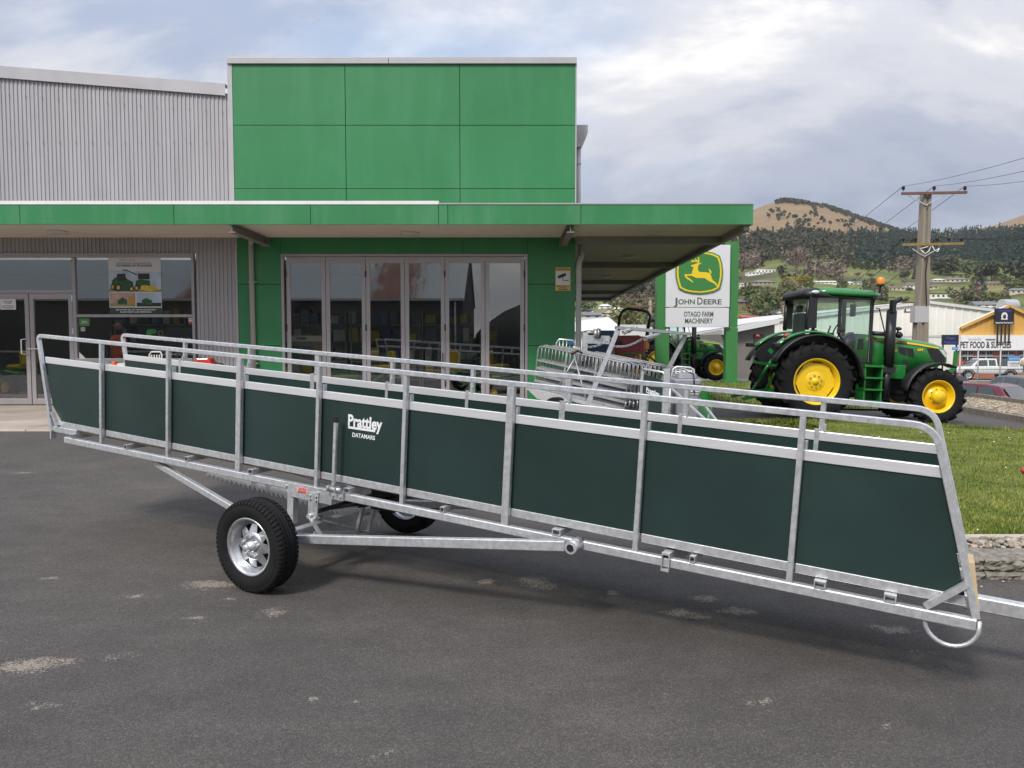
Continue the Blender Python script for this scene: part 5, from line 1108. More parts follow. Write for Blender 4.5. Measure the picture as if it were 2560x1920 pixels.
def hurdle_mesh():
    a, b = 0, HL; mb = MB(); r = .016; rc = .09
    pts = [(0, 0, .0)]+[(rc-rc*math.cos(t), 0, HH-rc+rc*math.sin(t)) for t in [math.pi/2*i/5 for i in range(6)]]+[(HL-rc+rc*math.sin(t), 0, HH-rc+rc*math.cos(t)) for t in [math.pi/2*i/5 for i in range(6)]]+[(HL, 0, 0)]
    mb.tube(pts, r, 6)
    for z, h in ((.02, .05), (.14, .05), (.26, .05), (.39, .05), (.54, .035)): mb.bar((0, 0, z), (HL, 0, z), .018, h)
    for i in range(1, 24): x = HL*i/24; mb.cyl((x, 0, .54), (x, 0, HH), .006, 5)
    for x in (HL*.33, HL*.66): mb.bar((x, .004, 0), (x, .004, HH), .012, .045, (1, 0, 0))
    for z in (.06, .22, .45): mb.cyl((HL+.012, 0, z), (HL+.012, 0, z+.09), .016, 6)
    return mb.mesh('hurdle')
hme = hurdle_mesh(); hme.materials.append(galv_d)
ORD = ['nearest', 'second', 'third', 'fourth', 'fifth', 'sixth', 'seventh', 'eighth', 'ninth', 'tenth']
for i in range(9):
    o = bpy.data.objects.new('sheep_hurdle', hme); COL.objects.link(o)
    far = i >= 6; off = Vector((.0+.03*i+(.55 if far else 0), .03+.075*i+(.20 if far else 0), -.02+(.02*(i % 2))+(-.02 if far else 0)))
    o.matrix_world = Matrix.Translation(HO) @ hm @ Matrix.Translation(off)
    tag(o, ('galvanised sheep hurdle, %s of the six in the front stack' % ORD[i]) if not far else ('galvanised sheep hurdle, %s of the three in the rear stack' % ORD[i-6]), 'hurdle', 'sheep hurdles stacked on the small trailer')
# portal frame with chain and springs standing over the load
pf = thing('lifting_frame', 'galvanised portal frame with chain and springs over the hurdle stack', 'frame', at(1470, 1015, 12.9))
PO = Vector(pf.location)
def PFB(mb, name, m=mat('galvanised_dull', (0.43, 0.44, 0.46), .42, .6, var=.15, vscale=20), **k): return mb.build(name, m, pf, off=PO, **k)
A0, A1, B1, B0 = at(1468, 1012, 12.9), at(1546, 822, 13.1), at(1714, 838, 13.5), at(1672, 920, 13.5)
mb = MB(); mb.bar(A0, A1, .045, .075, (1, 0, 0)); PFB(mb, 'leg'); mb = MB(); mb.bar(B0+(B0-B1)*.8, B1, .045, .07, (1, 0, 0)); PFB(mb, 'leg')
mb = MB(); mb.bar(A1+Vector((-.03, 0, .02)), B1+Vector((.06, 0, .02)), .16, .05); PFB(mb, 'top_beam')
for t in (.25, .48, .72): p = A1.lerp(B1, t); mb = MB(); mb.sphere(p+Vector((0, 0, .05)), .035, 8, 6); PFB(mb, 'eye_bolt')
for (p, q) in ((at(1558, 832, 13.0), at(1585, 820, 13.2)), (at(1612, 846, 13.0), at(1650, 836, 13.3))):
    mb = MB(); n = 60; d = q-p; a = d.normalized().orthogonal(); b = d.normalized().cross(a)
    mb.tube([p+d*(i/n)+(a*math.cos(i*1.3)+b*math.sin(i*1.3))*.028 for i in range(n)], .008, 5); PFB(mb, 'spring')
for (p, q) in ((at(1458, 868, 13.2), at(1530, 845, 13.1)), (at(1535, 866, 12.9), at(1606, 847, 13.0))):
    mb = MB(); n = 13; d = (q-p)/n; dn = d.normalized(); sag = .05
    for i in range(n):
        c = p+d*(i+.5)-Vector((0, 0, sag*math.sin(math.pi*(i+.5)/n))); e = dn.orthogonal().normalized() if i % 2 else dn.cross(dn.orthogonal()).normalized()
        mb.tube([c+dn*d.length*.62*math.cos(t)+e*.018*math.sin(t) for t in [2*math.pi*k/8 for k in range(8)]], .006, 4, closed=True)
    PFB(mb, 'chain')
mb = MB(); mb.cyl(at(1437, 895, 13.2), at(1467, 1005, 12.9), .014, 8); mb.cyl(at(1437, 895, 13.2), at(1400, 960, 13.2), .014, 8); PFB(mb, 'prop_strut')
mb = MB(); mb.cyl(at(1427, 886, 13.2), at(1446, 876, 13.2), .022, 8); mb.cyl(at(1446, 876, 13.2), at(1456, 884, 13.2), .018, 8); PFB(mb, 'grip_handle', black)
# stiff gate frame and blue-marked hurdle behind
bh = thing('race_gate', 'pale tube gate with blue catch standing behind the hurdle stack', 'gate', at(1412, 930, 15.4))
mb = MB(); p = [at(1389, 900, 15.4), at(1392, 856, 15.4), at(1398, 848, 15.4), at(1432, 851, 15.4), at(1436, 858, 15.4), at(1434, 900, 15.4)]; mb.tube(p, .02, 8)
for px in (1399, 1408, 1417, 1425): mb.cyl(at(px, 851, 15.4), at(px-2, 900, 15.4), .010, 6)
mb.build('gate_frame', galv, bh, off=bh.location); mb = MB(); mb.box(at(1421, 860, 15.38), at(1434, 853, 15.30)); mb.build('blue_catch', mat('catch_blue', (.02, .10, .42), .5), bh, off=bh.location)
# winch post with round weight behind
wp = thing('winch_post', 'galvanised winch head on a post behind the hurdle stack', 'winch', at(1460, 905, 14.8))
def WPB(mb, n, m=galv): return mb.build(n, m, wp, off=wp.location)
mb = MB(); mb.bar(at(1460, 900, 14.8), at(1464, 830, 14.8), .08, .10, (1, 0, 0)); mb.bar(at(1463, 848, 14.8), at(1522, 850, 14.9), .10, .16, (0, 0, 1)); WPB(mb, 'post')
mb = MB(); mb.cyl(at(1466, 830, 14.8), at(1488, 832, 14.8), .022, 10); mb.cyl(at(1484, 834, 14.8), at(1494, 834, 14.8), .085, 16); mb.cyl(at(1494, 834, 14.8), at(1497, 834, 14.8), .105, 16); WPB(mb, 'drum', galv_d); mb = MB(); mb.cyl(at(1497.2, 834, 14.8), at(1501, 834, 14.8), .09, 16); WPB(mb, 'brake_disc', black)
mb = MB(); mb.bar(at(1436, 868, 14.6), at(1450, 872, 14.6), .03, .05); mb.cyl(at(1432, 866, 14.6), at(1452, 880, 14.6), .016, 8); WPB(mb, 'tie')
# drafting gate with green sheet
dg = thing('drafting_gate', 'galvanised gate with dark green sheet and white lettering beside the grey tank', 'gate', at(1636, 1060, 12.6))
def DGB(mb, n, m=galv, **k): return mb.build(n, m, dg, off=dg.location, **k)
D = 12.6
def dp(px, py, dd=0): return at(px, py, D+dd)
q0, q1, q2, q3 = dp(1598, 1062, .1), dp(1606, 934, .1), dp(1667, 956, -.2), dp(1660, 1075, -.2)
mb = MB(); mb.add([q0, q3, q2, q1], [(0, 1, 2, 3)]); mb.add([p+Vector((.01, .015, 0)) for p in (q0, q3, q2, q1)], [(3, 2, 1, 0)]); sh = DGB(mb, 'gate_sheet', sheet_m)
mb = MB(); mb.bar(q3, q2+Vector((0, 0, .22)), .05, .10, (1, 0, 0)); DGB(mb, 'gate_post'); mb = MB(); mb.bar(q0, q1+Vector((0, 0, .04)), .03, .04, (1, 0, 0)); DGB(mb, 'gate_post')
mb = MB(); mb.tube([q1+Vector((0, 0, .02)), q1+Vector((.02, 0, .08)), q2+Vector((-.06, 0, .16)), q2+Vector((-.02, 0, .10)), q2], .018, 8); DGB(mb, 'top_hoop')
mb = MB(); mb.cyl(dp(1668, 960, -.2), dp(1662, 1075, -.2), .022, 8); mb.cyl(dp(1676, 958, -.2), dp(1670, 1075, -.2), .016, 8); DGB(mb, 'hinge_rod')
ex = (q2-q1); ex_n = ex.normalized(); up_n = (q1-q0).normalized(); nrm = ex_n.cross(up_n).normalized()
fm = Matrix((ex_n, -nrm, up_n)).transposed().to_4x4(); fm.translation = q1+ex*.20-up_n*.26-Vector(dg.location)+nrm*.004
decal(sh, fm, .85)
for (p, q) in ((dp(1680, 972, -.5), dp(1775, 1060, -1.6)), (dp(1742, 990, .3), dp(1800, 1062, -.6))):
    mb = MB(); mb.bar(p, q, .028, .028); DGB(mb, 'stay')
for a in (dp(1738, 1040, -1.1), dp(1772, 1035, -.2)): mb = MB(); mb.bar(a, a+Vector((-.03, 0, -.22)), .025, .025, (1, 0, 0)); DGB(mb, 'stay_leg')
# hoop gate right of the tank
hg = thing('hoop_gate', 'round-topped galvanised race gate behind the grey tank', 'gate', at(1708, 990, 13.1))
mb = MB(); pts = [at(1679, 990, 13.1), at(1680, 935, 13.1), at(1684, 922, 13.1), at(1692, 917, 13.1), at(1725, 919, 13.1), at(1734, 924, 13.1), at(1735, 940, 13.1), at(1733, 990, 13.1)]; mb.tube(pts, .020, 8); mb.build('hoop', galv, hg, off=hg.location)
for py in (930, 940): mb = MB(); mb.cyl(at(1681, py-2, 13.1), at(1734, py+3, 13.1), .010, 6); mb.build('rail', galv, hg, off=hg.location)
for px in (1690, 1700, 1712, 1723): mb = MB(); mb.cyl(at(px, 919, 13.1), at(px-1, 990, 13.1), .008, 6); mb.build('picket', galv, hg, off=hg.location)
# grey plastic tank with strapped lid
TY = 12.75
tk = thing('plastic_tank', 'grey plastic tank with a strapped lid among the gates', 'tank', Vector((at(1715, 1000, TY).x, TY, gz(2.9, TY))))
tk_m = mat('tank_grey', (0.26, 0.265, 0.30), .45, var=.06, vscale=8); X0, X1 = at(1683, 905, TY).x-tk.location.x, at(1746, 905, TY).x-tk.location.x
zt = at(0, 946, TY).z-tk.location.z; zl = at(0, 934, TY).z-tk.location.z
def rs(x0, x1, y0, y1, z, c=.04): return [(x0+c, y0, z), (x1-c, y0, z), (x1, y0+c, z), (x1, y1-c, z), (x1-c, y1, z), (x0+c, y1, z), (x0, y1-c, z), (x0, y0+c, z)]
mb = MB(); mb.loft([rs(X0+.03, X1-.03, -.15, .26, 0), rs(X0, X1, -.2, .3, zt-.10), rs(X0-.02, X1+.02, -.22, .32, zt-.09), rs(X0-.02, X1+.02, -.22, .32, zt-.02), rs(X0, X1, -.2, .3, zt)], smooth=False); mb.build('tank_body', tk_m, tk, bevel=.012)
mb = MB(); mb.loft([rs(X0+.06, X1-.04, -.14, .24, zt+.001), rs(X0+.08, X1-.06, -.12, .22, zl)], smooth=False); mb.build('lid', tk_m, tk, bevel=.012)
mb = MB(); mb.tube([(X1-.12, -.225, zt-.22), (X1-.12, -.225, zt-.02), (X1-.12, -.15, zl+.006), (X1-.12, .2, zl+.006)], .012, 6); mb.build('strap', black, tk)
decal(tk, T(X0+.18, -.203, zt-.19), .8)
# green scoop bin
gb = thing('feed_bin', 'open green steel bin on the grass edge beside the grey tank', 'bin', Vector((at(1758, 1000, 13.6).x, 13.6, gz(3.3, 13.6))))
zb_ = at(0, 973, 13.6).z-gb.location.z; a, b = -.17, .14
mb = MB(); mb.add([(a, -.18, 0), (b, -.18, 0), (b, .2, 0), (a, .2, 0), (a, -.05, zb_*.75), (b, -.05, zb_*.75), (b, .22, zb_), (a, .22, zb_)], [(3, 2, 1, 0), (0, 1, 5, 4), (1, 2, 6, 5), (3, 0, 4, 7), (2, 3, 7, 6)]); mb.build('bin_body', jd_green, gb)
mb = MB(); mb.bar((a-.01, .21, zb_), (b+.01, .21, zb_), .04, .05); mb.build('bin_rim', jd_green, gb)
# ================================================================ COMPACT TRACTOR WITH ROLL BAR, RED BALER
CYt = 22.0
ct = thing('compact_tractor', 'compact tractor with black roll bar and yellow seat behind the hurdles', 'tractor', Vector((at(1575, 905, CYt).x, CYt, gz(3.4, CYt))))
co = Vector(ct.location)
def CP(px, py, d=0): return at(px, py, CYt+d)-co
rollp = [CP(1541, 850), CP(1550, 790), CP(1556, 778), CP(1568, 772), CP(1606, 776), CP(1620, 780), CP(1626, 791), CP(1624, 800), CP(1614, 850)]
mb = MB(); mb.tube(rollp, .040, 10); mb.build('roll_bar', black, ct)
mb = MB(); mb.box((-.20, -.25, .80), (.25, .25, .92)); mb.box((.18, -.24, .9), (.28, .24, 1.28)); mb.build('seat', jd_yellow, ct, bevel=.05)
mb = MB(); mb.box((-.55, -.45, .55), (.5, .45, .85)); mb.build('platform', jd_green, ct, bevel=.03)
for s in (-1, 1): mb = MB(); arcstrip(mb, .1, .6, .72, .70, R(150), R(10), s*.48, s*.80, 12, .03); mb.build('fender', jd_green, ct); ag_wheel(ct, (.1, s*.62, .55), .55, .30, .30, s, 15, lh=.03)
mb = MB(); mb.loft([[(-1.7, -.26, .62), (-1.7, .26, .62), (-1.7, .26, 1.02), (-1.7, -.26, 1.02)], [(-.6, -.32, .6), (-.6, .32, .6), (-.6, .32, 1.18), (-.6, -.32, 1.18)]]); mb.build('hood', jd_green, ct, bevel=.05)
for s in (-1, 1): ag_wheel(ct, (-1.35, s*.5, .36), .36, .2, .2, s, 13, lh=.02)
mb = MB(); mb.bar(CP(1617, 850, -.4), CP(1616, 880, -.4), .05, .05, (1, 0, 0)); mb.box(CP(1613, 872, -.42), CP(1623, 857, -.47)); mb.build('lamp_bracket', amber, ct)
RY = 24.5
rb_ = thing('hay_baler', 'dark red baler cover standing behind the compact tractor', 'baler', Vector((at(1570, 905, RY).x, RY, gz(3.6, RY)))); ro_ = Vector(rb_.location)
def RP(px, py, d=0): return at(px, py, RY+d)-ro_
redm = mat('baler_red', (0.26, 0.014, 0.02), .4, coat=.3, var=.08, vscale=4)
mb = MB(); P_ = [RP(1538, 905), RP(1538, 846), RP(1545, 839), RP(1600, 838), RP(1612, 850), RP(1612, 905)]; mb.prism([(p.x, p.z) for p in P_], 1.2, T(0, 0, 0)); mb.build('body', redm, rb_, bevel=.04)
mb = MB(); mb.box(RP(1580, 846, -.02), RP(1610, 841, -.05)); mb.box((P_[0].x, .1, 0), (P_[0].x+.15, .9, P_[0].z)); mb.box((P_[5].x-.15, .1, 0), (P_[5].x, .9, P_[0].z)); mb.build('ledge', redm, rb_)
mb = MB(); mb.bar(RP(1549, 860, -.03), RP(1556, 856, -.03), .04, .16, (0, 0, 1)); mb.build('handle', black, rb_)
bc = thing('blue_container', 'blue steel container beside the white tin-roofed shed', 'container', Vector((at(1500, 905, 30).x, 30, gz(3.4, 30))))
z1_ = at(0, 826, 30).z-bc.location.z; x0_, x1_ = at(1468, 905, 30).x-bc.location.x, at(1535, 905, 30).x-bc.location.x
bl = mat('container_blue', (.05, .13, .24), .5, var=.1, vscale=3); mb = MB(); mb.box((x0_, 0, 0), (x1_, 2, z1_)); mb.build('body', bl, bc, bevel=.03)
for i in range(9): mb = MB(); xx = x0_+.05+(x1_-x0_-.15)*i/8; mb.box((xx, -.03, .1), (xx+.05, .0, z1_-.1)); mb.build('rib', bl, bc)
# ================================================================ THINGS IN THE SHOWROOM
def mower(label, loc, rz, group='ride-on mowers in the showroom'):
    t = thing('ride_on_mower', label, 'mower', loc, rz, group)
    mb = MB(); mb.loft([[(.35, -.30, .35), (.35, .30, .35), (.35, .30, .62), (.35, -.30, .62)], [(.95, -.28, .34), (.95, .28, .34), (.95, .27, .68), (.95, -.27, .68)], [(1.15, -.22, .36), (1.15, .22, .36), (1.12, .20, .58), (1.12, -.20, .58)]]); h = mb.build('hood', jd_green, t, bevel=.05)
    for s in (-1, 1): mb = MB(); mb.box((.40, s*.295, .53), (.98, s*.302, .57)); mb.build('hood_stripe', jd_yellow, h); mb = MB(); mb.sphere((1.11, s*.15, .50), .055, 8, 6, (.4, 1, .8)); mb.build('headlight', lampglass, h)
    mb = MB(); mb.loft([[(-.50, -.46, .50), (-.50, .46, .50), (-.50, .46, .60), (-.50, -.46, .60)], [(-.2, -.48, .56), (-.2, .48, .56), (-.2, .46, .66), (-.2, -.46, .66)], [(.12, -.47, .36), (.12, .47, .36), (.12, .45, .44), (.12, -.45, .44)], [(.40, -.46, .30), (.40, .46, .30), (.40, .46, .36), (.40, -.46, .36)]]); mb.build('fender_deck', jd_green, t, bevel=.03)
    mb = MB(); mb.box((-.40, -.24, .66), (.06, .24, .77)); s_ = mb.build('seat', jd_yellow, t, bevel=.05); mb = MB(); mb.box((-.48, -.22, .76), (-.36, .22, 1.10), T(0, 0, 0)); mb.build('seat_back', jd_yellow, s_, bevel=.05)
    mb = MB(); mb.cyl((.36, 0, .6), (.22, 0, .92), .03, 8); mb.tube([(.21+.05*math.cos(a), .18*math.sin(a), .93+.14*math.cos(a)*.5) for a in [2*math.pi*i/16 for i in range(16)]], .016, 6, closed=True); mb.build('steering_wheel', black, t)
    mb = MB(); mb.box((-.1, -.56, .12), (.62, .56, .24)); mb.build('cutting_deck', jd_green, t, bevel=.04)
    for x, r, w_ in ((-.28, .26, .22), (.92, .19, .15)):
        for s in (-1, 1):
            wr = bpy.data.objects.new('wheel', None); COL.objects.link(wr); wr.parent = t; wr.location = (x, s*.40, r)
            mb = MB(); mb.lathe([(r*.5, -w_/2), (r*.85, -w_/2), (r, -w_*.3), (r, w_*.3), (r*.85, w_/2), (r*.5, w_/2)], n=24); mb.build('tyre', rubber, wr); mb = MB(); mb.lathe([(r*.52, s*w_*.48), (r*.4, s*w_*.3), (r*.2, s*w_*.3), (r*.15, s*w_*.45), (0, s*w_*.45)], n=20); mb.build('rim', jd_yellow, wr)
    return t
def inX(px, Y): return at(px, 900, Y).x
mower('green ride-on mower with yellow seat nearest the folding doors', (inX(1172, 17.5), 17.5, FLOOR), R(-28)); mower('green ride-on mower parked second from the folding doors', (inX(1262, 18.9), 18.9, FLOOR), R(-18)); mower('ride-on mower with yellow bodywork behind the left door leaves', (inX(935, 17.9), 17.9, FLOOR), R(200))
mower('ride-on mower standing inside behind the entrance door', (inX(40, 18.6), 18.6, FLOOR), R(160))
# shelving with stock
shelf_m = mat('shelf_grey', (.30, .29, .28), .6); carton = [mat('carton_%s' % n, c, .7, var=.15, vscale=6) for n, c in (('kraft', (.42, .30, .17)), ('white', (.6, .6, .58)), ('green', (.04, .18, .06)), ('yellow', (.6, .45, .06)), ('grey', (.16, .17, .19)), ('blue', (.08, .16, .32)))]
SH = ['behind the first pair of door leaves', 'behind the middle door leaves', 'behind the last pair of door leaves', 'behind the shop window']
for k, px in enumerate((790, 960, 1150, 380)):
    X = inX(px, 21.5); u = thing('shelf_unit', 'grey stock shelving ' + SH[k], 'shelves', (X, 21.5, FLOOR), group='showroom shelving')
    for s in (-1, 1): mb = MB(); mb.box((s*1.02-.02, -.2, 0), (s*1.02+.02, .2, 2.1)); mb.build('upright', shelf_m, u)
    mb = MB(); mb.box((-1.0, .18, 0), (1.0, .2, 2.1)); mb.build('back_panel', shelf_m, u)
    for z in (.25, .75, 1.25, 1.75): mb = MB(); mb.box((-1.0, -.2, z), (1.0, .179, z+.03)); mb.build('shelf', shelf_m, u)
    for z in (.28, .78, 1.28, 1.78):
        x = -.95; nb_ = 0
        while x < .8:
            w_ = random.uniform(.16, .34); h = random.uniform(.18, .40)
            mb = MB(); mb.box((-w_/2, -.14, 0), (w_/2, .14, h)); cm = random.choice(carton); c = mb.build('stock_box', cm, None, bevel=.008); c.location = (X+x+w_/2, 21.5, FLOOR+z+.0305); tag(c, '%s box, %s from left on the %s shelf %s' % (cm.name.split('_')[1], ['first', 'second', 'third', 'fourth', 'fifth', 'sixth', 'seventh', 'eighth', 'ninth', 'tenth'][nb_], {.28: 'bottom', .78: 'second', 1.28: 'third', 1.78: 'top'}[z], SH[k]), 'box', 'boxes on the showroom shelves'); x += w_+random.uniform(.02, .10); nb_ += 1
# hanging round clock on the rear wall, light strip wall band
ck = thing('wall_clock', 'round dark clock with pale rim on the showroom wall', 'clock', (inX(787, 23.9)-.3, 23.9, 0)); ck.location.z = at(787, 785, 23.9).z
mb = MB(); mb.lathe([(0, -.05), (.30, -.05), (.30, 0)], axis=(0, 1, 0), n=32); mb.build('face', mat('clock_face', (.05, .06, .07), .4), ck); mb = MB(); mb.lathe([(.30, -.055), (.30, -.07), (.38, -.06), (.39, 0)], axis=(0, 1, 0), n=32); mb.build('rim', mat('clock_rim', (.35, .25, .22), .5), ck)
# display rack of leaflets near the first leaf
dr = thing('leaflet_rack', 'leaflet rack with white header behind the first door leaf', 'rack', (inX(768, 17.6), 17.6, FLOOR))
mb = MB(); mb.box((-.42, 0, 0), (.42, .05, 1.45)); mb.build('back_board', shelf_m, dr); mb = MB(); mb.box((-.42, -.02, 1.32), (.42, -.001, 1.45)); hd_ = mb.build('header', signw, dr); text('SPARES', .07, inkd, 'lettering', hd_, T(-.12, -.022, 1.385), width=.22, bold=.003)
for i in range(3):
    for j in range(3): mb = MB(); mb.box((-.38+i*.27, -.05, .30+j*.33), (-.16+i*.27, -.001, .55+j*.33)); mb.build('leaflet', carton[(i*2+j) % 6], dr)
sb_ = thing('yellow_bin', 'yellow product bin standing behind the first door leaf', 'bin', (inX(765, 16.9), 16.9, FLOOR)); mb = MB(); mb.loft([rs(-.34, .34, -.2, .2, 0), rs(-.40, .40, -.24, .24, .62)], smooth=False); mb.build('bin_body', jd_yellow, sb_, bevel=.02); text('SunGuar', .13, inkd, 'lettering', sb_, T(0, -.245, .45), width=.5)
# person in an orange vest inside the shop window
def person(label, loc, rz):
    t = thing('person', label, 'person', loc, rz); 
    J = {'pel': ((0, 0, .95), .15), 'sp': ((0, -.01, 1.15), .145), 'ch': ((0, 0, 1.36), .17), 'nk': ((0, .0, 1.50), .065), 'hd0': ((0, -.015, 1.60), .085), 'hd1': ((0, -.02, 1.70), .098), 'hd2': ((0, -.01, 1.77), .06)}
    for s, n in ((-1, 'l'), (1, 'r')):
        J.update({n+'sh': ((s*.19, 0, 1.42), .075), n+'el': ((s*.25, -.02, 1.14), .048), n+'wr': ((s*.20, -.20, .98), .034), n+'hn': ((s*.17, -.28, .97), .036), n+'hp': ((s*.10, 0, .88), .10), n+'kn': ((s*.11, -.03, .49), .066), n+'an': ((s*.11, 0, .09), .045), n+'ft': ((s*.12, -.16, .04), .038)})
    E_ = [('pel', 'sp'), ('sp', 'ch'), ('ch', 'nk'), ('nk', 'hd0'), ('hd0', 'hd1'), ('hd1', 'hd2')]+[(a.replace('*', n), b.replace('*', n)) for n in 'lr' for a, b in (('ch', '*sh'), ('*sh', '*el'), ('*el', '*wr'), ('*wr', '*hn'), ('pel', '*hp'), ('*hp', '*kn'), ('*kn', '*an'), ('*an', '*ft'))]
    ks = list(J); me = bpy.data.meshes.new('body'); me.from_pydata([J[k][0] for k in ks], [(ks.index(a), ks.index(b)) for a, b in E_], []); me.update()
    o = obj('body', me, mat('dark_workwear', (.03, .032, .04), .85), t); md = o.modifiers.new('skin', 'SKIN')
    for k, sv in zip(ks, me.skin_vertices[0].data): sv.radius = (J[k][1], J[k][1]*(.8 if k in ('pel', 'sp', 'ch') else 1)); sv.use_root = (k == 'pel')
    o.modifiers.new('sub', 'SUBSURF').render_levels = 2
    dg = bpy.context.evaluated_depsgraph_get(); me2 = bpy.data.meshes.new_from_object(o.evaluated_get(dg)); o.modifiers.clear(); o.data = me2
    mb = MB(); 
    def ring(z, a, b): return [(a*math.cos(t), b*math.sin(t), z) for t in [2*math.pi*i/16 for i in range(16)]]
    mb.loft([ring(.92, .20, .16), ring(1.1, .195, .155), ring(1.3, .225, .16), ring(1.42, .21, .14), ring(1.47, .10, .09)], cap=False); mb.build('vest', mat('hi_vis_orange', (.75, .13, .03), .7), t)
    mb = MB(); mb.sphere((0, -.02, 1.68), .112, 14, 10, (.85, 1, 1.15)); mb.build('head', mat('skin_tone', (.35, .2, .14), .6), t); mb = MB(); mb.sphere((0, .0, 1.715), .118, 14, 10, (.9, 1, 1.0)); mb.build('hair', mat('hair_dark', (.02, .015, .012), .7), t)
    mb = MB(); mb.sphere((0, -.135, 1.66), .018, 6, 5); mb.build('nose', MATS['skin_tone'], t)
person('person in an orange vest standing inside the shop window', (inX(300, 18.2), 18.2, FLOOR), R(8))
# things standing in front of the left window
cn = thing('traffic_cone', 'small orange cone standing among the pale drums under the window', 'cone', (F(286, 0, 15.6).x, 15.6, apz(0, 15.6))); cn.location.x = at(286, 915, 15.6).x
zc_ = at(0, 903, 15.6).z-cn.location.z
mb = MB(); mb.lathe([(.14, .02), (.055, zc_-.02), (.045, zc_), (0, zc_)], axis=(0, 0, 1), n=20); mb.build('cone_body', mat('cone_orange', (.70, .09, .02), .5), cn); mb = MB(); mb.box((-.19, -.19, 0), (.19, .19, .025)); mb.build('cone_base', black, cn)
for px, lab in ((258, 'pale plastic drum left of the small orange cone'), (314, 'pale plastic drum right of the small orange cone')):
    X = at(px, 915, 15.7).x; d_ = thing('plastic_drum', lab, 'drum', (X, 15.7, apz(0, 15.7)), group='pale drums under the shop window'); zz = at(0, 906, 15.7).z-d_.location.z
    mb = MB(); mb.lathe([(0, 0), (.20, 0), (.215, .04), (.215, zz*.5), (.222, zz*.52), (.215, zz*.54), (.215, zz-.10), (.15, zz-.01), (0, zz)], axis=(0, 0, 1), n=24); mb.build('drum_body', mat('drum_plastic', (.55, .55, .50), .4), d_); mb = MB(); mb.cyl((.07, 0, zz-.03), (.07, 0, zz+.02), .03, 10); mb.build('bung', black, d_)
ch_ = thing('plastic_chair', 'white plastic chair standing in front of the oil advert', 'chair', (at(376, 900, 15.5).x, 15.5, apz(0, 15.5))); zz = at(0, 880, 15.5).z-ch_.location.z
cwm = mat('chair_white', (.72, .72, .70), .4)
mb = MB(); mb.box((-.16, -.22, .43), (.16, .2, .46)); mb.build('seat', cwm, ch_)
for x in (-.16, .13):
    for y in (-.21, .17): mb = MB(); mb.box((x, y, 0), (x+.03, y+.03, .43)); mb.build('leg', cwm, ch_)
mb = MB(); mb.tube([(-.12, .2, .46), (-.125, .24, zz-.05), (-.09, .25, zz), (.09, .25, zz), (.125, .24, zz-.05), (.12, .2, .46)], .018, 8); bk_ = mb.build('backrest', cwm, ch_)
for i in range(4): mb = MB(); x = -.08+i*.053; mb.box((x-.012, .225, .5), (x+.012, .235, zz-.06)); mb.build('back_slat', cwm, bk_)
rm = thing('red_motor_tiller', 'red motor tiller with black engine in front of the ribbed wall', 'machine', (at(505, 915, 15.3).x, 15.3, apz(0, 15.3))); zz = at(0, 905, 15.3).z-rm.location.z
rdm = mat('tiller_red', (.55, .03, .015), .35, coat=.3)
mb = MB(); mb.loft([rs(-.16, .30, -.16, .16, zz-.20), rs(-.10, .22, -.14, .14, zz+.08)], smooth=False); mb.build('engine_cover', rdm, rm, bevel=.03); mb = MB(); mb.box((-.26, -.17, .30), (.02, .17, zz+.01)); mb.build('engine_block', black, rm, bevel=.02)
mb = MB(); mb.tube([(-.1, -.1, .3), (.05, -.1, zz+.05), (-.12, -.12, zz+.22), (-.20, -.12, zz+.26)], .012, 6); mb.tube([(.1, .1, .3), (.15, .12, zz), (.38, .12, zz-.05)], .016, 6); mb.build('handlebar', black, rm)
mb = MB(); mb.lathe([(.06, -.07), (.2, -.07), (.22, 0), (.2, .07), (.06, .07)], (0, 0, .22), n=20); mb.lathe([(.06, -.07), (.2, -.07), (.22, 0), (.2, .07), (.06, .07)], (0, .2, .22), n=20); mb.build('tiller_wheel', rubber, rm); mb = MB(); mb.box((-.24, -.18, zz-.09), (-.04, -.171, zz-.01)); mb.build('price_tag', mat('tag_pink', (.75, .40, .45), .6), rm)
mb = MB(); mb.box((-.2, -.15, .2), (.25, .15, .36)); mb.build('gearbox', rdm, rm, bevel=.02)
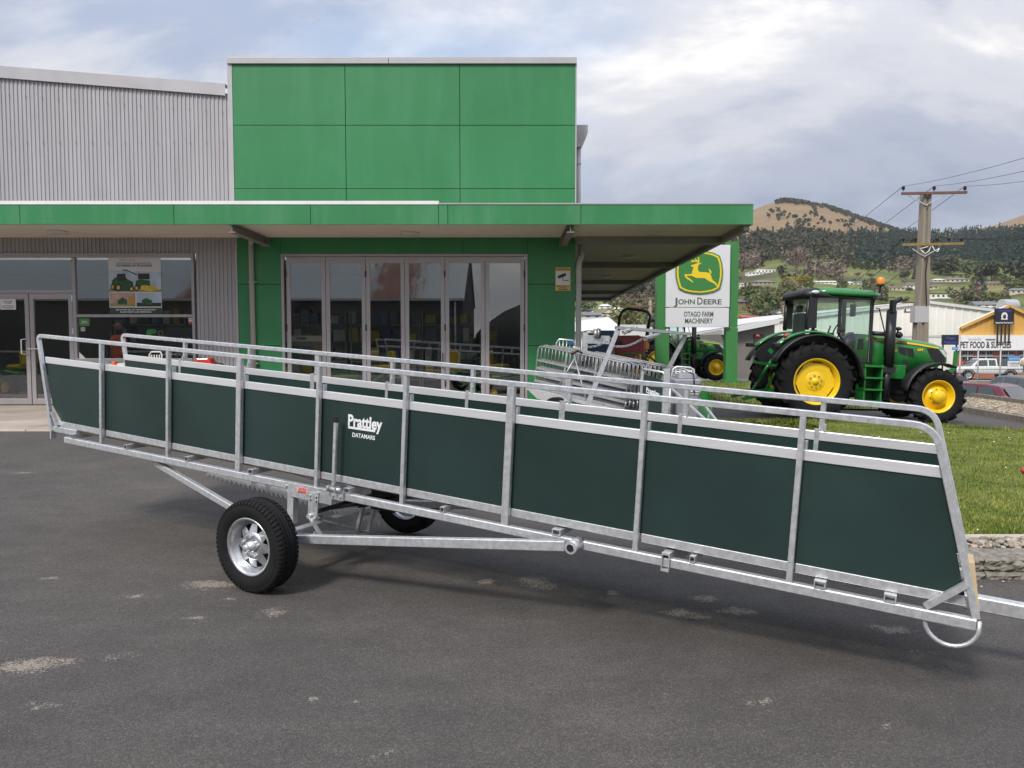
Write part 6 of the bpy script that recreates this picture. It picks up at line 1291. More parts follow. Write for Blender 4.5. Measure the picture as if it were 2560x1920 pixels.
# ================================================================ SHED ACROSS THE YARD (behind the camera, mirrored in the glass)
tin = None
def tin_mat():
    m = bpy.data.materials.new('old_tin_roof'); m.use_nodes = True; t = m.node_tree; b = t.nodes['Principled BSDF']; pos_ = N(t, 'ShaderNodeNewGeometry').outputs['Position']
    def nz(sc, st):
        q = N(t, 'ShaderNodeMapping'); q.inputs['Scale'].default_value = st; t.links.new(pos_, q.inputs[0]); n = N(t, 'ShaderNodeTexNoise'); n.inputs['Scale'].default_value = sc; n.inputs['Detail'].default_value = 6; n.inputs['Roughness'].default_value = .7; t.links.new(q.outputs[0], n.inputs[0]); return n.outputs[0]
    s = N(t, 'ShaderNodeSeparateXYZ'); t.links.new(pos_, s.inputs[0])
    band = M(t, 'SUBTRACT', 1.0, M(t, 'MULTIPLY', M(t, 'ABSOLUTE', M(t, 'ADD', s.outputs[0], 6.6)), 0.40), clamp=True); band2 = M(t, 'SUBTRACT', 1.0, M(t, 'MULTIPLY', M(t, 'ABSOLUTE', M(t, 'ADD', s.outputs[0], 17.5)), 0.9), clamp=True)
    k = M(t, 'MULTIPLY', M(t, 'SUBTRACT', M(t, 'ADD', M(t, 'MULTIPLY', M(t, 'MAXIMUM', band, band2), .55), nz(3.5, (1, .22, .22))), .68), 4.5, clamp=True)
    x = N(t, 'ShaderNodeMix', data_type='RGBA'); t.links.new(k, x.inputs[0]); x.inputs[6].default_value = (.42, .46, .47, 1); x.inputs[7].default_value = (.20, .075, .04, 1); t.links.new(x.outputs[2], b.inputs['Base Color']); b.inputs['Roughness'].default_value = .6; return m
tin = tin_mat()
shd = thing('tin_shed', 'old grey shed with rusty corrugated roof mirrored in the shop glass', 'shed', (-12, -10, 0))
x0, x1 = -34.0, -2.45; zg, zr = 4.05, 7.4; yg, yr = -10.0, -17.0
v = []; n = int((x1-x0)/.0762*2); pts = [(x0+(x1-x0)*i/n, .018*(1 if i % 2 else -1)) for i in range(n+1)]
mb = MB(); mb.add([(x, yg+.15, zg-.05+d) for x, d in pts]+[(x, yr, zr+d) for x, d in pts]+[(x, 2*yr-yg, zg+d) for x, d in pts], [(i, i+1, n+2+i, n+1+i) for i in range(n)]+[(n+1+i, n+2+i, 2*n+3+i, 2*n+2+i) for i in range(n)]); mb.build('roof', tin, shd, off=shd.location, recalc=False)
shw = mat('shed_wall', (.07, .07, .068), .8, var=.2, vscale=1.5)
mb = MB(); mb.prism([(x0, -.3), (x1-.1, -.3), (x1-.1, zg-.06), (x0, zg-.06)], -14, T(0, yg, 0)); mb.build('wall', shw, shd, off=shd.location)
mb = MB(); Mg = Matrix.Rotation(math.pi/2, 4, 'Z'); mb.add([(x1-.09, yg, zg-.1), (x1-.09, 2*yr-yg, zg-.1), (x1-.09, yr, zr-.1)], [(0, 1, 2)]); mb.build('gable', shw, shd, off=shd.location)
mb = MB(); mb.bar((x0, yg+.18, zg-.12), (x1, yg+.18, zg-.12), .12, .12); mb.cyl((x1-.5, yg+.1, 0), (x1-.5, yg+.1, zg-.1), .05, 8); mb.build('gutter', mat('gutter_pale', (.55, .55, .53), .5), shd, off=shd.location)
for xw in (-7, -13, -20, -27):
    mb = MB(); mb.box((xw-1.2, yg+.003, 1.2), (xw+1.2, yg+.03, 2.6)); wi = mb.build('window', mat('shed_window', (.03, .035, .04), .15), shd, off=shd.location); mb = MB(); mb.box((xw-1.3, yg+.004, 1.08), (xw+1.3, yg+.09, 1.18)); mb.build('sill', MATS['gutter_pale'], wi, off=shd.location)
hut = thing('arched_hut', 'grey arched-roof hut beyond the tin shed mirrored in the glass', 'shed', (3.5, -24, 0))
mb = MB(); secs = [[(3.5+6.5*math.cos(a), y, 4.8*math.sin(a)**.9) for a in [math.pi*i/14 for i in range(15)]] for y in (-24, -38)]; mb.loft(secs); mb.build('roof', shw, hut, off=hut.location); mb = MB(); mb.box((2.2, -23.99, 0), (4.8, -23.9, 3)); mb.build('door', mat('hut_door', (.1, .11, .12), .6), hut, off=hut.location)
# ================================================================ HILLS
def interp(x, xs, ys): return float(np.interp(x, xs, ys))
RX = [-2500, -800, 200, 700, 1000, 1300, 1450, 1600, 1700, 1800, 1885, 1925, 1955, 2010, 2060, 2130, 2200, 2240, 2330, 2420, 2480, 2560, 2700, 2950, 3400, 5200]
RE = [120, 150, 170, 190, 205, 214, 226, 258, 282, 306, 328, 343, 347, 340, 332, 308, 285, 274, 270, 270, 288, 314, 350, 330, 260, 150]
GY = [90, 140, 200, 300, 450, 650, 900, 1200, 1500, 1750, 2100, 2600]; GE = [0.0, .03, .10, .20, .32, .46, .62, .80, .94, 1.0, .93, .80]
def elev(px, Y):
    b = 2.2*math.sin(px*.013+Y*.004)+1.6*math.sin(px*.031-Y*.006+1)+1.2*math.sin(px*.07+Y*.011)
    return interp(px, RX, RE)*interp(Y, GY, GE)+b*interp(Y, [90, 400, 1400, 1800], [0, 1, 1.6, .8])
BASEZ = -1.45
def tz(px, Y): return BASEZ+(elev(px, Y)*Y/FPX)+ (CAM_H-BASEZ)*interp(Y, [90, 900], [0, 1])*1.0
hp = lin(-2500, 5200, 230); hy = [90+ (2600-90)*(i/69)**1.6 for i in range(70)]
def hill_mat():
    m = bpy.data.materials.new('hill_pasture'); m.use_nodes = True; t = m.node_tree; b = t.nodes['Principled BSDF']; pos_ = N(t, 'ShaderNodeNewGeometry').outputs['Position']
    def nz(sc, det=6):
        n = N(t, 'ShaderNodeTexNoise'); n.inputs['Scale'].default_value = sc; n.inputs['Detail'].default_value = det; n.inputs['Roughness'].default_value = .62; t.links.new(pos_, n.inputs[0]); return n.outputs[0]
    s = N(t, 'ShaderNodeSeparateXYZ'); t.links.new(pos_, s.inputs[0])
    low = ramp(t, nz(.012), [(.34, (.075, .068, .042)), (.44, (.105, .115, .045)), (.53, (.135, .165, .05)), (.60, (.185, .175, .075)), (.70, (.24, .20, .105))], 'LINEAR')
    high = ramp(t, nz(.02), [(.3, (.19, .135, .08)), (.7, (.27, .195, .115))], 'LINEAR')
    k = M(t, 'MULTIPLY', M(t, 'SUBTRACT', M(t, 'ADD', s.outputs[2], M(t, 'MULTIPLY', nz(.006), 60)), 172), .03, clamp=True)
    x = N(t, 'ShaderNodeMix', data_type='RGBA'); t.links.new(k, x.inputs[0]); t.links.new(low.outputs[0], x.inputs[6]); t.links.new(high.outputs[0], x.inputs[7]); t.links.new(x.outputs[2], b.inputs['Base Color']); b.inputs['Roughness'].default_value = .95; b.inputs['Specular IOR Level'].default_value = .1; return m
mb = MB(); vv = []
for Y in hy:
    for px in hp: vv.append(((px-1280)/FPX*Y, Y, tz(px, Y)))
nx = len(hp); mb.add(vv, [(j*nx+i, j*nx+i+1, (j+1)*nx+i+1, (j+1)*nx+i) for j in range(len(hy)-1) for i in range(nx-1)], True); struct(mb.build('hills', hill_mat(), None, recalc=False))
_YS = np.geomspace(95, 1800, 260)
def hit(px, py):
    """point of the hillside seen at a photo coordinate"""
    Y = _YS; b_ = 2.2*np.sin(px*.013+Y*.004)+1.6*np.sin(px*.031-Y*.006+1)+1.2*np.sin(px*.07+Y*.011)
    e = np.interp(px, RX, RE)*np.interp(Y, GY, GE)+b_*np.interp(Y, [90, 400, 1400, 1800], [0, 1, 1.6, .8])
    z = BASEZ+e*Y/FPX+(CAM_H-BASEZ)*np.interp(Y, [90, 900], [0, 1]); k = np.nonzero(852-(z-CAM_H)/Y*FPX <= py)[0]
    if not len(k): return None
    k = k[0]; return Vector(((px-1280)/FPX*Y[k], Y[k], z[k]))
# ---------------------------------------------------------------- foliage
def quads(name, C_, Sz, m, parent=None, flat=.0):
    """leaf clumps: randomly turned small quads"""
    n = len(C_); a = RNG.normal(size=(n, 3)); a /= np.linalg.norm(a, axis=1)[:, None]; b = RNG.normal(size=(n, 3)); b -= a*(a*b).sum(1)[:, None]; b /= np.linalg.norm(b, axis=1)[:, None]
    a *= Sz[:, None]; b *= (Sz*RNG.uniform(.5, .9, n))[:, None]; C_ = np.asarray(C_)
    V = np.empty((n*4, 3)); V[0::4] = C_-a-b*.6; V[1::4] = C_+a*.7-b; V[2::4] = C_+a+b*.7; V[3::4] = C_-a*.6+b
    me = bpy.data.meshes.new(name); me.from_pydata(V.tolist(), [], np.arange(n*4).reshape(-1, 4).tolist()); me.update(); return obj(name, me, m, parent)
def fol(name, c, isl=.45): return mat(name, c, .9, island=isl, spec=.1)
f_dark = fol('foliage_dark', (.070, .076, .052), .24); f_mid = fol('foliage_mid', (.095, .115, .050), .28); f_pine = fol('foliage_pine', (.032, .058, .048), .2); f_bare = fol('twigs_bare', (.20, .155, .13), .22); f_gorse = fol('foliage_gorse', (.22, .16, .02)); f_olive = fol('foliage_olive', (.13, .125, .06)); f_blue = fol('foliage_blue', (.05, .075, .08)); f_red = fol('foliage_russet', (.16, .075, .04))
trunk_m = mat('bark', (.10, .075, .055), .9)
def crown_pts(n, h, w_, kind):
    if kind == 'cone':
        z = RNG.random(n)**1.4; r = (1-z)*w_*np.sqrt(RNG.uniform(.25, 1, n)); t = RNG.uniform(0, 2*math.pi, n); return np.stack([r*np.cos(t), r*np.sin(t), (.08+.92*z)*h], 1)
    if kind == 'pop':
        z = RNG.random(n); r = w_*np.sin(math.pi*np.clip(z*.9+.08, 0, 1))**.6*np.sqrt(RNG.random(n)); t = RNG.uniform(0, 2*math.pi, n); return np.stack([r*np.cos(t), r*np.sin(t), (.1+.9*z)*h], 1)
    nb = 7; L = RNG.normal(size=(nb, 3))*np.array([.38, .38, .20])*w_; L[:, 2] = L[:, 2]*h/w_*.5+h*.62; k = RNG.integers(0, nb, n); d = RNG.normal(size=(n, 3)); d /= np.linalg.norm(d, axis=1)[:, None]
    return L[k]+d*(RNG.uniform(.35, 1, n)**.5)[:, None]*np.array([w_*.52, w_*.52, h*.28])
KEEP = [(1890, 1934, 684), (1867, 1912, 689), (1882, 1936, 714), (1848, 1866, 724), (1866, 1894, 723), (1932, 1957, 793), (1918, 1934, 792), (1853, 1894, 800), (1846, 1868, 762), (2037, 2088, 711), (2110, 2130, 713), (2130, 2150, 713), (2259, 2299, 726), (2216, 2257, 728), (2318, 2340, 724), (2358, 2416, 707), (2328, 2358, 707), (2322, 2372, 747), (2455, 2503, 718), (2520, 2575, 735), (2434, 2490, 772), (1447, 1492, 769), (1446, 1484, 782), (1496, 1527, 773), (1503, 1536, 792), (1458, 1503, 797), (1536, 1562, 778)]   # house fronts kept clear of trees
def wood(name, regions, count, hr, kinds, m, label, per=46, sz=.16, cat='wood'):
    """a far wood: many trees in one mass. regions: photo polygons given as (x0,y0,x1,y1) boxes"""
    Cs = []; Ss = []
    for _ in range(count):
        r = regions[int(RNG.integers(len(regions)))]
        if len(r) == 3: px = RNG.uniform(r[0], r[1]); py = 852-interp(px, RX, RE)+2+abs(RNG.normal(0, r[2]))
        else: px = RNG.uniform(r[0], r[2])+RNG.normal(0, 9); py = RNG.uniform(r[1], r[3])+RNG.normal(0, 3.5)
        p = hit(px, py)
        if p is None or any(a-5 < px < c+5 and d-3 < py < d+(hr[1]+2)*FPX/p.y for a, c, d in KEEP): continue
        h = RNG.uniform(*hr); kd = kinds[int(RNG.integers(len(kinds)))]; w_ = h*{'cone': .24, 'pop': .14, 'round': .42}[kd]
        c = crown_pts(per, h, w_, kd)+np.array(p); Cs.append(c); Ss.append(np.full(per, h*sz)*RNG.uniform(.6, 1.2, per))
    return stuff(quads(name, np.concatenate(Cs), np.concatenate(Ss), m), label, cat)
wood('pine_forest', [(2130, 592, 2330, 672), (2240, 588, 2700, 668), (2380, 585, 2700, 660)], 3600, (10, 15), ['cone'], f_pine, 'dark pine forest covering the hillside right of the power pole', 22, .13)
wood('bush_belt', [(1560, 640, 1900, 672), (1840, 598, 2160, 640), (1880, 588, 2060, 622), (1420, 700, 1640, 750), (1840, 620, 2000, 650), (2040, 600, 2160, 650), (1560, 560, 1860, 640)], 1500, (7, 13), ['round', 'round', 'cone'], f_dark, 'dark mixed bush across the middle of the hill', 30)
wood('grey_bush', [(1840, 605, 2130, 655), (1560, 580, 1860, 690), (1960, 600, 2100, 650), (2100, 640, 2240, 668), (1430, 690, 1640, 750)], 620, (6, 12), ['round', 'pop'], fol('foliage_greybrown', (.105, .090, .068), .25), 'grey-brown winter trees mixed through the hill bush', 34)
wood('green_bush', [(1840, 610, 2150, 665), (2100, 645, 2330, 680), (1560, 620, 1860, 700), (2330, 660, 2440, 690)], 420, (6, 12), ['round'], f_mid, 'lighter green trees mixed through the hill bush', 30)
wood('ridge_scrub', [(1930, 2240, 3.0), (1935, 2000, 2.5), (2060, 2240, 4.5)], 1000, (5, 8), ['round'], f_dark, 'dark scrub line along the top of the hill', 18, .22)
wood('hill_shrubs', [(1940, 545, 1990, 562), (1960, 565, 2010, 582), (1985, 560, 2060, 572), (2070, 560, 2130, 572), (1900, 530, 2060, 550)], 46, (7, 12), ['round'], f_dark, 'scattered dark shrubs on the tan upper hill', 40)
wood('bare_poplars', [(2000, 690, 2110, 704), (1840, 664, 1885, 678), (1965, 655, 2010, 668), (2230, 672, 2300, 690), (2440, 752, 2560, 768)], 210, (11, 16), ['pop'], f_bare, 'leafless brown poplar rows on the lower hillside', 40, .09)
wood('garden_scrub', [(1840, 690, 2030, 800), (1840, 730, 1960, 810), (2100, 735, 2320, 760), (2320, 745, 2560, 765), (1440, 760, 1640, 800), (2220, 728, 2330, 745), (2340, 705, 2460, 735), (2480, 700, 2560, 735), (2000, 712, 2200, 735)], 620, (3, 7), ['round'], f_mid, 'green garden shrubs between the hillside houses', 34)
wood('olive_scrub', [(1840, 690, 2030, 800), (2100, 728, 2320, 760), (1440, 755, 1640, 800), (2340, 700, 2560, 760), (1420, 690, 1560, 740)], 330, (3, 7), ['round'], f_olive, 'olive and brown scrub between the hillside houses', 34)
wood('bare_garden_trees', [(1840, 700, 2000, 800), (2100, 720, 2330, 765), (2350, 735, 2560, 770), (1450, 750, 1640, 790)], 150, (4, 9), ['round', 'pop'], f_bare, 'leafless winter trees among the hillside gardens', 44, .10)
def tree(label, px, py, h, w_, kind, m, n=420, sz=.09, name='tree', Yfix=None, group='single trees on the hillside'):
    p = hit(px, py) if Yfix is None else Vector((at(px, py, Yfix).x, Yfix, at(px, py, Yfix).z))
    t = thing(name, label, 'tree', p, random.uniform(0, 6), group)
    c = crown_pts(n, h, w_, kind); quads('crown', c, np.full(n, h*sz)*RNG.uniform(.5, 1.2, n), m, t)
    mb = MB(); mb.tube([(0, 0, -.5), (.05, 0, h*.3), (-.05, .05, h*.75)], [h*.03, h*.024, h*.006], 6)
    for k in range(3): a = k*2.1; mb.tube([(0, 0, h*(.25+.1*k)), (math.cos(a)*w_*.5, math.sin(a)*w_*.5, h*(.5+.1*k))], [h*.012, h*.004], 5)
    mb.build('trunk', trunk_m, t); return t
tree('big dark evergreen just right of the power pole', 2370, 690, 24, 13, 'round', f_dark, 700); tree('dark evergreen left of the long grey-roofed house', 2345, 688, 17, 9, 'round', f_dark, 500)
tree('round dark tree below the pine forest, alone on pasture', 2472, 706, 21, 13, 'round', f_dark, 700); tree('dark round tree at the right edge of the picture', 2545, 708, 20, 12, 'round', f_dark, 600)
tree('blue-grey conifer left of the tan-roofed house', 2446, 728, 13, 4.5, 'cone', f_blue, 500); tree('dark tree right above the white two-storey house', 2255, 705, 9, 5, 'round', f_dark, 300); tree('thin dark tree left of the power pole', 2280, 700, 10, 3, 'cone', f_dark, 300)
tree('dark bush beside the cream bungalow', 2268, 733, 5, 4, 'round', f_mid, 260); tree('small round bush on the green paddock, left one', 2140, 695, 5, 4, 'round', f_dark, 200); tree('small round bush on the green paddock, right one', 2172, 697, 5, 4, 'round', f_dark, 200)
tree('orange-leaved tree beside the tractor beacon', 2178, 726, 8, 3.2, 'pop', f_red, 260, .07); tree('yellow gorse bush above the tractor roof', 2000, 715, 7, 5, 'round', f_gorse, 300); tree('yellow gorse bush left of the tractor roof', 1962, 712, 5, 4, 'round', f_gorse, 240)
tree('big green tree below the grey hip-roofed house', 1880, 760, 10, 7, 'round', f_mid, 480); tree('reddish bare tree below the grey hip-roofed house', 1918, 745, 7, 5, 'round', f_bare, 320); tree('yellow-green shrub beside the steep white gable', 1897, 792, 5, 3.5, 'round', f_gorse, 240); tree('rust-brown bare tree above the red roof', 1878, 788, 5, 3.5, 'round', f_red, 240)
tree('dark conifer beside the white flat-roofed house', 1948, 690, 9, 5, 'round', f_dark, 300); tree('dark conifer among the shrubs above the orange shop', 2415, 762, 8, 6, 'round', f_dark, 340)
tree('olive tree framed by the roll bar', 1588, 846, 4.3, 3.0, 'round', f_olive, 700, .05, Yfix=110); tree('pale yellow-green bush below the roll bar tree', 1582, 850, 1.5, 1.5, 'round', fol('foliage_pale', (.16, .15, .04)), 420, .06, Yfix=92); tree('dark shrub below the sign panel behind the tractor', 1795, 858, 2.4, 2.6, 'round', f_mid, 500, .06, Yfix=100)
tree('dark tree beneath the canopy left of the white houses', 1466, 783, 7, 5, 'round', f_mid, 300)
# ---------------------------------------------------------------- houses on the hill
hw_white = mat('house_white', (.80, .79, .75), .7); hw_cream = mat('house_cream', (.58, .52, .40), .7); hw_brick = mat('house_brick', (.22, .12, .085), .8); hw_tan = mat('house_tan', (.36, .28, .20), .8)
r_grey = mat('roof_grey', (.16, .165, .18), .6); r_dark = mat('roof_dark', (.06, .06, .065), .6); r_red = mat('roof_red', (.40, .09, .06), .6); r_white = mat('roof_white', (.62, .62, .60), .5); r_brown = mat('roof_brown', (.16, .12, .09), .7)
win_m = mat('house_window', (.03, .04, .05), .12)
def house(label, x0, x1, ytop, ybot, wm, rm, kind='hip', storeys=1, py=None, chim=False):
    p = hit((x0+x1)/2, ybot); 
    if p is None: return
    Y = p.y; k = Y/FPX; w_ = (x1-x0)*k; H = (ybot-ytop)*k
    t = thing('house', label, 'house', p, 0, 'houses on the hillside'); d = min(w_*.6, 11); rh = {'flat': .12, 'hip': .42, 'gable': .50, 'front': .55}[kind]*H; wh = H-rh
    mb = MB(); mb.box((-w_/2, 0, -4), (w_/2, d, wh)); mb.build('wall', wm, t)
    e = .05*w_
    mb = MB()
    if kind == 'flat': mb.box((-w_/2-.3, -.4, wh), (w_/2+.3, d+.3, wh+rh))
    elif kind == 'hip': i_ = min(w_*.28, d*.5); mb.add([(-w_/2-.4, -.5, wh), (w_/2+.4, -.5, wh), (w_/2+.4, d+.5, wh), (-w_/2-.4, d+.5, wh), (-w_/2+i_, d/2, wh+rh), (w_/2-i_, d/2, wh+rh)], [(0, 1, 5, 4), (1, 2, 5), (2, 3, 4, 5), (3, 0, 4), (3, 2, 1, 0)])
    elif kind == 'gable': mb.add([(-w_/2-.4, -.5, wh), (w_/2+.4, -.5, wh), (w_/2+.4, d+.5, wh), (-w_/2-.4, d+.5, wh), (-w_/2-.4, d/2, wh+rh), (w_/2+.4, d/2, wh+rh)], [(0, 1, 5, 4), (1, 2, 5), (2, 3, 4, 5), (3, 0, 4), (3, 2, 1, 0)])
    else: mb.add([(-w_/2-.3, -.6, wh), (w_/2+.3, -.6, wh), (w_/2+.3, d, wh), (-w_/2-.3, d, wh), (0, -.6, wh+rh), (0, d, wh+rh)], [(0, 4, 5, 3), (1, 2, 5, 4), (2, 3, 5), (3, 2, 1, 0)]); 
    rf = mb.build('roof', rm, t)
    if kind == 'front': mb = MB(); mb.add([(-w_/2, -.05, wh), (w_/2, -.05, wh), (0, -.05, wh+rh*.94)], [(0, 1, 2)]); mb.build('gable', wm, t)
    if chim: mb = MB(); mb.box((-w_*.42, d*.3, wh), (-w_*.42+.9, d*.3+.8, wh+rh*1.35)); mb.build('chimney', wm, rf)
    nw = max(2, min(5, int(w_/3.2))); win = None
    for s in range(storeys):
        for i in range(nw):
            xx = -w_/2+w_*(i+.5)/nw; zz = wh*(s+.30)/storeys; hh = wh/storeys*.48
            mb = MB(); mb.box((xx-w_/nw*.20, -.08, zz), (xx+w_/nw*.20, -.003, zz+hh)); mb.build('window', win_m, t)
    return t
house('white flat-roofed modern house above the gardens', 1890, 1934, 675, 684, hw_white, hw_white, 'flat', 1); house('long white terrace wall house below the modern house', 1867, 1912, 682, 689, hw_white, hw_white, 'flat')
house('grey hip-roofed house in the gardens', 1882, 1936, 702, 714, hw_tan, r_grey, 'hip'); house('white house with chimneys beside the green post', 1848, 1866, 709, 724, hw_white, r_white, 'flat', 2, chim=True); house('low grey-roofed house right of the chimneyed white house', 1866, 1894, 713, 723, hw_tan, r_grey, 'hip')
house('white steep-gabled house with dark roof left of the tractor cab', 1932, 1957, 775, 793, hw_white, r_dark, 'front'); house('dark-roofed wing beside the steep white gable', 1918, 1934, 776, 792, hw_brick, r_dark, 'gable'); house('red-roofed bungalow beside the sign', 1853, 1894, 788, 800, hw_tan, r_red, 'gable')
house('small dark house on the slope above the red roof', 1846, 1868, 749, 762, hw_brick, r_grey, 'gable'); house('long white house just above the tractor roof', 2037, 2088, 703, 711, hw_white, r_white, 'gable'); house('small white house left of the amber beacon', 2110, 2130, 705, 713, hw_white, r_white, 'hip'); house('pale blue-roofed house next to the small white house', 2130, 2150, 705, 713, hw_white, r_grey, 'gable')
house('white two-storey house left of the power pole', 2259, 2299, 708, 726, hw_white, r_brown, 'hip', 2); house('cream bungalow below the two-storey house', 2216, 2257, 716, 728, hw_cream, r_brown, 'hip'); house('small cream house just right of the power pole', 2318, 2340, 714, 724, hw_cream, r_brown, 'hip')
house('long grey-roofed house under the big evergreens', 2358, 2416, 695, 707, hw_cream, r_grey, 'hip'); house('pale low house left of the long grey-roofed house', 2328, 2358, 698, 707, hw_cream, r_white, 'hip'); house('modern glass-fronted house above the white warehouse', 2322, 2372, 735, 747, hw_white, r_dark, 'flat')
house('tan-roofed house right of the blue conifer', 2455, 2503, 705, 718, hw_tan, r_brown, 'gable'); house('grey-roofed house at the right picture edge', 2520, 2575, 721, 735, hw_cream, r_grey, 'hip'); house('grey two-gabled house above the orange shop', 2434, 2490, 754, 772, hw_white, r_grey, 'gable', 2)
house('dark-roofed house highest under the canopy', 1447, 1492, 759, 769, hw_white, r_dark, 'hip'); house('grey-roofed house under the canopy beside the downpipe', 1446, 1484, 770, 782, hw_white, r_grey, 'hip'); house('white two-storey house seen under the canopy', 1496, 1527, 761, 773, hw_white, r_white, 'hip', 2); house('cream gabled house seen under the canopy', 1503, 1536, 772, 792, hw_cream, r_white, 'front', 2)
house('pinkish grey house seen under the canopy', 1458, 1503, 781, 797, mat('house_pink', (.42, .34, .32), .7), r_grey, 'gable'); house('small white house left of the roll bar', 1536, 1562, 769, 778, hw_white, r_white, 'gable')
# ---------------------------------------------------------------- big commercial buildings
def blk(name, label, px0, px1, pyt, Y, m, depth=14, base=-1.5, cat='building'):
    a, b = at(px0, 852, Y), at(px1, 852, Y); t = thing(name, label, cat, ((a.x+b.x)/2, Y, base)); return t, a.x, b.x
wc = mat('warehouse_cream', (.78, .76, .70), .55, var=.05, vscale=.6)
YW = 84.0
t, xa, xb = blk('warehouse', 'huge cream ribbed warehouse behind the tractor', 1835, 2640, 0, YW, wc)
tops = [(1700, 838), (1960, 795), (2320, 752), (2700, 800)]; XZ = [(at(a, b, YW).x, at(a, b, YW).z) for a, b in tops]
pts = []; xx = XZ[0][0]; step = .9
while xx < XZ[-1][0]: pts += [(xx, 0.0), (xx+step*.82, 0.0), (xx+step*.86, -.09), (xx+step*.96, -.09)]; xx += step
zt_ = lambda x: float(np.interp(x, [p[0] for p in XZ], [p[1] for p in XZ])); n = len(pts)
mb = MB(); mb.add([(x, YW+d, -1.6) for x, d in pts]+[(x, YW+d, zt_(x)) for x, d in pts], [(i, i+1, n+i+1, n+i) for i in range(n-1)]); mb.build('wall', wc, t, off=t.location, recalc=False)
mb = MB(); m_ = len(XZ); mb.add([(x, YW-.3, z+.06) for x, z in XZ]+[(x, YW+60, z+.06) for x, z in XZ], [(i, i+1, m_+i+1, m_+i) for i in range(m_-1)]); mb.build('roof', r_white, t, off=t.location)
for i in range(3): mb = MB(); mb.bar((XZ[i][0], YW-.2, XZ[i][1]-.12), (XZ[i+1][0], YW-.2, XZ[i+1][1]-.12), .1, .36); mb.build('barge_board', r_white, t, off=t.location)
t, xa, xb = blk('store_shed', 'taupe store shed with white roof edge behind the sign post', 1800, 1936, 0, 66, wc)
tp = mat('shed_taupe', (.17, .155, .135), .7, var=.12, vscale=1); zl_, zr_ = at(1800, 836, 66).z, at(1936, 808, 66).z
mb = MB(); mb.prism([(xa, -1.6), (xb, -1.6), (xb, zr_), (xa, zl_)], 10, T(0, 66, 0)); mb.build('wall', tp, t, off=t.location); mb = MB(); mb.bar((xa, 65.6, zl_+.18), (xb+.1, 65.6, zr_+.18), .8, .42); mb.build('roof_edge', r_white, t, off=t.location)
mb = MB(); q = at(1884, 835, 65.98); q2 = at(1908, 880, 65.98); mb.box((q.x, 65.9, -1.5), (q2.x, 65.98, q.z)); mb.build('door', mat('shed_door_dark', (.04, .04, .045), .6), t, off=t.location)
t, xa, xb = blk('tin_roof_works', 'white tin-roofed works building under the canopy', 1425, 1560, 0, 60, wc)
za, zb2_ = at(0, 833, 60).z, at(0, 801, 60).z
mb = MB(); mb.box((xa, 60, -1.6), (xb, 72, za)); mb.build('wall', wc, t, off=t.location)
mb = MB(); mb.add([(xa-6, 59.5, za), (xb, 59.5, at(0, 826, 60).z), (xb, 70, at(0, 792, 70).z), (xa+4, 70, at(0, 812, 70).z)], [(0, 1, 2, 3)]); mb.build('roof', r_white, t, off=t.location)
mb = MB(); mb.box((xb-.4, 59.4, za-.5), (xb+1.6, 59.9, at(0, 812, 60).z)); mb.build('barge_board', r_white, t, off=t.location)
t, xa, xb = blk('brick_hall', 'white-roofed brick hall below the hillside houses', 1436, 1500, 0, 100, wc)
z0_, z1_ = at(0, 802, 100).z, at(0, 794, 100).z; mb = MB(); mb.box((xa, 100, -1.6), (xb, 112, z0_)); mb.build('wall', hw_brick, t, off=t.location); mb = MB(); mb.box((xa-.5, 99.5, z0_), (xb+.5, 112, z1_)); mb.build('roof', r_white, t, off=t.location)
for i in range(4): mb = MB(); xx = xa+(xb-xa)*(i+.2)/4; mb.box((xx, 99.9, z0_-.75), (xx+(xb-xa)*.16, 99.99, z0_-.2)); mb.build('window', hw_white, t, off=t.location)
# orange pet food shop
PYs = 66.0
t, xa, xb = blk('pet_shop', 'orange gabled pet food shop with white sign band', 2398, 2640, 0, PYs, wc)
def Pp(px, py, d=0): return at(px, py, PYs+d)
org = mat('shop_orange', (.62, .36, .09), .6, var=.06, vscale=.5); zg1 = Pp(0, 838).z
gp = [(Pp(2398, 820).x, Pp(0, 820).z), (Pp(2520, 765).x, Pp(0, 765).z), (Pp(2642, 822).x, Pp(0, 822).z)]
pts = []; xx = gp[0][0]
while xx < gp[2][0]: pts += [(xx, 0), (xx+.40, 0), (xx+.43, -.05), (xx+.5, -.05)]; xx += .53
zt2_ = lambda x: float(np.interp(x, [p[0] for p in gp], [p[1] for p in gp])); n = len(pts)
mb = MB(); mb.add([(x, PYs+d, zg1) for x, d in pts]+[(x, PYs+d, zt2_(x)) for x, d in pts], [(i, i+1, n+i+1, n+i) for i in range(n-1)]); mb.build('gable', org, t, off=t.location, recalc=False)
mb = MB(); mb.add([(x, PYs-.3, z+.05) for x, z in gp]+[(x, PYs+.5, z+.05) for x, z in gp], [(0, 1, 4, 3), (1, 2, 5, 4)]); mb.box((gp[0][0], PYs+.2, zg1-.2), (gp[2][0], PYs+14, zg1)); mb.build('roof', r_white, t, off=t.location)
for i in range(2): mb = MB(); mb.bar((gp[i][0], PYs-.25, gp[i][1]), (gp[i+1][0], PYs-.25, gp[i+1][1]), .1, .22); mb.build('barge_board', org, t, off=t.location)
zb1 = Pp(0, 877).z; mb = MB(); mb.box((gp[0][0]-.1, PYs-.5, zb1), (gp[2][0], PYs+.2, zg1)); band = mb.build('sign_band', white_paint, t, off=t.location)
ink = mat('shop_ink', (.03, .03, .03), .6); grey_i = mat('shop_ink_grey', (.30, .30, .30), .6)
def pt_(px, py): p = Pp(px, py, -.5)-Vector(t.location); return T(p.x, p.y-.012, p.z)
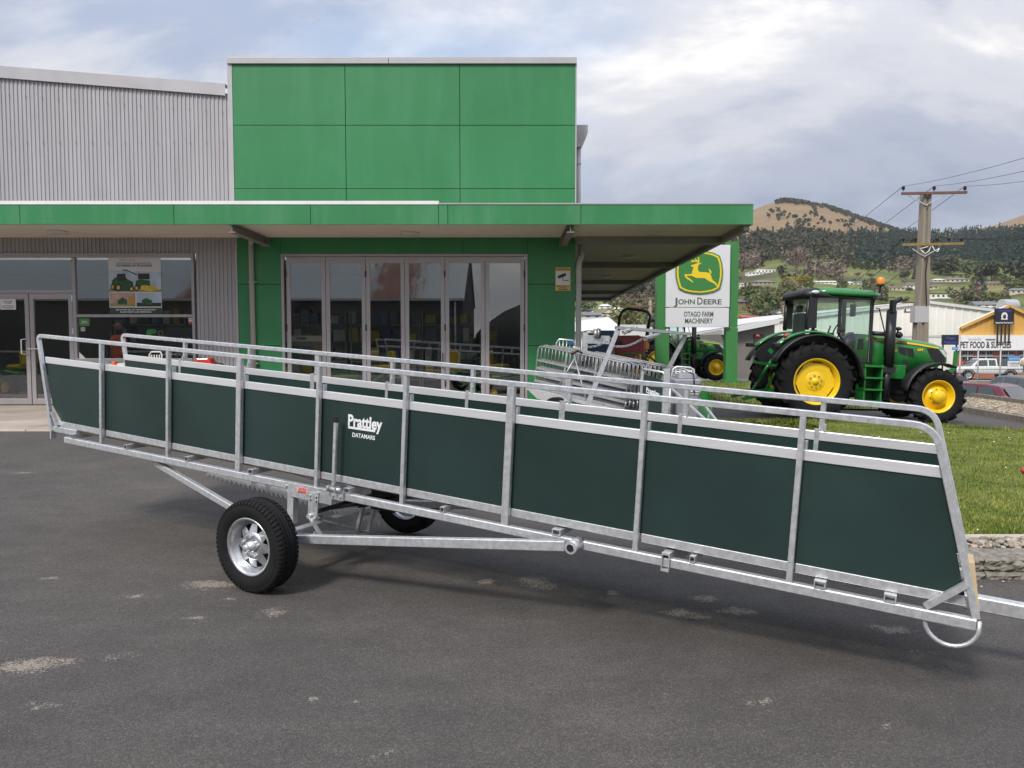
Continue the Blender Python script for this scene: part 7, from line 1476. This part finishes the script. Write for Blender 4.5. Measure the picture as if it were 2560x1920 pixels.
text('PET FOOD & SUPPLIES', .75, ink, 'lettering', band, pt_(2464, 863), width=126/FPX*PYs, bold=.02); text('Open to the Public', .35, grey_i, 'lettering', band, pt_(2436, 848), width=32/FPX*PYs)
for k in range(3):
    p = Pp(2468+k*8, 850, -.52)-Vector(t.location); mb = MB(); s_ = 1
    mb.prism([(p.x-.10, p.z-.12), (p.x-.07, p.z+.02), (p.x-.13, p.z+.06), (p.x-.10, p.z+.10), (p.x+.08, p.z+.06), (p.x+.14, p.z+.12), (p.x+.10, p.z), (p.x+.09, p.z-.12), (p.x+.06, p.z-.02), (p.x-.06, p.z-.02)], .01, T(0, p.y, 0)); mb.build('animal_silhouette', ink, band)
brk_m = mat('shop_brick', (.42, .13, .07), .8, var=.15, vscale=3); mb = MB(); mb.box((gp[0][0], PYs, -1.6), (gp[2][0], PYs+.2, zb1)); mb.build('wall', brk_m, t, off=t.location)
for a, b in ((2406, 2430), (2448, 2480), (2505, 2534), (2548, 2575)):
    p, q = Pp(a, 876), Pp(b, 900); mb = MB(); mb.box((p.x, PYs-.06, q.z), (q.x, PYs-.003, p.z-.1)); wdw = mb.build('window', win_m, t, off=t.location); mb = MB(); mb.box((p.x, PYs-.09, (p.z+q.z)/2-.04), (q.x, PYs-.061, (p.z+q.z)/2+.04)); mb.box(((p.x+q.x)/2-.04, PYs-.095, q.z), ((p.x+q.x)/2+.04, PYs-.061, p.z-.1)); mb.build('window_bar', white_paint, wdw, off=t.location)
vent = thing('roof_cowl', 'silver barrel-shaped roof cowl above the orange shop', 'vent', Pp(2517, 768, 9)); mb = MB(); r_ = 17/FPX*(PYs+9); mb.lathe([(0, -.6), (r_, -.6), (r_, .9), (0, .9)], (0, 0, r_*.15), (1, .2, 0), 24, smooth=False); mb.build('barrel', mat('cowl_silver', (.6, .6, .6), .35, .7), vent); mb = MB(); mb.box((-r_, -.5, -.8), (r_, .5, .0)); mb.build('base', r_white, vent)
# billboards
navy = mat('billboard_black', (.018, .018, .03), .5, var=.3, vscale=1.5); blue_i = mat('billboard_blue', (.06, .10, .42), .5); skyblue = mat('sign_skyblue', (.05, .25, .60), .5)
def bill(label, a, b, Y, lines, name='billboard', m=navy, emblem=False, legs=()):
    p, q = at(*a, Y), at(*b, Y); t = thing(name, label, 'sign', ((p.x+q.x)/2, Y, q.z)); W = q.x-p.x; H = p.z-q.z
    mb = MB(); mb.box((-W/2, -.08, 0), (W/2, 0, H)); bd = mb.build('panel', m, t)
    for s_, v, wd, sz, im in lines: text(s_, H*sz, im, 'lettering', bd, T(0, -.085, H*v), width=W*wd, bold=H*.004)
    if emblem:
        mb = MB(); mb.prism([(W*.0+H*.2*math.cos(a), H*.52+H*.24*math.sin(a)) for a in [2*math.pi*i/18 for i in range(18)]], .01, T(0, -.095, 0)); mb.prism([(-H*.22, H*.30), (H*.22, H*.30), (H*.16, H*.42), (-H*.16, H*.42)], .01, T(0, -.097, 0)); mb.build('emblem_disc', signw, bd)
        mb = MB(); mb.prism([(-H*.10, H*.40), (-H*.08, H*.58), (-H*.05, H*.64), (0, H*.56), (H*.05, H*.64), (H*.08, H*.58), (H*.10, H*.40), (0, H*.34)], .01, T(0, -.103, 0)); mb.build('emblem_head', navy, bd)
    mb = MB()
    for x in legs: mb.box((W*x-.05, -.05, -1.6 if legs and len(legs) > 2 else -3.4), (W*x+.05, .03, 0))
    if legs: mb.build('leg_frame', steel_dark, t)
    return t
bill('black pet food billboard with round white emblem on the orange gable', (2486, 771), (2533, 811), PYs-.6, (('OTAGO PETFOODS', .84, .62, .16, blue_i), ('Natural Raw Meat Pet Food', .10, .9, .13, signw)), emblem=True, legs=(-.3, -.1, .1, .3))
bill('black and blue petfoods sign left of the white sign band', (2354, 837), (2395, 862), PYs-4, (('Otago', .68, .55, .34, blue_i), ('Petfoods', .24, .75, .34, blue_i)), legs=(-.4, .4))
bill('small sky blue sign under the black petfoods sign', (2380, 868), (2394, 875), PYs-4.2, (('Pet Food', .5, .8, .5, signw),), m=skyblue)
bill('blue and white car park sign on the chain fence', (2519, 891), (2549, 902), 45.8, (('Otago Petfoods Ltd', .5, .9, .5, signw),), m=skyblue); bill('white car park board under its blue header on the fence', (2519, 902.5), (2548, 918), 45.8, (('CARPARK', .58, .85, .5, ink), ('for customers only', .22, .7, .2, ink)), m=signw)
o = thing('price_disc', 'round cream sign with a price at the right picture edge', 'sign', at(2560, 905, 45.7)); mb = MB(); mb.lathe([(0, -.03), (.27, -.03), (.27, 0), (0, 0)], n=28); mb.build('disc', hw_cream, o); text('15', .28, inkd, 'lettering', o, T(-.06, -.032, 0), width=.24)
# ---------------------------------------------------------------- chain-link fence
fe = thing('pipe_fence', 'galvanised pipe and mesh fence in front of the orange shop', 'fence', (at(2480, 950, 46).x, 46, -1.35)); FO = Vector(fe.location); fg = mat('fence_pipe', (.36, .36, .36), .5, .5)
zt3, zm3, zb3 = at(0, 876, 46).z, at(0, 923, 46).z, at(0, 952, 46).z
def xf(px): return at(px, 900, 46).x
for px in (2400, 2445, 2501, 2560, 2620): mb = MB(); mb.cyl((xf(px), 46, -1.6), (xf(px), 46, at(0, 873, 46).z), .05, 8); mb.build('post', fg, fe, off=FO)
for z in (zt3, at(0, 891, 46).z, zm3, zb3): mb = MB(); mb.cyl((xf(2396), 46, z), (xf(2640), 46, z), .028, 6); mb.build('rail', fg, fe, off=FO)
mb = MB(); xx = xf(2400)
while xx < xf(2640): mb.cyl((xx, 46.03, zb3), (xx, 46.03, zt3), .006, 4, cap=False); xx += .16
o_ = mb.build('mesh_wires', fg, fe, off=FO); o_['kind'] = 'stuff'
# ---------------------------------------------------------------- vehicles
carglass = mat('car_glass', (.04, .055, .06), .06, coat=.6); hub_m = mat('alloy', (.45, .45, .46), .35, .7)
def car_wheel(t, x, y, r, w_=.2):
    wr = bpy.data.objects.new('wheel', None); COL.objects.link(wr); wr.parent = t; wr.location = (x, y, r); s = 1 if y > 0 else -1
    mb = MB(); mb.lathe([(r*.62, -w_/2), (r*.9, -w_/2), (r, -w_*.3), (r, w_*.3), (r*.9, w_/2), (r*.62, w_/2)], n=24); mb.build('tyre', rubber, wr); mb = MB(); mb.lathe([(r*.64, s*w_*.48), (r*.5, s*w_*.35), (r*.2, s*w_*.42), (0, s*w_*.45)], n=20); mb.build('rim', hub_m, wr)
def sect(x, w0, w1, z0, zs_, z1, w2):   # body cross-section: sill, shoulder, roof
    return [(x, -w0, z0), (x, -w1, z0+.12), (x, -w1, zs_), (x, -w2, z1), (x, 0, z1+.02), (x, w2, z1), (x, w1, zs_), (x, w1, z0+.12), (x, w0, z0)]
def hatch(label, loc, rz, pm, badge=None):
    """hatchback, x forward"""
    t = thing('car', label, 'car', loc, rz, 'cars parked along the road')
    mb = MB(); mb.loft([sect(-2.0, .70, .74, .42, .62, .80, .66), sect(-1.95, .80, .82, .25, .80, .95, .74), sect(-1.5, .82, .85, .2, .9, 1.0, .80), sect(.6, .82, .85, .2, .9, .97, .80), sect(1.5, .80, .83, .22, .80, .86, .72), sect(2.0, .68, .72, .32, .62, .70, .55)]); bd = mb.build('body', pm, t, bevel=.03)
    mb = MB(); mb.loft([[(-1.93, -.74, .95), (-1.55, -.56, 1.38), (-1.55, .56, 1.38), (-1.93, .74, .95)], [(-1.2, -.78, .97), (-1.2, -.60, 1.43), (-1.2, .60, 1.43), (-1.2, .78, .97)], [(-.2, -.80, .97), (-.2, -.62, 1.45), (-.2, .62, 1.45), (-.2, .80, .97)], [(1.0, -.78, .95), (.25, -.60, 1.40), (.25, .60, 1.40), (1.0, .78, .95)]], smooth=False); mb.build('cabin', pm, t, bevel=.03)
    mb = MB(); mb.add([(-1.945, -.62, .99), (-1.945, .62, .99), (-1.62, .50, 1.345), (-1.62, -.50, 1.345)], [(0, 1, 2, 3)]); mb.build('rear_window', carglass, t)
    mb = MB(); mb.add([(.98, -.68, .98), (.98, .68, .98), (.34, .55, 1.375), (.34, -.55, 1.375)], [(0, 1, 2, 3)]); mb.build('windscreen', carglass, t)
    for s in (-1, 1):
        for q in ([(-1.62, 1.0), (-1.05, 1.0), (-1.05, 1.36), (-1.38, 1.34)], [(-.98, 1.0), (-.22, 1.0), (-.22, 1.385), (-.98, 1.37)], [(-.15, 1.0), (.72, .99), (.28, 1.34), (-.15, 1.385)]):
            mb = MB(); mb.add([(x, s*(.795-(z-.97)*.385+.012), z) for x, z in q], [(0, 1, 2, 3)]); mb.build('side_window', carglass, t)
        mb = MB(); mb.loft([[(-1.99, s*.50, .72), (-1.985, s*.50, .88), (-1.80, s*.84, .90), (-1.80, s*.85, .72)], [(-2.02, s*.50, .72), (-2.005, s*.50, .88), (-1.80, s*.86, .90), (-1.80, s*.87, .72)]]); mb.build('tail_light', tl_red, bd)
        mb = MB(); mb.box((.45, s*.86, .96), (.60, s*1.0, 1.06)); mb.build('mirror', pm, t, bevel=.02)
        mb = MB(); mb.box((-.3, s*.853, .78), (-.12, s*.868, .81)); mb.build('door_handle', pm, bd)
        for x in (-1.25, 1.28): car_wheel(t, x, s*.74, .30)
    mb = MB(); mb.box((-2.05, -.72, .30), (-1.95, .72, .50)); mb.build('bumper', pm, bd, bevel=.03)
    mb = MB(); mb.tube([(-1.99, .0, .98), (-1.98, -.25, 1.0), (-1.94, -.45, 1.03)], .012, 5); mb.build('rear_wiper', black, t)
    if badge:
        mm = Matrix.Rotation(-math.pi/2, 4, 'Z'); text(badge, .11, hub_m, 'lettering', bd, T(-2.0, .36, .82) @ mm, width=.18, bold=.003)
        mb = MB(); mb.tube([(-2.0, .09*math.cos(a), .86+.06*math.sin(a)) for a in [2*math.pi*i/14 for i in range(14)]], .010, 5, closed=True); mb.tube([(-2.0, .04*math.cos(a), .86+.06*math.sin(a)) for a in [2*math.pi*i/12 for i in range(12)]], .008, 5, closed=True); mb.build('oval_badge', hub_m, bd)
    return t
maroon = mat('paint_maroon', (.105, .010, .022), .25, coat=.6); silver = mat('paint_silver_blue', (.16, .19, .22), .25, .4, coat=.5); redp = mat('paint_red', (.38, .012, .03), .25, coat=.6); utew = mat('paint_white', (.66, .66, .64), .3, coat=.3)
hatch('maroon hatchback seen from behind below the gravel bed', (13.55, 23.6, -.97), R(122), maroon, 'V6')
hatch('dark silver car just behind the maroon hatchback', (at(2560, 950, 31).x, 31.5, -1.13), R(95), silver); hatch('bright red car half hidden behind the tractor front wheel', (at(2378, 945, 33).x, 33.5, -1.15), R(20), redp)
def ute(label, loc, rz):
    t = thing('utility_truck', label, 'truck', loc, rz); mb = MB()
    mb.loft([sect(-2.55, .80, .86, .55, 1.0, 1.12, .84), sect(-.55, .82, .88, .5, 1.02, 1.12, .85), sect(1.0, .82, .88, .5, 1.02, 1.10, .84), sect(1.6, .80, .86, .5, .98, 1.08, .76), sect(2.45, .74, .80, .55, .88, 1.0, .62)]); bd = mb.build('body', utew, t, bevel=.03)
    mb = MB(); mb.loft([[(-.65, -.84, 1.1), (-.60, -.66, 1.72), (-.60, .66, 1.72), (-.65, .84, 1.1)], [(.55, -.82, 1.1), (.40, -.64, 1.74), (.40, .64, 1.74), (.55, .82, 1.1)], [(1.35, -.78, 1.08), (.72, -.62, 1.70), (.72, .62, 1.70), (1.35, .78, 1.08)]], smooth=False); mb.build('cabin', utew, t, bevel=.03)
    mb = MB(); mb.loft([[(-2.5, -.84, 1.12), (-2.42, -.68, 1.70), (-2.42, .68, 1.70), (-2.5, .84, 1.12)], [(-.68, -.84, 1.12), (-.66, -.68, 1.74), (-.66, .68, 1.74), (-.68, .84, 1.12)]], smooth=False); mb.build('canopy_back', carglass, t, bevel=.03)
    for s in (-1, 1):
        for q in ([(-.50, 1.16), (.02, 1.16), (.02, 1.62), (-.48, 1.62)], [(.12, 1.16), (1.08, 1.14), (.68, 1.60), (.12, 1.62)]): mb = MB(); mb.add([(x, s*(.83-(z-1.1)*.29+.012), z) for x, z in q], [(0, 1, 2, 3)]); mb.build('side_window', carglass, t)
        mb = MB(); mb.box((-2.60, s*.70, .78), (-2.54, s*.86, 1.08)); mb.build('tail_light', tl_red, bd)
        for x in (-1.55, 1.55): car_wheel(t, x, s*.78, .40, .26); mb = MB(); arcstrip(mb, x, .42, .50, .50, R(172), R(8), s*.80, s*.94, 10, .04); mb.build('wheel_flare', black, bd)
    mb = MB(); mb.add([(1.33, -.70, 1.12), (1.33, .70, 1.12), (.78, .58, 1.66), (.78, -.58, 1.66)], [(0, 1, 2, 3)]); mb.build('windscreen', carglass, t); mb = MB(); mb.box((2.40, -.8, .48), (2.62, .8, .78)); mb.build('bull_bar', black, bd, bevel=.03); mb = MB(); mb.bar((1.25, -.8, 1.1), (1.05, -.8, 1.75), .07, .07); mb.build('snorkel', black, t)
    return t
ute('white utility truck with black flares parked behind the pipe fence', (at(2470, 945, 62).x, 62.5, -1.44), R(172))
# ---------------------------------------------------------------- power poles and wires
conc_p = mat('pole_timber', (.255, .22, .175), .85, var=.25, vscale=3, stretch=(4, 4, .3), bump=.3, bscale=12); arm_m = mat('crossarm_brown', (.16, .085, .065), .8, var=.2, vscale=5); arm_y = mat('crossarm_tan', (.26, .19, .07), .8, var=.2, vscale=6); ins_m = mat('insulator_brown', (.06, .03, .03), .3)
PP = 28.0
def Q(px, py, d=0): return at(px, py, PP+d)
pb = Vector((Q(2300, 900).x, PP, -1.2)); pole = thing('power_pole', 'tall timber power pole with two crossarms behind the tractor hood', 'pole', pb)
def PB(mb, n, m, par=pole, **k): return mb.build(n, m, par, off=pb, **k)
top = Q(2314, 484); mb = MB()
secs = []
for f_ in (0, .5, 1):
    c = Vector((pb.x-.03, PP, -1.2)).lerp(top, f_); a = .255-.125*f_; secs.append([(c.x-a, c.y-.16, c.z), (c.x-a*.3, c.y-.16, c.z), (c.x-a*.22, c.y-.10, c.z), (c.x+a*.22, c.y-.10, c.z), (c.x+a*.3, c.y-.16, c.z), (c.x+a, c.y-.16, c.z), (c.x+a, c.y+.16, c.z), (c.x-a, c.y+.16, c.z)])
mb.loft(secs, smooth=False); PB(mb, 'pole_shaft', conc_p)
mb = MB(); a, b = Q(2288, 806, -.2), Q(2324, 765, -.2); mb.box((a.x, PP-.178, a.z), (b.x, PP+.178, b.z)); PB(mb, 'metal_band', mat('band_grey', (.48, .48, .47), .5, .2))
ins_pts = []
for (pl_, pr2, py, m_, ys) in ((2254, 2417, 484, arm_m, (2258, 2335, 2412)), (2256, 2408, 612, arm_y, (2259, 2288, 2343, 2372, 2403))):
    a, b = Q(pl_, py, -.24), Q(pr2, py-3, -.24); mb = MB(); mb.bar(a, b, .09, .085); A = PB(mb, 'crossarm', m_)
    for px in ys:
        z = Q(px, py-3, -.24).z+.04; X = Q(px, py, -.24).x; mb = MB(); mb.cyl((X, PP-.24, z), (X, PP-.24, z+.06), .016, 6); mb.lathe([(.0, .19), (.04, .18), (.06, .14), (.045, .13), (.065, .09), (.045, .08), (.05, .05), (0, .05)], (X, PP-.24, z), (0, 0, 1), 12); PB(mb, 'insulator', ins_m, A); ins_pts.append((X, PP-.24, z+.18))
for a, b, c in (((2272, 489), (2315, 513), (2360, 487)), ((2281, 622), (2310, 641), (2346, 622))):
    mb = MB(); mb.bar(Q(*a, -.22), Q(*b, -.2), .03, .03); mb.bar(Q(*b, -.2), Q(*c, -.22), .03, .03); PB(mb, 'brace', galv)
mb = MB(); mb.tube([Q(2300, 622, -.22), Q(2318, 617, -.25), Q(2328, 612, -.25), Q(2322, 628, -.25), Q(2313, 634, -.25), Q(2302, 625, -.25)], .018, 6); mb.tube([Q(2330, 613, -.25), Q(2336, 626, -.25), Q(2344, 630, -.25), Q(2348, 620, -.25)], .018, 6); PB(mb, 'drop_cable', white_paint); mb = MB(); mb.tube([Q(2320, 628, -.2), Q(2318, 650, -.2), Q(2314, 680, -.2), Q(2316, 764, -.2)], .02, 6); PB(mb, 'riser_cable', black)
wire_m = mat('wire_black', (.02, .02, .022), .6)
def wire(label, p, q, sag, r=.012):
    p, q = Vector(p), Vector(q); mb = MB(); n = 14; mb.tube([p.lerp(q, i/n)-Vector((0, 0, sag*4*(i/n)*(1-i/n))) for i in range(n+1)], r, 5); o = mb.build('power_line', wire_m, None); tag(o, label, 'wire', 'overhead power lines'); return o
nm = ['left', 'middle', 'right']
for k in range(3):
    wire('upper power line running back down to the valley from the %s insulator' % nm[k], ins_pts[k], at(1965+45*k, 648+14*k, 170), 1.2, .010)
    wire('upper power line passing out over the camera side from the %s insulator' % nm[k], ins_pts[k], at(2560+40*k+140, 352+30*k, 16), .1, .006)
for k, (a, b) in enumerate((((2052, 725), 80), ((2080, 722), 80), ((2135, 728), 85))): wire(['low power line nearest the tractor roof', 'low power line second from the tractor roof', 'low power line third from the tractor roof'][k], ins_pts[3+k], at(*a, b), .9, .016)
for k in range(3): wire(['lower power line leaving right, top strand', 'lower power line leaving right, middle strand', 'lower power line leaving right, bottom strand'][k], ins_pts[5+k], at(2620, 578+6*k, 24), .12, .011)
for k, (a, b) in enumerate((((1840, 774), (2000, 745)), ((1840, 779), (2000, 752)), ((1840, 782), (2000, 771)))): wire(['telephone line left of the tractor cab, upper', 'telephone line left of the tractor cab, middle', 'telephone line left of the tractor cab, lower'][k], at(*a, 90), at(*b, 70), .5, .03)
def small_pole(label, px, ytop, ybot, Y, w_, arms):
    a, b = at(px, ybot, Y), at(px, ytop, Y); t = thing('utility_pole', label, 'pole', a, group='small utility poles'); h = b.z-a.z; mb = MB(); mb.cyl((0, 0, 0), (0, 0, h), w_, 8, r2=w_*.7); mb.build('shaft', conc_p, t)
    for zz, ww in arms:
        z = h*zz; mb = MB(); mb.bar((-ww, -.1, z), (ww, -.1, z), .1, .12); A = mb.build('crossarm', arm_m, t)
        for x in (-.9, 0, .9): mb = MB(); mb.cyl((ww*x, -.1, z+.06), (ww*x, -.1, z+.28), .06, 6); mb.build('insulator', ins_m, A)
small_pole('thin utility pole in front of the cream warehouse', 2284, 752, 870, 62, .16, ((.965, 1.1), (.76, .9))); small_pole('utility pole left of the sign under the canopy', 1625, 744, 850, 70, .22, ((.96, 2.0), (.80, 1.6))); small_pole('short pole left of the tractor cab', 1958, 756, 795, 95, .12, ((.9, .5),))

# ---------------------------------------------------------------- thin winter air over the valley
hz = MB(); hz.box((-3100, -3100, -3.2), (3100, 3100, 420)); hz = hz.build('haze', None, None)
hm_ = bpy.data.materials.new('haze_air'); hm_.use_nodes = True; ht_ = hm_.node_tree; ht_.nodes.clear(); ho = N(ht_, 'ShaderNodeOutputMaterial'); pv = N(ht_, 'ShaderNodeVolumePrincipled'); pv.inputs['Color'].default_value = (.92, .93, .96, 1); pv.inputs['Density'].default_value = .00006; ht_.links.new(pv.outputs[0], ho.inputs['Volume']); hz.data.materials.append(hm_)
stuff(hz, 'thin pale haze softening the far hillside', 'haze')
